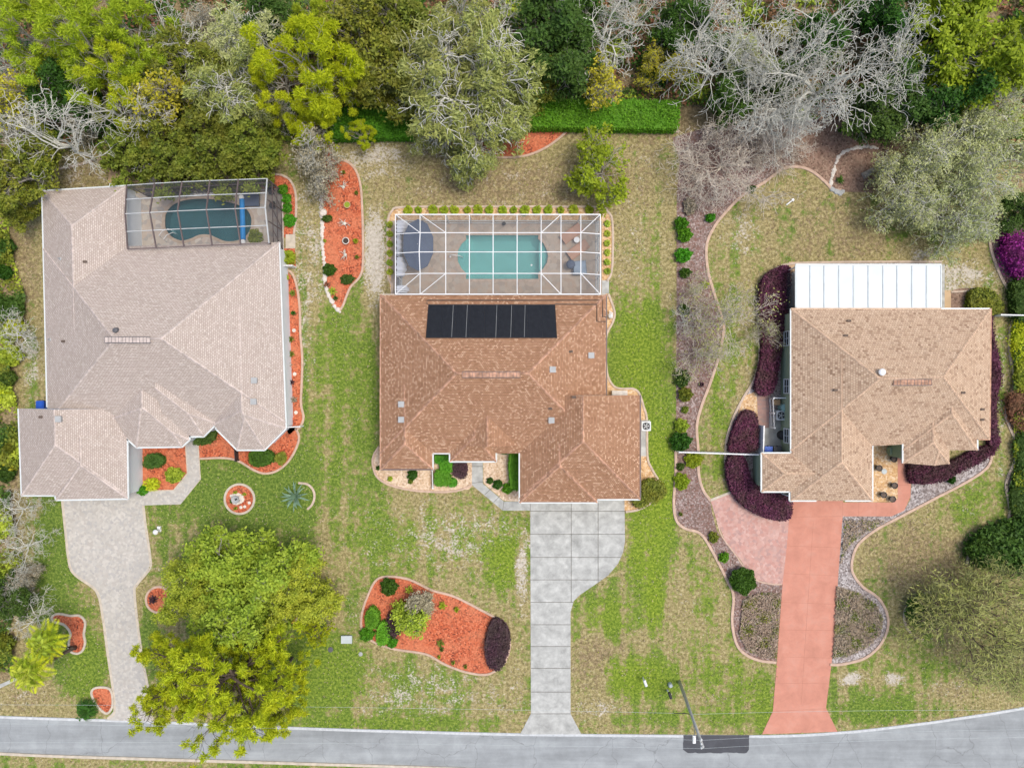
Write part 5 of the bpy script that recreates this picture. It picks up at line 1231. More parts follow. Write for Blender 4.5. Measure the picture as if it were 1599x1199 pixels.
litter('undergrowth', 'mixed green and brown undergrowth covering the floor of the woods', 70000, zone_top, ['L_dark', 'L_deep', 'L_red', 'L_dark', 'L_mid'], .19, 1.6, 5)
litter('undergrowth', 'scrubby undergrowth along the left edge of the left lot', 14000, zone_left, ['L_dark', 'L_olive', 'L_mid'], .17, 1.1, 6)
litter('undergrowth', 'low greenery along the edge beyond the right lot', 5000, zone_right, ['L_dark', 'L_mid'], .16, .9, 7)

# ------------------------------------------------------------------ trees: kind, pixel of the crown, label
T = [
 # top-left woods
 ('pineB', 20, 40, 'pale green pine filling the top left corner of the woods', 1.0, 'pine tree', {}),
 ('pineB', 70, 12, 'green pine at the top edge beside the corner pine', .85, 'pine tree', {}),
 ('pineB', 122, 62, 'broad bright green pine in the upper left woods', 1.1, 'pine tree', {}),
 ('pineB', 182, 30, 'bright green pine with grey limbs at the top edge, between two other pines', .95, 'pine tree', {}),
 ('pineB', 150, 112, 'olive green pine below the broad bright pine of the upper left woods', .9, 'pine tree', {'mat': 'L_gold'}),
 ('pineB', 205, 70, 'small light green pine beside a bare forked tree', .7, 'pine tree', {}),
 ('bareB', 250, 45, 'bare forked tree with long grey limbs over brown litter', 1.0, 'bare tree', {}),
 ('bareA', 12, 82, 'bare grey tree cut by the left edge under the corner pine', .7, 'bare tree', {}),
 ('yellow', 8, 140, 'golden yellow leafy tree at the left edge of the woods', 1.15, 'tree', {}),
 ('yellow', 48, 118, 'thin yellow tree with grey twigs beside the golden tree', .9, 'tree', {}),
 ('yellow', 92, 62, 'sparse yellow-green tree with grey twigs among the left pines', .7, 'tree', {}),
 ('oakB', 90, 148, 'dark green round tree between bare trees in the left woods', .8, 'tree', {'mat': 'L_deep'}),
 ('bareA', 175, 165, 'dense bare grey tree with fine twigs in the left woods', .95, 'bare tree', {}),
 ('bareB', 212, 196, 'small bare grey tree leaning over the olive thicket', .55, 'bare tree', {}),
 ('yellow', 238, 135, 'yellow-green airy tree with pale twigs left of the olive thicket', 1.15, 'tree', {}),
 ('bareA', 62, 205, 'wide bare white-limbed tree above the left house corner', 1.15, 'bare tree', {}),
 ('mixed', 115, 180, 'brownish half-leafed tree between two bare grey trees', .7, 'tree', {}),
 ('oakA', 15, 262, 'dark olive oak against the left edge by the left house', .85, 'oak tree', {}),
 ('oakA', 25, 315, 'small olive oak just left of the left house roof corner', .5, 'oak tree', {}),
 ('mixed', 8, 205, 'twiggy half-bare tree at the left edge above the olive oak', .8, 'tree', {}),
 ('mossA', 360, 25, 'pale mossy oak with grey lichen limbs near the top edge', .75, 'oak tree', {'mat': 'L_paleMoss'}),
 ('oakB', 420, 30, 'dark green tree behind the lime pine at the top edge', .75, 'tree', {}),
 ('mossB', 345, 120, 'grey-green mossy oak above the olive thicket', .9, 'oak tree', {'mat': 'L_moss'}),
 ('mossB', 385, 150, 'small grey-green mossy oak left of the lime pine', .65, 'oak tree', {'mat': 'L_moss'}),
 ('oakA', 285, 85, 'olive tree over brown litter in the left woods', .75, 'tree', {}),
 ('mixed', 300, 22, 'brown twiggy tree at the top edge left of the mossy oak', .8, 'tree', {}),
 ('bareB', 430, 172, 'small bare grey tree under the lime pine', .5, 'bare tree', {}),
 # olive thicket behind the left pool
 ('bushy', 190, 226, 'olive thicket tree nearest the tan walk behind the left pool', 1.0, 'tree', {}),
 ('bushy', 250, 205, 'olive thicket tree in the upper left of the thicket', 1.1, 'tree', {}),
 ('bushy', 262, 242, 'olive thicket tree right above the paved end of the tan walk', 1.05, 'tree', {}),
 ('bushy', 320, 200, 'olive thicket tree in the upper middle of the thicket', 1.15, 'tree', {}),
 ('bushy', 330, 236, 'olive thicket tree right behind the middle of the bronze cage', 1.15, 'tree', {}),
 ('bushy', 390, 205, 'olive thicket tree in the upper right of the thicket', 1.1, 'tree', {}),
 ('bushy', 392, 234, 'olive thicket tree behind the right end of the bronze cage', 1.0, 'tree', {}),
 # lime pine and neighbours
 ('pineA', 478, 85, 'large vivid lime yellow pine in the middle of the left woods', 1.05, 'pine tree', {}),
 ('pineA', 500, 140, 'lower lime yellow pine reaching down to the hedge', .7, 'pine tree', {}),
 ('pineA', 478, 190, 'small lime pine above the twiggy shrub of the tall red bed', .55, 'pine tree', {}),
 ('pineA', 430, 110, 'lime yellow pine on the left flank of the large lime pine', .75, 'pine tree', {}),
 ('pineB', 490, 10, 'green pine at the top edge above the large lime pine', .7, 'pine tree', {}),
 ('yellow', 452, 28, 'small golden tree on the upper left of the large lime pine', .6, 'tree', {}),
 ('yellow', 520, 50, 'small golden tree on the upper right of the large lime pine', .7, 'tree', {}),
 ('mixed', 474, 238, 'pale twiggy shrub-like tree at the head of the tall red bed', 1.1, 'tree', {}),
 ('pineA', 560, 205, 'little lime sapling hanging over the left hedge', .35, 'pine tree', {}),
 # middle oaks
 ('oakA', 565, 55, 'dark olive oak right of the large lime pine', 1.0, 'oak tree', {}),
 ('oakA', 592, 108, 'olive oak with pale limbs above the left hedge', .95, 'oak tree', {'barkm': 'bark_white'}),
 ('oakA', 610, 15, 'olive oak at the top edge left of the mossy oaks', .9, 'oak tree', {}),
 ('mossA', 665, 60, 'broad mossy live oak at the upper left of the big oak group', 1.05, 'oak tree', {}),
 ('mossB', 700, 130, 'mossy live oak with pale drooping moss in the centre of the big oak group', 1.15, 'oak tree', {}),
 ('mossA', 760, 105, 'mossy live oak with thick white limbs on the right of the big oak group', 1.05, 'oak tree', {}),
 ('mossB', 742, 198, 'lowest mossy live oak, hanging over the lawn and the red bed', .85, 'oak tree', {}),
 ('mossA', 685, 190, 'mossy live oak at the lower left of the big oak group beside the hedge', .6, 'oak tree', {}),
 ('mossB', 795, 185, 'small mossy live oak over the upper red bed', .5, 'oak tree', {}),
 ('bareB', 785, 20, 'bare white-limbed tree at the top edge over the mossy oaks', .8, 'bare tree', {}),
 ('mossB', 725, 15, 'mossy live oak cut by the top edge of the big oak group', .8, 'oak tree', {}),
 ('oakB', 850, 30, 'dark green tree right of the mossy oaks at the top edge', 1.05, 'tree', {}),
 ('oakB', 872, 85, 'dark green tree above the left part of the long hedge', .95, 'tree', {}),
 ('oakB', 838, 115, 'dark olive tree between the mossy oaks and the long hedge', .65, 'tree', {'mat': 'L_olive'}),
 ('oakB', 905, 30, 'deep green tree in front of the bare trees at the top edge', .75, 'tree', {'mat': 'L_deep'}),
 ('bareB', 950, 28, 'bare tree with thin white limbs over dark undergrowth', 1.15, 'bare tree', {}),
 ('bareA', 1000, 15, 'bare pale tree at the top edge above a brown clearing', .8, 'bare tree', {}),
 ('yellow', 935, 118, 'yellow leafy tree hanging over the middle of the long hedge', .95, 'tree', {}),
 ('yellow', 1022, 95, 'yellow leafy tree above the right end of the long hedge', .6, 'tree', {}),
 ('yellow', 1052, 108, 'bright yellow tree next to the bare grey trees', .75, 'tree', {}),
 ('oakB', 1070, 40, 'deep green tree under bare branches above the yellow trees', .7, 'tree', {'mat': 'L_deep'}),
 # bare trees of the right woods
 ('bareA', 1110, 30, 'bare pale tree at the top edge above the yellow tree', 1.05, 'bare tree', {}),
 ('bareA', 1130, 85, 'bare grey tree with dense twigs right of the bright yellow tree', 1.1, 'bare tree', {}),
 ('bareB', 1190, 130, 'bare grey tree in the middle of the right woods', 1.1, 'bare tree', {}),
 ('bareA', 1245, 85, 'bare tree with whitish branches in the centre of the bare stand', 1.15, 'bare tree', {}),
 ('bareA', 1230, 165, 'bare grey tree reaching down to the brown clearing', .95, 'bare tree', {}),
 ('bareB', 1300, 30, 'bare streaky tree at the top edge of the bare stand', 1.1, 'bare tree', {}),
 ('bareBig', 1310, 110, 'largest bare grey tree, spreading over the brown clearing', 1.05, 'bare tree', {}),
 ('bareBig', 1432, 98, 'bare tree with long crooked white limbs before the dark trees', .95, 'bare tree', {'rz': .6}),
 ('mossB', 1175, 85, 'grey-green mossy tree among the bare trees', .6, 'oak tree', {'mat': 'L_paleMoss'}),
 ('oakB', 1150, 145, 'deep green tree below the bare stand beside the long hedge', .65, 'tree', {'mat': 'L_deep'}),
 ('oakB', 1280, 60, 'dark green tree glimpsed through the bare stand', .7, 'tree', {'mat': 'L_deep'}),
 ('oakB', 1225, 125, 'small dark green tree glimpsed under the central bare tree', .55, 'tree', {}),
 ('oakB', 1415, 30, 'dark green tree left of the bright green corner tree', .85, 'tree', {'mat': 'L_deep'}),
 ('oakB', 1390, 165, 'very dark tree right of the brown clearing', .85, 'tree', {}),
 ('oakB', 1430, 130, 'dark green tree under the crooked white limbs', .9, 'tree', {}),
 ('oakB', 1490, 125, 'dark green tree below the bright green corner tree', .95, 'tree', {'mat': 'L_deep'}),
 ('oakA', 1500, 40, 'bright green leafy tree at the left of the top right corner', 1.1, 'tree', {'mat': 'L_bright'}),
 ('oakA', 1565, 45, 'bright green leafy tree filling the top right corner', 1.25, 'tree', {'mat': 'L_bright'}),
 ('yellow', 1215, 45, 'sparse golden tree tangled in the bare branches', .5, 'tree', {}),
 ('crape', 1140, 245, 'wide bare fan-shaped tree with fine tan twigs over the mulch', 1.0, 'bare tree', {}),
 ('crape', 1215, 215, 'smaller fan of tan twigs below the bare stand', .6, 'bare tree', {}),
 # pale oaks at the right edge
 ('paleoak', 1570, 155, 'pale mossy oak at the upper right edge below the green corner', .75, 'oak tree', {}),
 ('paleoak', 1490, 225, 'pale mossy oak spreading over the dark trees on the right', .8, 'oak tree', {}),
 ('paleoak', 1560, 260, 'pale mossy oak against the right edge', .85, 'oak tree', {}),
 ('paleoak', 1428, 290, 'mossy oak with grey limbs over the back lawn of the right lot', .72, 'oak tree', {}),
 ('paleoak', 1505, 330, 'lowest pale mossy oak, above the sandy patch by the patio cover', .75, 'oak tree', {}),
 ('oakB', 1585, 330, 'dark green tree behind the magenta shrub', .5, 'tree', {}),
 # single trees on the lots
 ('lawn', 945, 258, 'light green leafy tree alone on the back lawn', 1.1, 'tree', {}),
 ('thin', 1150, 500, 'thin-twigged almost leafless tree over the left curb of the right lot', 1.2, 'bare tree', {}),
 ('thin', 1100, 545, 'sparse twiggy tree on the mulch strip between the lots', .9, 'bare tree', {}),
 ('thin', 1200, 520, 'small tan-twigged tree at the edge of the purple hedge', .55, 'bare tree', {}),
 ('thin', 1095, 455, 'wispy tan-twigged tree beside the bend of the left curb of the right lot', .6, 'bare tree', {}),
 ('bareB', 1075, 500, 'small bare white tree on the mulch strip between the lots', .38, 'bare tree', {}),
 ('front', 378, 928, 'large round leafy tree in the left front yard', .98, 'tree', {'sz': 1.0}),
 ('front', 296, 925, 'leafy tree on the left of the large round front tree', .58, 'tree', {'sz': .85}),
 ('front', 458, 935, 'leafy tree on the right of the large round front tree', .58, 'tree', {'sz': .85}),
 ('gold', 345, 1075, 'large golden green pine overhanging the road', 1.08, 'pine tree', {}),
 ('gold', 255, 1075, 'golden green pine overhanging the left driveway', .85, 'pine tree', {}),
 ('gold', 385, 1010, 'golden pine tucked between the round front tree and the road pine', .6, 'pine tree', {}),
 ('gold', 410, 1085, 'golden green pine at the right of the roadside pines', .75, 'pine tree', {}),
 ('gold', 492, 985, 'small golden pine at the right end of the front trees', .3, 'pine tree', {}),
 ('willow', 1540, 985, 'feathery willowy tree at the lower right by the road', 1.25, 'tree', {}),
 ('willow', 1580, 930, 'feathery yellow-green tree at the right edge below the dark shrub', .9, 'tree', {}),
 ('willow', 1590, 1040, 'feathery tree at the lower right corner above the road', .9, 'tree', {}),
 ('willow', 1482, 950, 'low feathery branches leaning over the round curb ring', .5, 'tree', {}),
 ('sapling', 640, 975, 'small airy green tree in the red front bed', 1.05, 'tree', {}),
 ('sapling', 655, 945, 'thin twiggy sapling behind the airy tree of the red front bed', .8, 'tree', {'mat': 'L_grey'}),
 # left edge
 ('bareB', 8, 522, 'bare white-twigged tree at the left edge beside the left house', .62, 'bare tree', {}),
 ('bareB', 18, 860, 'bare grey tree at the left edge beside the left driveway', .6, 'bare tree', {}),
 ('bareB', 12, 800, 'bare grey tree below the left garage at the left edge', .55, 'bare tree', {}),
 ('bareB', 32, 975, 'bare grey tree beside the leaning palms', .6, 'bare tree', {}),
 ('bareA', 5, 930, 'pale bare tree cut by the left edge above the palms', .45, 'bare tree', {}),
 ('mixed', 25, 900, 'yellowish half-leafed tree at the left edge by the driveway', .6, 'tree', {}),
 ('oakB', 12, 935, 'dark green tree at the left edge above the palms', .55, 'tree', {}),
]
for kind, px, py, lab, s, cat, kw in T:
    nm = {'pineA': 'pine_tree', 'pineB': 'pine_tree', 'gold': 'pine_tree', 'bareA': 'bare_tree', 'bareB': 'bare_tree', 'bareBig': 'bare_tree', 'crape': 'bare_tree', 'thin': 'bare_tree', 'oakA': 'oak_tree', 'mossA': 'oak_tree', 'mossB': 'oak_tree', 'paleoak': 'oak_tree'}.get(kind, 'tree')
    grp = None
    if py < 340 and kind not in ('lawn', 'crape'): grp = 'trees of the woods'
    if kind == 'bushy': grp = 'olive thicket behind the left pool'
    plant_tree(nm, kind, px, py, lab, cat, grp, s, **kw)

# ------------------------------------------------------------------ hedges
hedge('hedge', [(818, 158), (900, 157), (1000, 158), (1060, 160), (1058, 203), (960, 202), (818, 200)], 1.6, 'L_hedge', 'long bright green clipped hedge along the back of the middle lot', smooth=False, dens=120, hvar=.08)
hedge('hedge', [(518, 172), (560, 170), (640, 172), (645, 216), (600, 216), (518, 218)], 1.5, 'L_hedge', 'short bright green hedge under the lime pine', smooth=False, dens=120, hvar=.08)
PH = 'L_purple'
hedge('hedge', [(1192, 436), (1213, 419), (1232, 418), (1232, 450), (1227, 500), (1220, 540), (1213, 590), (1206, 610), (1192, 617), (1182, 610), (1182, 590), (1189, 560), (1190, 520), (1186, 470)], 1.1, PH, 'tall narrow purple hedge along the sage wall of the right house', 'hedge', hvar=.05)
hedge('hedge', [(1166, 641), (1180, 648), (1183, 670), (1181, 700), (1165, 706), (1142, 705), (1139, 695), (1146, 670), (1155, 650)], 1.0, PH, 'short purple and olive hedge beside the white side fence', 'hedge', hvar=.05)
hedge('hedge', [(1138, 714), (1152, 711), (1163, 718), (1170, 740), (1180, 757), (1200, 768), (1232, 776), (1236, 795), (1233, 808), (1220, 812), (1192, 806), (1165, 792), (1145, 770), (1135, 740)], 1.1, PH, 'crescent-shaped purple hedge beside the pink paved parking', 'hedge', hvar=.04)
hedge('hedge', [(1547, 480), (1551, 520), (1561, 565), (1563, 590), (1556, 630), (1557, 670), (1560, 690), (1553, 705), (1546, 700), (1544, 600)], .9, PH, 'thin purple hedge along the right side of the tan-roofed house', 'hedge', hvar=.04)
hedge('hedge', [(1424, 722), (1480, 722), (1530, 700), (1553, 698), (1540, 716), (1500, 736), (1465, 752), (1430, 754), (1422, 750)], .9, PH, 'low purple hedge in front of the tan-roofed house, by the entry walk', 'hedge', hvar=.04)
hedge('hedge', [(1528, 842), (1560, 826), (1615, 820), (1618, 890), (1560, 884), (1520, 868)], 1.6, 'L_dark', 'dark glossy green shrub mass at the right edge by the curb', 'hedge', hvar=.3, lsize=.2, rough=.7)
hedge('hedge', [(1518, 455), (1535, 450), (1556, 460), (1564, 478), (1560, 490), (1530, 489), (1514, 478)], 1.1, 'L_olive', 'rounded olive brown shrub at the upper right corner of the tan-roofed house', 'shrub', hvar=.05)
hedge('shrub', [(1574, 385), (1590, 378), (1612, 390), (1612, 430), (1592, 425), (1578, 405)], 1.9, 'L_magenta', 'magenta flowering bougainvillea at the right edge', 'flowering shrub', hvar=.3, lsize=.14, rough=.9)
hedge('shrub', [(1572, 362), (1584, 358), (1590, 378), (1578, 384)], 1.6, 'L_magenta', 'dull magenta flowering shrub above the bougainvillea', 'flowering shrub', hvar=.2, rough=.6)
hedge('shrub', [(1586, 440), (1612, 440), (1612, 500), (1590, 498), (1584, 470)], 1.5, 'L_dark', 'dark green shrub at the right edge above the white fence', 'shrub', hvar=.2, rough=.5)
hedge('shrub', [(1588, 505), (1612, 505), (1612, 560), (1588, 560)], 1.0, 'L_gold', 'yellow-green shrub at the right edge below the white fence', 'shrub', hvar=.25, rough=.6)
hedge('shrub', [(1578, 620), (1600, 614), (1612, 640), (1600, 668), (1580, 655)], 1.0, 'L_red', 'rusty green shrub at the right edge beside the curb bend', 'shrub', hvar=.25, rough=.6)
hedge('shrub', [(1592, 570), (1612, 566), (1612, 610), (1592, 606)], 1.1, 'L_mid', 'fresh green shrub at the right edge beside the watery curb', 'shrub', hvar=.25, rough=.6) if False else hedge('shrub', [(1592, 570), (1612, 566), (1612, 610), (1592, 606)], 1.1, 'L_mid', 'fresh green shrub at the right edge, above the rusty shrub', 'shrub', hvar=.25, rough=.6)
hedge('shrub', [(1590, 690), (1612, 680), (1612, 800), (1585, 800), (1582, 770), (1592, 730)], 1.0, 'L_dark', 'long dark shrub at the right edge of the front yard', 'shrub', hvar=.3, rough=.6)
# left-house plantings
hedge('shrub', [(228, 712), (245, 709), (256, 716), (252, 727), (232, 731), (225, 724)], .8, 'L_dark', 'dark oval shrub beside the white courtyard wall', 'shrub', lsize=.09)
hedge('hedge', [(303, 684), (318, 678), (330, 668), (337, 676), (330, 690), (312, 694), (303, 693)], .8, 'L_dark', 'dark green bent hedge between walk and bay of the left house', 'hedge', lsize=.09)
hedge('shrub', [(392, 706), (408, 702), (424, 706), (426, 718), (412, 727), (395, 726), (389, 716)], .9, 'L_deep', 'large green rounded shrub before the rightmost bay of the left house', 'shrub', lsize=.1)
# middle-house plantings
hedge('shrub', [(679, 711), (700, 711), (703, 722), (690, 726), (679, 722)], .7, 'L_hedge', 'small clipped green shrub tucked in the front notch of the middle house', 'shrub', smooth=False, lsize=.08)
hedge('shrub', [(689, 722), (704, 716), (706, 735), (698, 738), (688, 734)], .8, 'L_hedge', 'clipped green shrub between the notch shrub and the dark plum shrub', 'shrub', lsize=.08)
hedge('shrub', [(679, 740), (683, 734), (698, 736), (704, 746), (700, 757), (684, 758), (679, 754)], .9, 'L_hedge', 'largest rounded green shrub left of the middle house entry', 'shrub', lsize=.08)
hedge('shrub', [(703, 748), (711, 748), (713, 757), (706, 760), (701, 758)], .6, 'L_hedge', 'small rounded green shrub at the lower right of the largest one', 'shrub', lsize=.08)
hedge('shrub', [(709, 722), (722, 718), (729, 725), (728, 742), (719, 747), (706, 738)], .7, 'L_plum', 'dark plum shrub beside the concrete entry walk', 'shrub', lsize=.08)
hedge('hedge', [(797, 697), (811, 697), (811, 765), (797, 763), (794, 730)], 1.0, 'L_hedge', 'tall narrow green hedge against the garage of the middle house', 'hedge', smooth=False, lsize=.08)
hedge('shrub', [(1006, 755), (1022, 750), (1036, 758), (1037, 772), (1022, 782), (1004, 776)], 1.5, 'L_olive', 'big olive shrub at the front right corner of the middle house', 'shrub', lsize=.11, rough=.25)
hedge('shrub', [(993, 772), (1008, 770), (1012, 785), (1002, 792), (990, 786)], 1.1, 'L_olive', 'smaller olive shrub below the big corner shrub', 'shrub', lsize=.11, rough=.25)
hedge('shrub', [(770, 967), (783, 969), (793, 982), (796, 1000), (793, 1020), (782, 1043), (767, 1044), (760, 1030), (758, 1005), (762, 985)], .8, 'L_plum', 'large dark plum shrub at the right end of the red front bed', 'shrub', lsize=.1)
hedge('shrub', [(609, 960), (620, 953), (630, 958), (628, 975), (620, 992), (608, 990), (604, 975)], .9, 'L_plum', 'dark purple shrub behind the airy tree of the red front bed', 'shrub', lsize=.1, rough=.3)
hedge('shrub', [(591, 977), (600, 970), (609, 976), (608, 995), (605, 1004), (592, 1006), (588, 994)], .9, 'L_hedge', 'tall oval green shrub left of the dark purple one', 'shrub', lsize=.09)
hedge('shrub', [(571, 962), (581, 947), (590, 955), (592, 970), (584, 981), (573, 979)], .9, 'L_hedge', 'egg-shaped green shrub at the left edge of the red front bed', 'shrub', lsize=.09)

def S_(px, py, r, mat, label, h=.7, name='shrub', ry=None, **k): return shrub(name, px, py, r, ry or r, h, mat, label, **k)
S_(607.5, 917, 12, 'L_deep', 'round clipped green shrub at the top of the red front bed', 1.1)
S_(573, 991, 11, 'L_hedge', 'low rounded green shrub on the lower left curb of the red front bed', .8, ry=9)
S_(612, 1003, 8, 'L_hedge', 'small rounded green shrub at the bottom curb of the red front bed', .7)
S_(271, 742, 13, 'L_mid', 'round bright green shrub in the courtyard red bed', .9, ry=11)
S_(222, 766, 7, 'L_hedge', 'small round green shrub at the corner of the courtyard wall', .7)
S_(514, 421, 9.5, 'L_deep', 'round dark green shrub on the rock edge of the tall red bed', .8, ry=8.5)
S_(510, 341, 7, 'L_dark', 'small dark shrub under the ring planter of the tall red bed', .6, ry=5)
S_(542, 436, 10, 'L_dark', 'loose green shrub near the bottom of the tall red bed', .6, ry=7)
S_(1065, 349, 9.5, 'L_hedge', 'upper of a touching pair of round shrubs on the mulch strip', .9)
S_(1069, 367, 10.5, 'L_hedge', 'lower of a touching pair of round shrubs on the mulch strip', .9) if False else S_(1070, 366, 10.5, 'L_hedge', 'lower of a touching pair of round shrubs on the mulch strip', .9)
S_(1068, 398, 12, 'L_hedge', 'single wide round shrub on the mulch strip level with the pool', .9, ry=10)
S_(1071, 426, 8.5, 'L_deep', 'loose dark shrub on the mulch strip below the wide round shrub', .7, ry=7)
S_(1070, 484, 7.5, 'L_dark', 'small dark shrub on the mulch strip beside a little white bare tree', .7, ry=9)
S_(1110, 340, 7, 'L_hedge', 'small green shrub near the curve of the pink curb', .6, ry=6)
S_(1174, 295, 6, 'L_deep', 'tiny green shrub beside the curb under the fan-shaped tree', .5, ry=5)
S_(1066, 590, 11, 'L_dark', 'dark shrub on the mulch strip level with the garage of the middle house', .9, ry=13)
S_(1071, 616, 10, 'L_olive', 'yellow-tipped dark shrub on the mulch strip', .8)
S_(1065, 665, 10, 'L_mid', 'green shrub on the mulch strip just above a larger dark round one', .8)
S_(1064, 690, 15, 'L_deep', 'large dark round shrub at the corner of the white fence', 1.2, ry=13)
S_(1084, 718, 13, 'L_bright', 'yellow-green shrub just below the white fence', .7, ry=11)
S_(1065, 752, 10.5, 'L_bright', 'bright yellow-green shrub on the gravel strip', .7, ry=12)
S_(1063, 729, 5.5, 'L_dark', 'small dark round shrub on the gravel strip', .5)
S_(1161, 908, 18, 'L_deep', 'big round green shrub at the foot of the pink paved parking', 1.4)
S_(1131, 871, 7, 'L_hedge', 'green shrub beside the lower curve of the pink paved parking', .5)
S_(1115, 839, 7, 'L_olive', 'small olive shrub left of the pink paved parking', .5, ry=8)
S_(1487, 749.5, 5.5, 'L_deep', 'small round green ball shrub in the grey gravel bed', .6)
S_(1445, 955, 26, 'L_dark', 'dark green juniper inside the round curb ring', 1.3, ry=24)
S_(1070, 640, 5, 'L_olive', 'little olive tuft on the mulch strip between two bigger shrubs', .4)
S_(1078, 322, 9, 'L_grey', 'grey-green loose shrub at the top of the mulch strip', .7, ry=12)
S_(689, 748, 1, 'L_deep', 'x') if False else None
S_(644, 742, 7, 'L_deep', 'round green shrub alone in the shell bed of the middle house', .6)
S_(641, 752, 3.5, 'L_olive', 'tiny olive shrub touching the lone round shrub', .35)
S_(609, 748, 3.5, 'L_mid', 'tiny green shrub in the left curve of the shell bed', .35)
S_(590, 731, 3, 'L_deep', 'tiny dark green shrub at the far left of the shell bed', .3)
S_(777, 757, 6.5, 'L_deep', 'round shrub in the entry bed, nearest the bend of the walk', .5)
S_(793, 763, 7.5, 'L_hedge', 'larger round shrub at the foot of the narrow garage hedge', .6)
S_(765, 751, 4.5, 'L_deep', 'small dark green shrub beside the entry walk', .4)
S_(40, 360, 12, 'L_olive', 'olive shrub by the pale box left of the left house', 1.0) if False else None
for x, y, r, mt, lb in [(8, 385, 12, 'L_dark', 'dark shrub at the left edge, highest beside the left house'), (6, 425, 10, 'L_deep', 'green shrub at the left edge below the highest dark one'), (10, 478, 13, 'L_dark', 'dark green shrub at the left edge above the white-twigged tree'), (22, 512, 15, 'L_gold', 'golden green shrub under the white-twigged tree'),
                        (15, 555, 16, 'L_mid', 'bright green shrub under the white-twigged tree'), (10, 590, 12, 'L_dark', 'dark shrub above the yellow palmetto'), (15, 700, 10, 'L_olive', 'olive shrub left of the garage of the left house'), (8, 740, 12, 'L_dark', 'dark shrub left of the garage of the left house'), (8, 1005, 12, 'L_olive', 'olive shrub at the left edge beside the leaning palms')]:
    S_(x, y, r, mt, lb, 1.3)
for x, y, lb in [(418, 286, 'uppermost'), (440, 296, 'second'), (446, 310, 'third'), (447, 325, 'fourth'), (451, 344, 'lowest and largest')]:
    S_(x + 1, y, 7 if y < 300 else (6.5 if y < 330 else 9), 'L_hedge', lb + ' round green shrub in the red bed right of the bronze cage', .6, group='round shrubs beside the bronze cage')
for i, x in enumerate([262, 285, 300, 335, 352, 380, 405]):
    S_(x, 277 - i * .7, 6, 'L_hedge', 'small clipped shrub behind the bronze cage, %s from the left' % ['first', 'second', 'third', 'fourth', 'fifth', 'sixth', 'seventh'][i], .6, ry=4.5, group='clipped shrubs behind the bronze cage')

# dry creeping scrub in the two front curves of the right lot
def scrub(label, pts, n, seed):
    r = np.random.default_rng(seed); poly = [P(a, b).xy for a, b in pts]
    lo = np.array([min(p.x for p in poly), min(p.y for p in poly)]); hi = np.array([max(p.x for p in poly), max(p.y for p in poly)])
    Q = lo + (hi - lo) * r.random((n, 2)); ins = np.zeros(n, bool); x, y = Q.T
    for i in range(len(poly)):
        a, b = poly[i], poly[(i + 1) % len(poly)]
        if abs(b.y - a.y) > 1e-9: ins ^= ((a.y > y) != (b.y > y)) & (x < (b.x - a.x) * (y - a.y) / (b.y - a.y) + a.x)
    Q = Q[ins]; C = np.column_stack([Q, .05 + .22 * r.random(len(Q))])
    V, F = leaves_np(C, .07, r, .8, 4.0); me = np_mesh('ground_cover', V, F, M['L_tan']); me.materials.append(M['L_grey']); me.materials.append(M['L_olive'])
    k = (np.sin(Q[:, 0] * 2.2) * np.cos(Q[:, 1] * 2.6) + r.normal(size=len(Q)) * .6); me.polygons.foreach_set('material_index', np.where(k > .75, 2, np.where(k > .3, 1, 0)).astype(np.int32))
    tag(link_mesh('ground_cover', me), label, 'ground cover', None, 'stuff')
scrub('dry creeping juniper in the curb curve left of the salmon driveway', [(1160, 935), (1185, 925), (1219, 925), (1211, 1028), (1190, 1026), (1165, 1014), (1154, 990)], 9000, 3)
scrub('dry brown creeping juniper in the curb curve right of the salmon driveway', [(1306, 915), (1340, 925), (1366, 942), (1378, 965), (1374, 990), (1350, 1012), (1320, 1024), (1300, 1026)], 9000, 4)
scrub('sparse creeping juniper beside the upper right of the salmon driveway', [(1318, 812), (1385, 812), (1350, 832), (1325, 850), (1312, 880)], 2500, 5)

# ------------------------------------------------------------------ rosettes, ferns, palms
ORD = ['first', 'second', 'third', 'fourth', 'fifth', 'sixth', 'seventh', 'eighth', 'ninth', 'tenth', 'eleventh', 'twelfth', 'thirteenth', 'fourteenth', 'fifteenth', 'sixteenth']
fx = [638, 654, 677, 694, 710, 730, 747, 764, 785, 802, 819, 838, 856, 875, 896, 920]
for i, x in enumerate(fx): rosette('fern', x, 329, [7.5, 5, 8.5, 7, 8, 9, 6.5, 6, 7, 7, 7, 7, 6, 7, 6, 7][i], 'small green fern behind the white pool cage, %s from the left' % ORD[i], 'fern', 'L_bright', 9, .35, .08, 'ferns behind the white pool cage', key=('f', i % 4))
for i, y in enumerate([351, 366, 381, 396, 411, 425]):
    rosette('fern', 609, y, 5, 'small green fern left of the white pool cage, %s from the top' % ORD[i], 'fern', 'L_mid', 8, .3, .07, 'ferns left of the white pool cage', key=('g', i % 3))
    rosette('fern', 948, y - 1, 4.5, 'small green fern right of the white pool cage, %s from the top' % ORD[i], 'fern', 'L_mid', 8, .3, .07, 'ferns right of the white pool cage', key=('g', i % 3))
rosette('sago_palm', 453, 403, 11, 'yellow-green sago palm beside the step right of the bronze cage', 'palm', 'L_bright', 22, .7, .09)
rosette('sago_palm', 441, 715, 10, 'olive feathery cycad at the right end of the left house front bed', 'palm', 'L_olive', 18, .6, .09)
rosette('sago_palm', 241, 755, 11, 'yellow-green feathery palm in the courtyard red bed', 'palm', 'L_gold', 16, .7, .09)
rosette('agave', 463, 774, 24, 'large blue-green agave on the front lawn of the left house', 'agave', 'L_blue', 18, .9, .085, droop=.6, pinn=False)
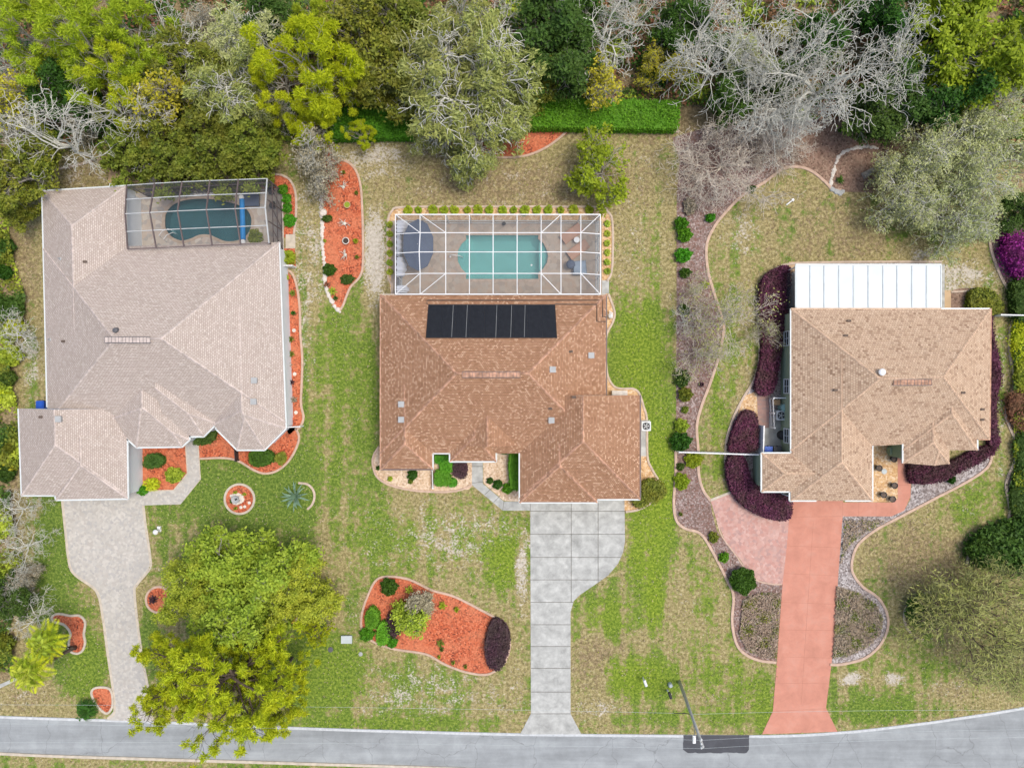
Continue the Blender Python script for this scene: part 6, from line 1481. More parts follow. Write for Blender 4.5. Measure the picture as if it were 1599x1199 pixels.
rosette('sago_palm', 140, 1105, 18, 'dark green sago palm by the foot of the left driveway', 'palm', 'L_deep', 26, .8, .10)
rosette('palmetto', 12, 618, 12, 'yellow-tipped palmetto at the left edge above the left garage', 'palm', 'L_gold', 18, .7, .09)
rosette('palmetto', 20, 728, 11, 'orange-yellow palmetto left of the left garage', 'palm', 'L_yellow', 16, .6, .09)
rosette('fern', 787, 701, 9, 'dark fern in the inner corner of the middle house entry', 'fern', 'L_deep', 14, .5, .09)
rosette('bromeliad', 241, 935, 8, 'dark purple spiky plant in the red ring left of the front tree', 'plant', 'L_plum', 14, .4, .07, pinn=False)
rosette('sago_palm', 447, 452 - 18, 5, 'small green palm at the top of the side red bed of the left house', 'palm', 'L_mid', 12, .4, .07)
for x, y, r, mt, lb in [(459, 489, 5, 'L_deep', 'green leafy plant in the side red bed, nearest its upper end'), (455, 530, 6, 'L_olive', 'olive plant in the side red bed below the first white plate'), (456, 553, 4.5, 'L_olive', 'small olive plant in the middle of the side red bed'), (452, 570, 6, 'L_grey', 'grey twiggy plant against the white side wall'), (457, 597, 5, 'L_plum', 'dark plum plant in the side red bed below the middle'),
                        (460, 624, 5, 'L_grey', 'grey arching plant in the lower side red bed'), (458, 458, 4, 'L_olive', 'thin olive plant near the top of the side red bed')]:
    rosette('plant', x, y, r, lb, 'plant', mt, 11, .35, .06, pinn=False, key=(mt, 'sm'))
for i, (x, y, r, mt, lb) in enumerate([(640, 919, 8, 'L_mid', 'white-flecked leafy plant near the top curb of the red front bed'), (671, 929, 5, 'L_deep', 'small dark plant right of the white-flecked plant in the red front bed'), (691, 944, 8, 'L_bright', 'lime green plant in the middle of the red front bed'), (713, 950, 5, 'L_bright', 'narrow lime plant right of the other lime one'),
                          (688, 1003, 8, 'L_olive', 'spreading olive plant below the middle of the red front bed'), (690, 1012, 4, 'L_dark', 'tiny dark plant just under the spreading olive plant'), (686, 1024, 3, 'L_mid', 'tiny green plant on the lower curb, left one of three'), (708, 1033, 3.5, 'L_olive', 'tiny olive plant on the lower curb, middle one of three'), (727, 1039, 3.5, 'L_olive', 'tiny olive plant on the lower curb, right one of three'), (632, 947, 6, 'L_mid', 'pale green plant left of the twiggy sapling'),
                          (537, 270, 4, 'L_olive', 'small olive sprig near the top of the tall red bed'), (509, 300, 4, 'L_mid', 'small green sprig by the rock edge of the tall red bed'), (557, 302, 4, 'L_olive', 'olive sprig by the right curb of the tall red bed'), (508, 377, 5, 'L_mid', 'green sprig on the rock edge beside the lower bowl planter'), (556, 377, 5, 'L_bright', 'lime sprig by the right curb beside the lower bowl planter'), (558, 402, 3, 'L_olive', 'small olive sprig low on the right curb of the tall red bed'),
                          (520, 455, 6, 'L_mid', 'green plant above the bottom tip of the tall red bed'), (525, 466, 5, 'L_dark', 'dark spiky plant at the bottom tip of the tall red bed'), (512, 445, 6, 'L_red', 'rusty plant beside the rock edge near the bottom of the tall red bed'), (700 + 114, 210, 5, 'L_dark', 'dark sprig on the upper red bed beneath the mossy oaks'),
                          (369, 768, 3, 'L_mid', 'tiny green plant at the top of the round red bed'), (383, 771, 4, 'L_mid', 'small green plant right of the stone ring'), (364, 782, 3.5, 'L_dark', 'tiny dark plant left of the stone ring'), (369, 793, 3, 'L_mid', 'tiny green plant at the bottom of the round red bed'),
                          (1310, 205, 5, 'L_deep', 'small green plant alone in the brown clearing'), (1100, 445, 6, 'L_mid', 'little green plant on the mulch beside the pink curb'), (1095, 600, 5, 'L_plum', 'dark purple plant on the mulch strip near the inner curb'), (1062, 802, 5, 'L_olive', 'olive plant low on the gravel strip'), (1310, 282, 8, 'L_deep', 'green plant inside the corner of the white rock line')]):
    rosette('plant', x, y, r, lb, 'plant', mt, 11, .35, .07, pinn=False, key=(mt, 'sm2', int(r / 3)))

def palm(px0, py0, px1, py1, h, rad, label):
    b = P(px0, py0, 0); t = P(px1, py1, h)
    root = empty('palm_tree', b, label, 'palm tree', 'leaning palms of the left lot')
    m = MB(); pts = [b.lerp(t, i / 6) + Vector((0, 0, -.05)) + Vector((0, 0, .25 * math.sin(i / 6 * math.pi))) for i in range(7)]; m.tube(pts, [.20, .17, .15, .14, .14, .14, .12], 8); m.build('trunk', M['bark_dark'], root, smooth=True)
    for i in range(3):
        o = rosette('frond_crown', px1, py1, rad * 1.25 - 5 * i, None, None, ['L_gold', 'L_bright', 'L_mid'][i], 9, .3 + .5 * i, .17, key=('palm', i), crown_z=h - .1 * i, parent=root, droop=1.15); 
palm(117, 1012, 77, 1000, 4.2, 26, 'fan-leaved palm leaning from the red bed, the upper of the leaning pair')
palm(118, 1010, 52, 1045, 5.2, 25, 'fan-leaved palm leaning far out, the lower of the leaning pair')

# ------------------------------------------------------------------ middle house roof: solar mat and pipes
sp = empty('solar_heater', R2.at(768, 502), 'long black solar pool-heating mat on the terracotta roof', 'solar panel')
c = [R2.at(669, 477), R2.at(867, 477), R2.at(870, 528), R2.at(665, 528)]
nrm = (c[1] - c[0]).cross(c[3] - c[0]).normalized(); nrm = nrm if nrm.z > 0 else -nrm
m = MB(); k = 9
for i in range(k):
    a0, a1 = c[0].lerp(c[1], (i + .002) / k), c[0].lerp(c[1], (i + .996) / k); b0, b1 = c[3].lerp(c[2], (i + .002) / k), c[3].lerp(c[2], (i + .996) / k)
    lo = [a0, a1, b1, b0]; m = MB(); u = nrm * .05; v = nrm * .09
    m.add([p + u for p in lo] + [p + v for p in lo], [(3, 2, 1, 0) if False else (0, 3, 2, 1), (4, 5, 6, 7), (0, 1, 5, 4), (1, 2, 6, 5), (2, 3, 7, 6), (3, 0, 4, 7)])
    nr = 22
    for j in range(nr):
        s0 = a0.lerp(a1, (j + .5) / nr) + v; s1 = b0.lerp(b1, (j + .5) / nr) + v; m.bar(s0, s1, 0.03, 0.025)
    M.setdefault('solar', plain('black_rubber', (0.012, 0.013, 0.016), .45, spec=.4, var=.3, scale=3)); m.build('collector_mat', M['solar'], sp)
for a, b in ((c[0], c[1]), (c[3], c[2])):
    m = MB(); m.tube([a + nrm * .1, b + nrm * .1], .045, 8); m.build('header_pipe', M['dark'], sp)
def roofpipe(pts, lab):
    m = MB(); m.tube([R2.at(*p) + Vector((0, 0, .06)) for p in pts], .05, 6); return m.build('pipe', M['bark_dark'], sp)
roofpipe([(667, 475), (667, 469), (780, 469), (941, 469), (941, 495), (946, 495)], ''); roofpipe([(867, 475), (932, 475.5), (932, 502), (946, 502)], '')
for x in (711, 733, 779, 802, 823): 
    m = MB(); m.bar(R2.at(x - 3, 477) + nrm * .125, R2.at(x - 5 + (x - 768) * .012, 528) + nrm * .125, .022, .02); m.build('strap', M['grey'], sp)

# ------------------------------------------------------------------ furniture in the white cage
def P0(px, py, z=0.05): return P(px, py, z)
u = empty('umbrella', P0(652, 381), 'large dark slate canopy umbrella at the left of the teal pool', 'umbrella')
m = MB(); cz = 2.55; cxy = P(652, 381, cz); n = 10; ring = []; ring2 = []
for i in range(n):
    a = 2 * math.pi * (i + .5) / n; ring.append(Vector((cxy.x + math.cos(a) * 1.42, cxy.y + math.sin(a) * 2.35, cz - .35))); ring2.append(Vector((cxy.x + math.cos(a) * .75, cxy.y + math.sin(a) * 1.3, cz - .1)))
apex = Vector((cxy.x, cxy.y, cz + .05)); vs = ring + ring2 + [apex] + [p - Vector((0, 0, .18)) for p in ring]
m.add(vs, [(i, (i + 1) % n, n + (i + 1) % n, n + i) for i in range(n)] + [(n + i, n + (i + 1) % n, 2 * n) for i in range(n)] + [(2 * n + 1 + i, 2 * n + 1 + (i + 1) % n, (i + 1) % n, i) for i in range(n)])
m.build('canopy', M['umbrella'], u)
m = MB(); m.tube([Vector((cxy.x, cxy.y, .05)), apex + Vector((0, 0, .08))], .035, 8); m.build('pole', M['grey'], u)
m = MB(); m.lathe((cxy.x, cxy.y, .05), [(.4, 0), (.4, .06), (.1, .12), (.06, .3)], 16); m.build('base', M['darkgrey'], u)
for i in range(n): 
    m = MB(); m.bar(apex - Vector((0, 0, .08)), ring[i] + Vector((0, 0, -.02)), .02); m.build('rib', M['grey'], u)
# curtains hanging on the left wall of the cage
for (y0, y1, x1, lb) in [(344, 364, 640, 'white curtain gathered at the upper left of the white cage'), (366, 400, 630, 'white curtain bulging behind the dark umbrella'), (402, 432, 636, 'white curtain below the dark umbrella'), (446, 458, 640, 'white curtain at the lower left corner of the white cage')]:
    m = MB(); k = 14; z0, z1 = .4, 2.9; vs = []
    for i in range(k + 1):
        t = i / k; y = y0 + (y1 - y0) * t; wob = math.sin(t * 22) * .06
        a = P(619.5, y, z1); b = P(x1 - 6 + 5 * math.sin(t * math.pi), y, z0)
        vs += [a + Vector((wob, 0, 0)), (a + b) / 2 + Vector((wob + .1, 0, .25)), b + Vector((wob, 0, 0))]
    m.add(vs, [(3 * i, 3 * i + 3, 3 * i + 4, 3 * i + 1) for i in range(k)] + [(3 * i + 1, 3 * i + 4, 3 * i + 5, 3 * i + 2) for i in range(k)])
    vs2 = [v - Vector((.03, 0, .03)) for v in vs]
    m.add(vs2, [(3 * i + 1, 3 * i + 4, 3 * i + 3, 3 * i) for i in range(k)] + [(3 * i + 2, 3 * i + 5, 3 * i + 4, 3 * i + 1) for i in range(k)])
    tag(m.build('curtain', M['lightcloth'], smooth=True), lb, 'curtain', 'curtains inside the white cage')
ch = empty('lounge_bench', P0(626, 442), 'small slatted bench at the lower left corner inside the white cage', 'bench')
for i in range(5):
    m = MB(); m.box(P0(622 + i * 1.7, 442) + Vector((0, 0, .42)), (.07, 1.0, .03)); m.build('slat', M['grey'], ch)
for sx in (-1, 1):
    for sy in (-1, 1): m = MB(); m.box(P0(625.4, 442) + Vector((.18 * sx, .42 * sy, .2)), (.05, .05, .4)); m.build('leg', M['grey'], ch)
# sun loungers
def lounger(px, py, rz, label):
    p = P0(px, py); r = empty('sun_lounger', p, label, 'sun lounger', 'tan loungers beside the pool', rz); r.scale = (1.05, 1.35, 1.0)
    def part(name, mt, f):
        m = MB(); f(m); me = m.build(name, M[mt], None).data; o = bpy.data.objects[bpy.data.objects[-1].name] if False else None
    def add(name, mt, boxes):
        m = MB()
        for b in boxes: m.box(*b)
        me = bpy.data.meshes.new(name); me.from_pydata(m.v, [], m.f); me.materials.append(M[mt]); me.update(); link_mesh(name, me, r, world=False)
    add('frame', 'wood', [((0, 0.33, .3), (2.0, .05, .06)), ((0, -.33, .3), (2.0, .05, .06)), ((-.97, 0, .3), (.05, .62, .06)), ((.97, 0, .3), (.05, .62, .06))])
    add('cushion', 'cushion', [((-.32, 0, .38), (1.32, .62, .09))])
    m = MB(); R = Matrix.Rotation(-math.radians(22), 3, 'Y')
    vs = []
    for dz in (0, .09):
        for a, b in ((.345, -.31), (.98, -.31), (.98, .31), (.345, .31)): vs.append(((a), b, .335 + dz + (a - .345) * .42))
    me = bpy.data.meshes.new('backrest'); me.from_pydata(vs, [], [(3, 2, 1, 0), (4, 5, 6, 7), (0, 1, 5, 4), (1, 2, 6, 5), (2, 3, 7, 6), (3, 0, 4, 7)]); me.materials.append(M['cushion']); me.update(); link_mesh('backrest', me, r, world=False)
    for sx in (-.85, .85):
        for sy in (-.3, .3): add('leg', 'wood', [((sx, sy, .14), (.05, .05, .27))])
lounger(892, 366, math.radians(36), 'tan lounger set diagonally nearest the top wall of the white cage')
lounger(902, 391, math.radians(36), 'tan lounger set diagonally below the other, beside the covered table')
t = empty('side_table', P0(900, 376), 'small round white table between the two tan loungers', 'table')
m = MB(); m.lathe(P0(900, 376) + Vector((0, 0, .42)), [(.26, 0), (.27, .02), (.27, .04), (.2, .045)], 20); m.build('tabletop', M['white'], t)
m = MB(); m.lathe(P0(900, 376), [(.18, 0), (.05, .04), (.04, .2), (.05, .42)], 12); m.build('stem', M['white'], t)
# covered table with dark round bin
g = empty('dining_table', P0(903, 420), 'square table under a pale blue-grey cloth beside the loungers', 'table')
m = MB(); c0 = P0(904, 420); zz = .74
q = [(-.55, .55), (.5, .62), (.62, -.5), (-.5, -.55)]; 
vs = [c0 + Vector((a, b, zz)) for a, b in q] + [c0 + Vector((a * 1.18, b * 1.18, .45)) for a, b in q]
m.add(vs, [(3, 2, 1, 0) if False else (0, 3, 2, 1)] + [((i + 1) % 4, i, 4 + i, 4 + (i + 1) % 4) for i in range(4)]); m.build('cloth', M['blueCloth'] if 'blueCloth' in M else plain('blue_grey_cloth', (.22, .28, .34), .8), g)
for a, b in q: m = MB(); m.bar(c0 + Vector((a * .85, b * .85, 0)), c0 + Vector((a * .85, b * .85, zz - .02)), .05); m.build('leg', M['darkgrey'], g)
b_ = empty('kettle_grill', P0(890, 415), 'dark round covered grill beside the cloth-covered table', 'grill')
m = MB(); m.lathe(P0(890, 415) + Vector((0, 0, .45)), [(.1, 0), (.34, .12), (.42, .3), (.42, .36), (.3, .52), (.1, .58)], 18); m.build('bowl', M['umbrella'], b_)
for i in range(3):
    a = i * 2.1; m = MB(); m.bar(P0(890, 415) + Vector((math.cos(a) * .3, math.sin(a) * .3, 0)), P0(890, 415) + Vector((math.cos(a) * .2, math.sin(a) * .2, .55)), .04); m.build('leg', M['darkgrey'], b_)
m = MB(); c0 = P0(787, 350); m.lathe(c0, [(.12, 0), (.18, .25), (.16, .3), (.03, .32)], 12); tag(m.build('flower_pot', M['dark']), 'small dark pot on the deck above the teal pool', 'pot')
# white pool handrail
h = empty('pool_handrail', P0(704, 401), 'white curved handrail at the left steps of the teal pool', 'handrail')
for dy in (0,):
    m = MB(); a = P0(703, 401); m.tube([a, a + Vector((0, 0, .75)), a + Vector((.35, 0, .9)), a + Vector((.9, -.02, .7)), a + Vector((1.15, -.03, .1)), a + Vector((1.15, -.03, -.3))], .035, 8); m.build('rail', M['white'], h, smooth=True)
m = MB(); m.lathe(P0(703, 401), [(.09, 0), (.09, .03), (.04, .05)], 12); m.build('flange', M['white'], h)
for x0, lb in ((766, 'left'),):
    m = MB(); m.lathe(P(830, 414, -.08), [(.03, -.03), (.09, 0), (.09, .03), (.03, .05)], 10); tag(m.build('chlorine_float', M['white']), 'small white float on the teal pool', 'float')
# window sills / furniture along right wall of the white cage
m = MB()
for y0, y1 in ((345, 362), (366, 392), (396, 424), (430, 455)):
    m.bar(P(934, y0, 2.2), P(934, y1, 2.2), .04, .5)
w_ = m.build('cage_blind', M['utility']); tag(w_, 'pale roll blinds along the right wall inside the white cage', 'blind')

# ------------------------------------------------------------------ left pool things
c0 = P0(380, 343); rr = empty('pool_cover_reel', c0, 'bright blue rolled pool cover across the right end of the kidney-shaped pool', 'pool cover')
m = MB(); a, b = P(377.5, 311, .55), P(379.5, 374, .55); m.tube([a, b], .23, 12); m.build('roll', M['poolblue'], rr)
for q in (P(377, 308, .55), P(379.5, 377.5, .55)):
    m = MB(); m.lathe(q - Vector((0, 0, .1)), [(.22, 0), (.22, .2)], 12); m.bar(q, q - Vector((0, 0, .5)), .06); m.build('stand', M['white'], rr)
l_ = empty('pool_ladder', P0(258, 368), 'white twin-rail ladder at the left end of the kidney-shaped pool', 'ladder')
for o_ in ((0, 0), (.42, -.35)):
    a = P0(253, 372) + Vector((o_[0], o_[1], 0)); m = MB(); m.tube([a, a + Vector((.1, .08, .8)), a + Vector((.45, .45, .9)), a + Vector((.8, .78, .5)), a + Vector((.8, .8, -.6))], .03, 8); m.build('rail', M['white'], l_)
for z in (-.2, -.45): m = MB(); a = P0(253, 372) + Vector((.8, .8, z)); m.bar(a, a + Vector((.42, -.35, 0)), .08, .03); m.build('tread', M['white'], l_)
m = MB(); a = P0(394, 311); m.box(a + Vector((0, 0, .4)), (1.5, 1.5, .06)); mt = empty('spa_tub', a, 'dark square covered spa near the upper right corner of the bronze cage', 'spa')
m.build('cover', M['umbrella'], mt); m = MB(); m.box(a + Vector((0, 0, .185)), (1.42, 1.42, .37)); m.build('body', M['darkgrey'], mt)
for x, y, lb in ((425, 300, 'upper'), (427, 322, 'lower')):
    c0 = P0(x, y); t = empty('patio_chair', c0, lb + ' dark round-seated chair beside the right wall of the bronze cage', 'chair', 'chairs in the bronze cage')
    m = MB(); m.lathe(c0 + Vector((0, 0, .4)), [(.27, 0), (.28, .04), (.2, .06)], 14); m.build('seat', M['darkgrey'], t)
    m = MB(); m.box(c0 + Vector((.26, 0, .7)), (.05, .5, .5)); m.build('backrest', M['darkgrey'], t)
    for sx in (-.18, .18):
        for sy in (-.18, .18): m = MB(); m.bar(c0 + Vector((sx, sy, 0)), c0 + Vector((sx, sy, .4)), .04); m.build('leg', M['darkgrey'], t)
for i, (x, y, w, d) in enumerate([(240, 303, 1.1, .5), (268, 303, .6, .5), (282, 304, .5, .5), (296, 304, .9, .4)]):
    c0 = P0(x, y); m = MB(); m.box(c0 + Vector((0, 0, .4)), (w, d, .08)); m.box(c0 + Vector((0, d / 2, .62)), (w, .08, .4)); m.box(c0 + Vector((-w / 2 + .06, 0, .2)), (.06, d * .9, .4)); m.box(c0 + Vector((w / 2 - .06, 0, .2)), (.06, d * .9, .4))
    tag(m.build('patio_bench', M['darkgrey' if i % 2 == 0 else 'grey']), 'patio seat against the back wall of the bronze cage, %s from the left' % ORD[i], 'bench', 'seats along the back of the bronze cage')
rosette('fern', 400, 370, 12, 'olive potted fern at the lower right of the kidney-shaped pool', 'fern', 'L_olive', 14, .5, .09)
for i in range(9):
    r = random.Random(i); c0 = P0(306 + i * 3.2, 300 + r.random() * 3); m = MB(); m.lathe(c0, [(.22, 0), (.24, .18), (.12, .32)], 7, sx=.7 + r.random() * .6)
    tag(m.build('boulder', M['stone']), 'pale waterfall boulder behind the kidney-shaped pool', 'rock', 'waterfall boulders')

# ------------------------------------------------------------------ ornaments of the beds
def ringpot(px, py, ro, label, plantm=None, body='terracotta', fill='soil'):
    c0 = P(px, py, .02); r = empty('planter_bowl', c0, label, 'planter', 'round planters of the tall red bed')
    m = MB(); R_ = ro * SC; m.lathe(c0, [(R_ * .6, 0), (R_ * .95, .28), (R_, .34), (R_ * .82, .36), (R_ * .75, .28)], 20); m.build('bowl', M[body], r)
    m = MB(); m.lathe(c0, [(R_ * .76, .2), (R_ * .76, .30), (R_ * .3, .32)], 16); m.build('soil', M[plantm or fill], r)
ringpot(506, 333, 6, 'cream ring planter on the rock edge of the tall red bed', None, 'curb_white', 'stone')
ringpot(543, 321, 5.5, 'olive-rimmed bowl planter with green plant in the tall red bed', 'L_mid', 'terracotta')
ringpot(541, 377, 5.5, 'grey-rimmed bowl planter in the lower tall red bed', None, 'stone', 'soil')
def driftwood(px, py, label, seed):
    r = random.Random(seed); c0 = P(px, py, .03); m = MB()
    for i in range(9):
        a = r.random() * 6.28; L = .10 + r.random() * .26; h = .04 + r.random() * .2
        p = c0 + Vector((math.cos(a) * .12, math.sin(a) * .12, .02)); q = p + Vector((math.cos(a) * L, math.sin(a) * L, h)); a2 = a + r.uniform(-.9, .9)
        m.tube([p, (p + q) / 2 + Vector((0, 0, .08)), q, q + Vector((math.cos(a2) * .2, math.sin(a2) * .2, .03))], [.03, .026, .02, .01], 5)
    m.lathe(c0, [(.16, -.02), (.15, .08), (.05, .14)], 8)
    tag(m.build('driftwood', M['bark_white']), label, 'driftwood', 'driftwood pieces of the tall red bed')
driftwood(536, 292, 'pale branching driftwood, the uppermost in the tall red bed', 1); driftwood(538, 349, 'pale branching driftwood between the two bowl planters', 2); driftwood(539, 398, 'pale branching driftwood below the lower bowl planter', 3)
# rock edge of the tall red bed (each rock a thing)
rk = catmull([(500, 283), (501, 300), (502, 330), (503, 370), (506, 410), (508, 440), (514, 462), (522, 478), (530, 486)], False, 8)
def rocks(pts, label, grp, size, n, seed, mt='stone', fine=None):
    r = random.Random(seed); base = MB(); base.lathe((0, 0, 0), [(.8, -.05), (1, .25), (.75, .7), (.3, .9)], 7); me = bpy.data.meshes.new('rock'); me.from_pydata(base.v, [], base.f); me.materials.append(M[mt]); me.update()
    L = [0]
    for a, b in zip(pts[:-1], pts[1:]): L.append(L[-1] + (Vector(b) - Vector(a)).length)
    for i in range(n):
        d = L[-1] * i / (n - 1); j = max(k for k in range(len(L)) if L[k] <= d + 1e-9); j = min(j, len(pts) - 2); t = (d - L[j]) / max(1e-6, L[j + 1] - L[j]); q = Vector(pts[j]).lerp(Vector(pts[j + 1]), t)
        o = bpy.data.objects.new('rock', me); COL.objects.link(o); p = P(q.x + r.uniform(-.8, .8), q.y + r.uniform(-.8, .8)); o.location = p; s = size * (.7 + r.random() * .6); o.scale = (s, s * (.8 + r.random() * .6), s * .7); o.rotation_euler = (0, 0, r.random() * 6.28)
        tag(o, label, 'rock', grp)
rocks(rk, 'white edging rock on the left side of the tall red bed', 'white rocks edging the tall red bed', .19, 52, 1)
rocks([Vector(q) for q in [(1370, 231), (1355, 229), (1338, 230), (1322, 235), (1311, 243), (1305, 255), (1302, 268), (1298, 282), (1297, 292)]], 'pale rock of the curved rock line in the brown clearing', 'rock line in the brown clearing', .17, 34, 2)
rocks([Vector(q) for q in [(1328, 179), (1333, 188), (1341, 196)]], 'pale rock of the short line at the top of the brown clearing', 'short rock line in the clearing', .2, 8, 3)
rocks([Vector(q) for q in [(1298, 294), (1305, 298), (1312, 302), (1318, 298)]], 'grey rock heaped where curb and rock line meet', 'rocks where curb and rock line meet', .2, 10, 4, 'grey')
st = circ(370, 779, 7.5, 15)
rocks([Vector(q) for q in st], 'white stone ringing the fountain of the round red bed', 'stones round the fountain', .17, 15, 5)
f = empty('fountain', P(370, 779), 'small grey bowl fountain at the centre of the round red bed', 'fountain'); m = MB(); m.lathe(P(370, 779, .02), [(.3, 0), (.12, .1), (.1, .4), (.36, .5), (.34, .54), (.1, .48)], 16); m.build('basin', M['grey'], f); m = MB(); m.lathe(P(370, 779, .45), [(.06, 0), (.05, .3), (.09, .34), (.02, .4)], 10); m.build('spout', M['dark'], f)
for i, (x, y) in enumerate([(361, 774), (389, 785), (382, 791), (376, 792), (372, 772)]):
    m = MB(); m.lathe(P(x, y, .02), [(.14, 0), (.15, .03), (.08, .05)], 10); tag(m.build('shell', M['stone']), 'white shell lying on the mulch of the round red bed', 'shell', 'shells on the round red bed')
for i, (x, y) in enumerate([(459, 516), (460, 584), (462, 644)]):
    m = MB(); m.lathe(P(x, y, .03), [(.17, 0), (.18, .05), (.12, .07), (.04, .05)], 12); tag(m.build('stepping_stone', M['stone']), 'white round ornament in the side red bed, %s from the top' % ORD[i], 'ornament', 'white ornaments in the side red bed')

# ------------------------------------------------------------------ fences
def fence(name, p, q, h, mt, label, kind='panel', posts=3, t=.05):
    a, b = P(*p), P(*q); r = empty(name, a, label, 'fence'); d = (b - a); L = d.length; d.normalize()
    if kind == 'panel':
        m = MB(); m.bar(a + Vector((0, 0, h / 2 + .04)), b + Vector((0, 0, h / 2 + .04)), t, h - .08); m.build('panel', M[mt], r)
        m = MB(); m.bar(a + Vector((0, 0, h)), b + Vector((0, 0, h)), t * 2, .07); m.build('top_rail', M[mt], r)
    else:
        for z in (.25, h - .15): m = MB(); m.bar(a + Vector((0, 0, z)), b + Vector((0, 0, z)), .06, .09); m.build('rail', M[mt], r)
        n = int(L / .16)
        for i in range(n): m = MB(); c_ = a + d * (L * (i + .5) / n); m.bar(c_ + Vector((0, 0, .05)), c_ + Vector((0, 0, h)), .07, .03); m.build('picket', M[mt], r)
    for i in range(posts): m = MB(); c_ = a.lerp(b, i / (posts - 1)); m.bar(c_, c_ + Vector((0, 0, h + .06)), .12); m.build('post', M[mt], r)
    return r
fence('fence', (1055, 703.5), (1189, 708), 1.5, 'white', 'long white panel fence from the mulch strip to the tan-roofed house', posts=5)
fence('fence', (1184, 664), (1183, 706), 1.5, 'white', 'short white panel fence beside the trash bins')
fence('picket_fence', (1201, 622), (1203, 667), 1.1, 'white', 'white picket fence beside the air conditioner of the right house', 'picket')
fence('fence', (1201, 621), (1220, 621), 1.2, 'white', 'short white rail at the head of the picket fence', posts=2)
fence('fence', (1546, 494), (1640, 496), 1.5, 'white', 'white panel fence running off the right edge from the tan-roofed house', posts=4)
fence('fence', (446, 418), (462, 418), 1.2, 'white', 'short white gate bar across the top of the side red bed', posts=2)
fence('fence', (452, 666), (473, 665), 1.0, 'white', 'short white gate bar across the foot of the side red bed', posts=2)
fence('fence', (372, 700), (373, 718), .9, 'dark', 'thin black fence line across the front red bed of the left house', posts=2, t=.03)
fence('fence', (676, 733), (677, 761), .6, 'white', 'thin white drain edge below the front notch of the middle house', posts=2, t=.03)

# ------------------------------------------------------------------ air conditioners, bins, tanks
def ac(px, py, label):
    c0 = P(px, py, .05); r = empty('air_conditioner', c0, label, 'air conditioner', None); S2 = .84
    m = MB(); m.box(c0 + Vector((0, 0, .04)), (1.0, 1.0, .08)); m.build('pad', M['concrete'], r)
    m = MB(); m.box(c0 + Vector((0, 0, .45)), (S2, S2, .74)); m.build('body', M['utility'], r)
    m = MB(); m.lathe(c0 + Vector((0, 0, .82)), [(.34, 0), (.34, .03), (.30, .035), (.30, .01)], 24); m.build('fan_guard', M['dark'], r)
    m = MB()
    for i in range(5):
        a = i * 1.2566; d = Vector((math.cos(a), math.sin(a), 0)); n_ = Vector((-d.y, d.x, 0)); m.add([c0 + d * .05 + n_ * .03 + Vector((0, 0, .875)), c0 + d * .28 + n_ * .1 + Vector((0, 0, .875)), c0 + d * .28 - n_ * .06 + Vector((0, 0, .865)), c0 + d * .05 - n_ * .03 + Vector((0, 0, .865))], [(0, 1, 2, 3)])
    m.lathe(c0 + Vector((0, 0, .86)), [(.07, 0), (.07, .04), (.02, .05)], 10); m.build('fan', M['grey'], r)
    m = MB()
    for sx, sy, lx, ly in ((0, .39, .84, .07), (0, -.39, .84, .07), (.39, 0, .07, .71), (-.39, 0, .07, .71)): m.box(c0 + Vector((sx, sy, .835)), (lx, ly, .05))
    m.build('top_rim', M['white'], r)
ac(1006.5, 664.5, 'white air conditioner beside the garage of the middle house'); ac(1214.5, 648, 'air conditioner behind the white picket fence of the right house')
def bin_(px, py, mt, label):
    c0 = P(px, py, .04); r = empty('trash_bin', c0, label, 'trash bin', 'wheeled trash bins'); 
    m = MB(); vs = [c0 + Vector((a * .25, b * .3, .06)) for a, b in ((-1, -1), (1, -1), (1, 1), (-1, 1))] + [c0 + Vector((a * .33, b * .38, 1.0)) for a, b in ((-1, -1), (1, -1), (1, 1), (-1, 1))]
    m.add(vs, [(3, 2, 1, 0), (0, 1, 5, 4), (1, 2, 6, 5), (2, 3, 7, 6), (3, 0, 4, 7), (4, 5, 6, 7)]); m.build('body', M[mt], r)
    m = MB(); m.box(c0 + Vector((0, 0, 1.04)), (.72, .8, .07)); m.box(c0 + Vector((0, .06, 1.09)), (.5, .5, .05)); m.build('lid', M[mt], r)
    m = MB(); m.bar(c0 + Vector((-.28, .44, .98)), c0 + Vector((.28, .44, .98)), .04); m.build('handle', M['dark'], r)
    for s_ in (-1, 1): m = MB(); m.tube([c0 + Vector((.24 * s_, .3, .12)), c0 + Vector((.31 * s_, .3, .12))], .12, 12); m.build('wheel', M['dark'], r)
bin_(1194, 702, 'blue', 'blue wheeled bin by the side fence of the right house'); bin_(1208, 702, 'darkgrey', 'dark grey wheeled bin right of the blue one'); bin_(74, 632, 'blue', 'blue wheeled bin behind the garage of the left house')
def drum(px, py, r_, h, mt, label, nm='storage_tank'):
    c0 = P(px, py, .03); r = empty(nm, c0, label, 'tank'); m = MB(); m.lathe(c0, [(r_, 0), (r_ * 1.02, h * .5), (r_, h)], 20); m.build('body', M[mt], r); m = MB(); m.lathe(c0 + Vector((0, 0, h)), [(r_ * 1.05, 0), (r_ * 1.05, .05), (r_ * .6, .1), (r_ * .1, .12)], 20); m.build('lid', M[mt], r)
drum(1220, 636, .34, .9, 'greenplastic', 'pale green round tank above the air conditioner of the right house'); drum(1220, 679, .42, .8, 'dark', 'black round barrel between air conditioner and bins')
m = MB(); m.box(P(1212, 628, .2), (.7, .5, .3)); tag(m.build('crate', M['terracotta']), 'tan wooden crate in the corner of the picket fence', 'crate')
m = MB(); c0 = P(966, 613.5, .03); m.box(c0 + Vector((0, 0, .35)), (1.35, .4, .7)); m.box(c0 + Vector((0, 0, .72)), (1.42, .46, .05)); tag(m.build('utility_box', M['stone']), 'white electrical cabinet at the top right of the garage roof', 'cabinet')
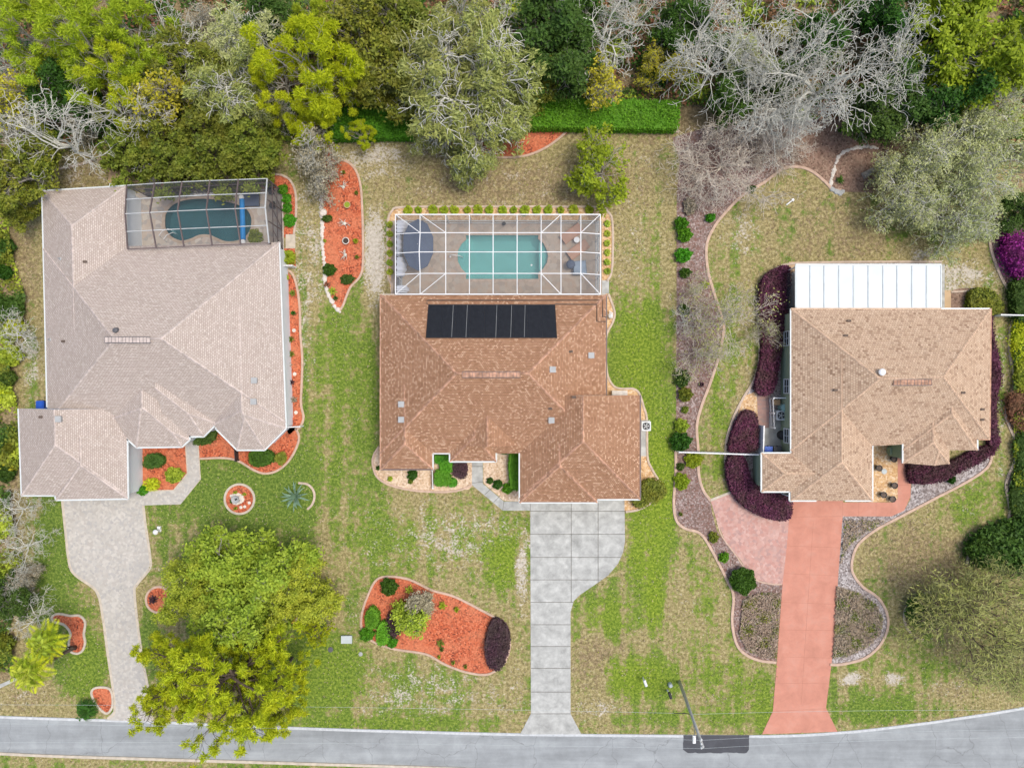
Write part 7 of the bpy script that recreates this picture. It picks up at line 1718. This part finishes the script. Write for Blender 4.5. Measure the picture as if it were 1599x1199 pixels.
m = MB(); c0 = P(952, 492, .03); 
for k in (0, 1, 2): m.tube([c0 + Vector((-.1 + .12 * k, .3 - .08 * k, .1)), c0 + Vector((-.1 + .12 * k, .3 - .08 * k, .9)), c0 + Vector((-.1 + .12 * k, -.35, .9)), c0 + Vector((-.1 + .12 * k, -.35, .1))], .035, 8)
m.lathe(c0 + Vector((0, -.1, 0)), [(.2, 0), (.2, .45), (.1, .55)], 12); tag(m.build('pool_pump', M['white']), 'white pool pump and pipes by the right end of the middle house', 'pump')
# dark pots and porch column of the right house
for i, (x, y, lb) in enumerate([(1392.5, 716, 'dark plant pot under the porch column'), (1369.5, 730, 'dark plant pot against the garage wall of the courtyard'), (1393.5, 757, 'dark plant pot in the middle of the tan rock courtyard'), (1376.5, 771.5, 'dark plant pot at the lower left of the courtyard'), (1390.5, 778, 'dark plant pot at the lower right of the courtyard')]):
    c0 = P(x, y, .03); r = empty('flower_pot', c0, lb, 'pot', 'dark pots in the tan rock courtyard'); m = MB(); m.lathe(c0, [(.17, 0), (.26, .35), (.30, .42), (.30, .47), (.24, .47), (.23, .4)], 16); m.build('pot', M['dark'], r); m = MB(); m.lathe(c0, [(.23, .3), (.23, .42), (.08, .43)], 12); m.build('soil', M['bark_dark'], r)
c0 = P(1390, 703, .03); r = empty('porch_column', c0, 'pale sage round column on a square base by the courtyard door', 'column')
m = MB(); m.box(c0 + Vector((0, 0, .3)), (.62, .62, .6)); m.box(c0 + Vector((0, 0, .63)), (.72, .72, .08)); m.build('base', M['wallsage'], r); m = MB(); m.tube([c0 + Vector((0, 0, .65)), c0 + Vector((0, 0, 2.9))], .17, 16); m.build('shaft', M['sagecover'], r); m = MB(); m.box(c0 + Vector((0, 0, 2.92)), (.5, .5, .1)); m.build('capital', M['sagecover'], r)
m = MB(); m.lathe(P(1381, 736, .03), [(.25, 0), (.26, .03), (.15, .05)], 9); tag(m.build('stepping_stone', M['utility']), 'grey green flat stone in the tan rock courtyard', 'stone')

# ------------------------------------------------------------------ utility pole, wires, mailboxes, boxes
base = P(1061, 1064); topp = P(1098, 1166, 11.2); up_ = empty('utility_pole', base, 'tall grey concrete utility pole leaning out over the road patch', 'utility pole')
m = MB(); m.tube([base, base.lerp(topp, .5), topp], [.16, .13, .10], 12); m.build('shaft', M['polegrey'], up_, smooth=True)
att = base.lerp(topp, .55); arm = att + Vector((-1.5, .15, .1))
m = MB(); m.tube([att, att + Vector((-.5, .02, -.15)), arm], .035, 6); m.build('bracket', M['dark'], up_)
m = MB(); m.bar(topp + Vector((-.06, -.2, -.35)), topp + Vector((-.12, .5, -.35)), .09, .09); m.build('crossarm', M['polegrey'], up_)
insu = []
for d_ in (-.18, .12, .46):
    c0 = topp + Vector((-.08, d_, -.28)); m = MB(); m.lathe(c0, [(.04, 0), (.08, .05), (.05, .09), (.08, .13), (.03, .2)], 10); m.build('insulator', M['white'], up_); insu.append(c0 + Vector((0, 0, .18)))
lamp = P(1084, 1154, 9.0)
m = MB(); m.tube([att.lerp(topp, .15), lamp + Vector((0, .5, .2)), lamp + Vector((0, .3, 0))], .025, 6); m.build('lamp_arm', M['grey'], up_)
m = MB(); m.box(lamp, (.24, .62, .16)); m.box(lamp + Vector((0, 0, .1)), (.17, .45, .06)); m.build('lamp_head', M['white'], up_)
def wire(a, b, label, sag=.4, r_=.009):
    m = MB(); pts = [a.lerp(b, t / 14) - Vector((0, 0, sag * 4 * (t / 14) * (1 - t / 14))) for t in range(15)]; m.tube(pts, r_, 4); tag(m.build('power_line', M['utility']), label, 'power line')
TOPZ = insu[0].z
wire(insu[0], P(1720, 1150, TOPZ), 'lower power line running right from the utility pole over the road'); wire(insu[0], P(-160, 1160, TOPZ), 'lower power line running left from the utility pole over the road')
wire(insu[2], P(1720, 1138, TOPZ), 'upper power line running right from the utility pole'); wire(insu[2], P(-160, 1128, TOPZ), 'upper power line running left from the utility pole past the front trees')
wire(att, P(1720, 1110, att.z), 'thin lower cable running right from the bracket of the utility pole'); wire(arm, P(-160, 1100, att.z), 'thin lower cable running left from the bracket of the utility pole')
def mailbox(px, py, label, mt):
    c0 = P(px, py); r = empty('mailbox', c0, label, 'mailbox'); m = MB(); m.bar(c0, c0 + Vector((0, 0, 1.05)), .1); m.build('post', M['white'], r)
    m = MB(); a = c0 + Vector((-.1, .28, 1.15)); b = c0 + Vector((.1, -.28, 1.15)); m.tube([a, b], .13, 12); m.box(c0 + Vector((0, 0, 1.07)), (.24, .5, .12), rz=.36); m.build('box', M[mt], r)
mailbox(1042, 1077, 'black mailbox with pale post beside the utility pole', 'dark'); mailbox(1004, 1058, 'small white mailbox on the lawn left of the utility pole', 'white')
m = MB(); c0 = P(1046, 1068, .02); m.lathe(c0, [(.2, 0), (.2, .35), (.14, .45)], 12); tag(m.build('utility_pedestal', M['utility']), 'pale green round pedestal between black mailbox and utility pole', 'utility box')
m = MB(); c0 = P(542, 997, .02); m.box(c0 + Vector((0, 0, .12)), (.95, .65, .24)); m.box(c0 + Vector((0, 0, .26)), (1.02, .72, .05)); tag(m.build('utility_box', M['utility']), 'pale blue-grey utility box lid on the lawn left of the red front bed', 'utility box')
m = MB(); c0 = P(516, 1014, .02); m.lathe(c0, [(.25, 0), (.25, .04), (.1, .05)], 14); tag(m.build('manhole_lid', M['darkgrey']), 'small dark oval meter lid below the pale utility box', 'meter lid')
m = MB(); c0 = P(563, 1021, .02); m.lathe(c0, [(.2, 0), (.2, .04), (.1, .05)], 12); tag(m.build('manhole_lid', M['grey']), 'small grey meter lid at the lower left of the red front bed', 'meter lid')
m = MB(); c0 = P(249, 828, .02); m.lathe(c0, [(.16, 0), (.1, .12), (.09, .7), (.22, .74), (.24, .8), (.1, .95)], 12); m.box(c0 + Vector((0, .28, .1)), (.3, .25, .2)); tag(m.build('garden_statue', M['white']), 'small white garden ornament on the lawn right of the left driveway', 'ornament')
m = MB(); c0 = P(28, 329, .1); m.box(c0 + Vector((0, 0, .15)), (.95, .5, .4), rz=-.15); m.box(c0 + Vector((0, 0, .37)), (1.0, .55, .05), rz=-.15); tag(m.build('storage_box', M['utility']), 'pale grey box on the grass left of the left house', 'box')
m = MB(); c0 = P(1233, 316, .06); m.tube([c0 + Vector((-.3, -.25, 0)), c0 + Vector((.3, .22, 0))], .07, 8); m.lathe(c0 + Vector((.3, .22, -.05)), [(.13, 0), (.13, .14), (.05, .16)], 10); tag(m.build('drain_pipe', M['white']), 'white pipe lying on the back lawn of the right lot', 'pipe')
m = MB(); c0 = P(497, 287, .02); m.lathe(c0, [(.2, 0), (.2, .3), (.12, .4)], 10); tag(m.build('garden_hose_reel', M['dark']), 'small black pot at the head of the rock edge of the tall red bed', 'pot')
m = MB(); a, b = P(1348, 275, .12), P(1378, 258, .16); m.tube([a, a.lerp(b, .5) + Vector((0, 0, .05)), b], [.33, .27, .2], 10); tag(m.build('fallen_log', M['bark_pale']), 'thick grey log lying inside the white rock line', 'log')

# ------------------------------------------------------------------ grass tufts: roughen the lawns and creep over the edges of the paving (nobody could count them)
def tufts(n=130000):
    r = np.random.default_rng(77); fx, fy, G, H, Sd = COVER
    X = -48.5 + 97 * r.random(n); Y = -36.5 + 60 * r.random(n)
    px = X / SC + 799.5; py = 599.5 - Y / SC
    polys = FLATS + [[(a, b) for a, b in tp] + [(a, b) for a, b in reversed(bp_)]]
    for sub in (R1, R2, R3):
        for ze, pts, pl in sub.subs: polys.append(pts)
    for q in ([(197, 279), (443, 279), (443, 420), (197, 390)], [(608, 332), (952, 332), (952, 462), (608, 462)], [(1232, 409), (1473, 409), (1473, 485), (1232, 485)]): polys.append([tuple(P(a, b).xy) for a, b in q])
    hard = np.zeros(n, bool)
    jx = X + r.normal(size=n) * .05; jy = Y + r.normal(size=n) * .05
    for pl in polys:
        A = np.array(pl); lo, hi = A.min(0), A.max(0); k = np.where((jx > lo[0]) & (jx < hi[0]) & (jy > lo[1]) & (jy < hi[1]))[0]
        ins = np.zeros(len(k), bool); x, y = jx[k], jy[k]
        for i in range(len(A)):
            x1, y1 = A[i]; x2, y2 = A[(i + 1) % len(A)]
            if abs(y2 - y1) > 1e-9: ins ^= ((y1 > y) != (y2 > y)) & (x < (x2 - x1) * (y - y1) / (y2 - y1) + x1)
        hard[k] |= ins
    ix = np.clip(np.searchsorted(fx, X), 0, len(fx) - 1); iy = np.clip(np.searchsorted(fy, Y), 0, len(fy) - 1)
    g = G[iy, ix]; hv = H[iy, ix]; sd_ = Sd[iy, ix]
    clump = np.sin(X * 1.9 + np.sin(Y * 1.3) * 2) * np.cos(Y * 2.3 + np.sin(X * 1.7) * 2) + .6 * np.sin(X * 5.1 + Y * 3.3) * np.cos(Y * 4.7 - X * 2.1)
    keep = ~hard & (py > 205) & (px > 20) & (clump + r.normal(size=n) * .5 > .15) & (r.random(n) > sd_ * .7)
    X, Y, g, clump, hv = X[keep], Y[keep], g[keep], clump[keep], hv[keep]
    C = np.column_stack([X, Y, .03 + .05 * r.random(len(X))]); V, F = leaves_np(C, .055, r, .9, 2.6)
    me = np_mesh('grass', V, F, M['L_mid']); me.materials.append(M['L_olive']); me.materials.append(M['L_tan']); me.materials.append(M['L_dark'])
    u = r.random(len(X)); idx = np.where(u < g * .42 * np.clip(hv * 2 - .3, 0, 1), 0, np.where(u < .15 + g * .55, 1, 2)); idx = np.where((r.random(len(X)) < .16) & (clump > .9), 3, idx)
    me.polygons.foreach_set('material_index', idx.astype(np.int32))
    tag(link_mesh('grass', me), 'rough grass tufts and weeds growing all over the lawns', 'grass', None, 'stuff')
tufts()
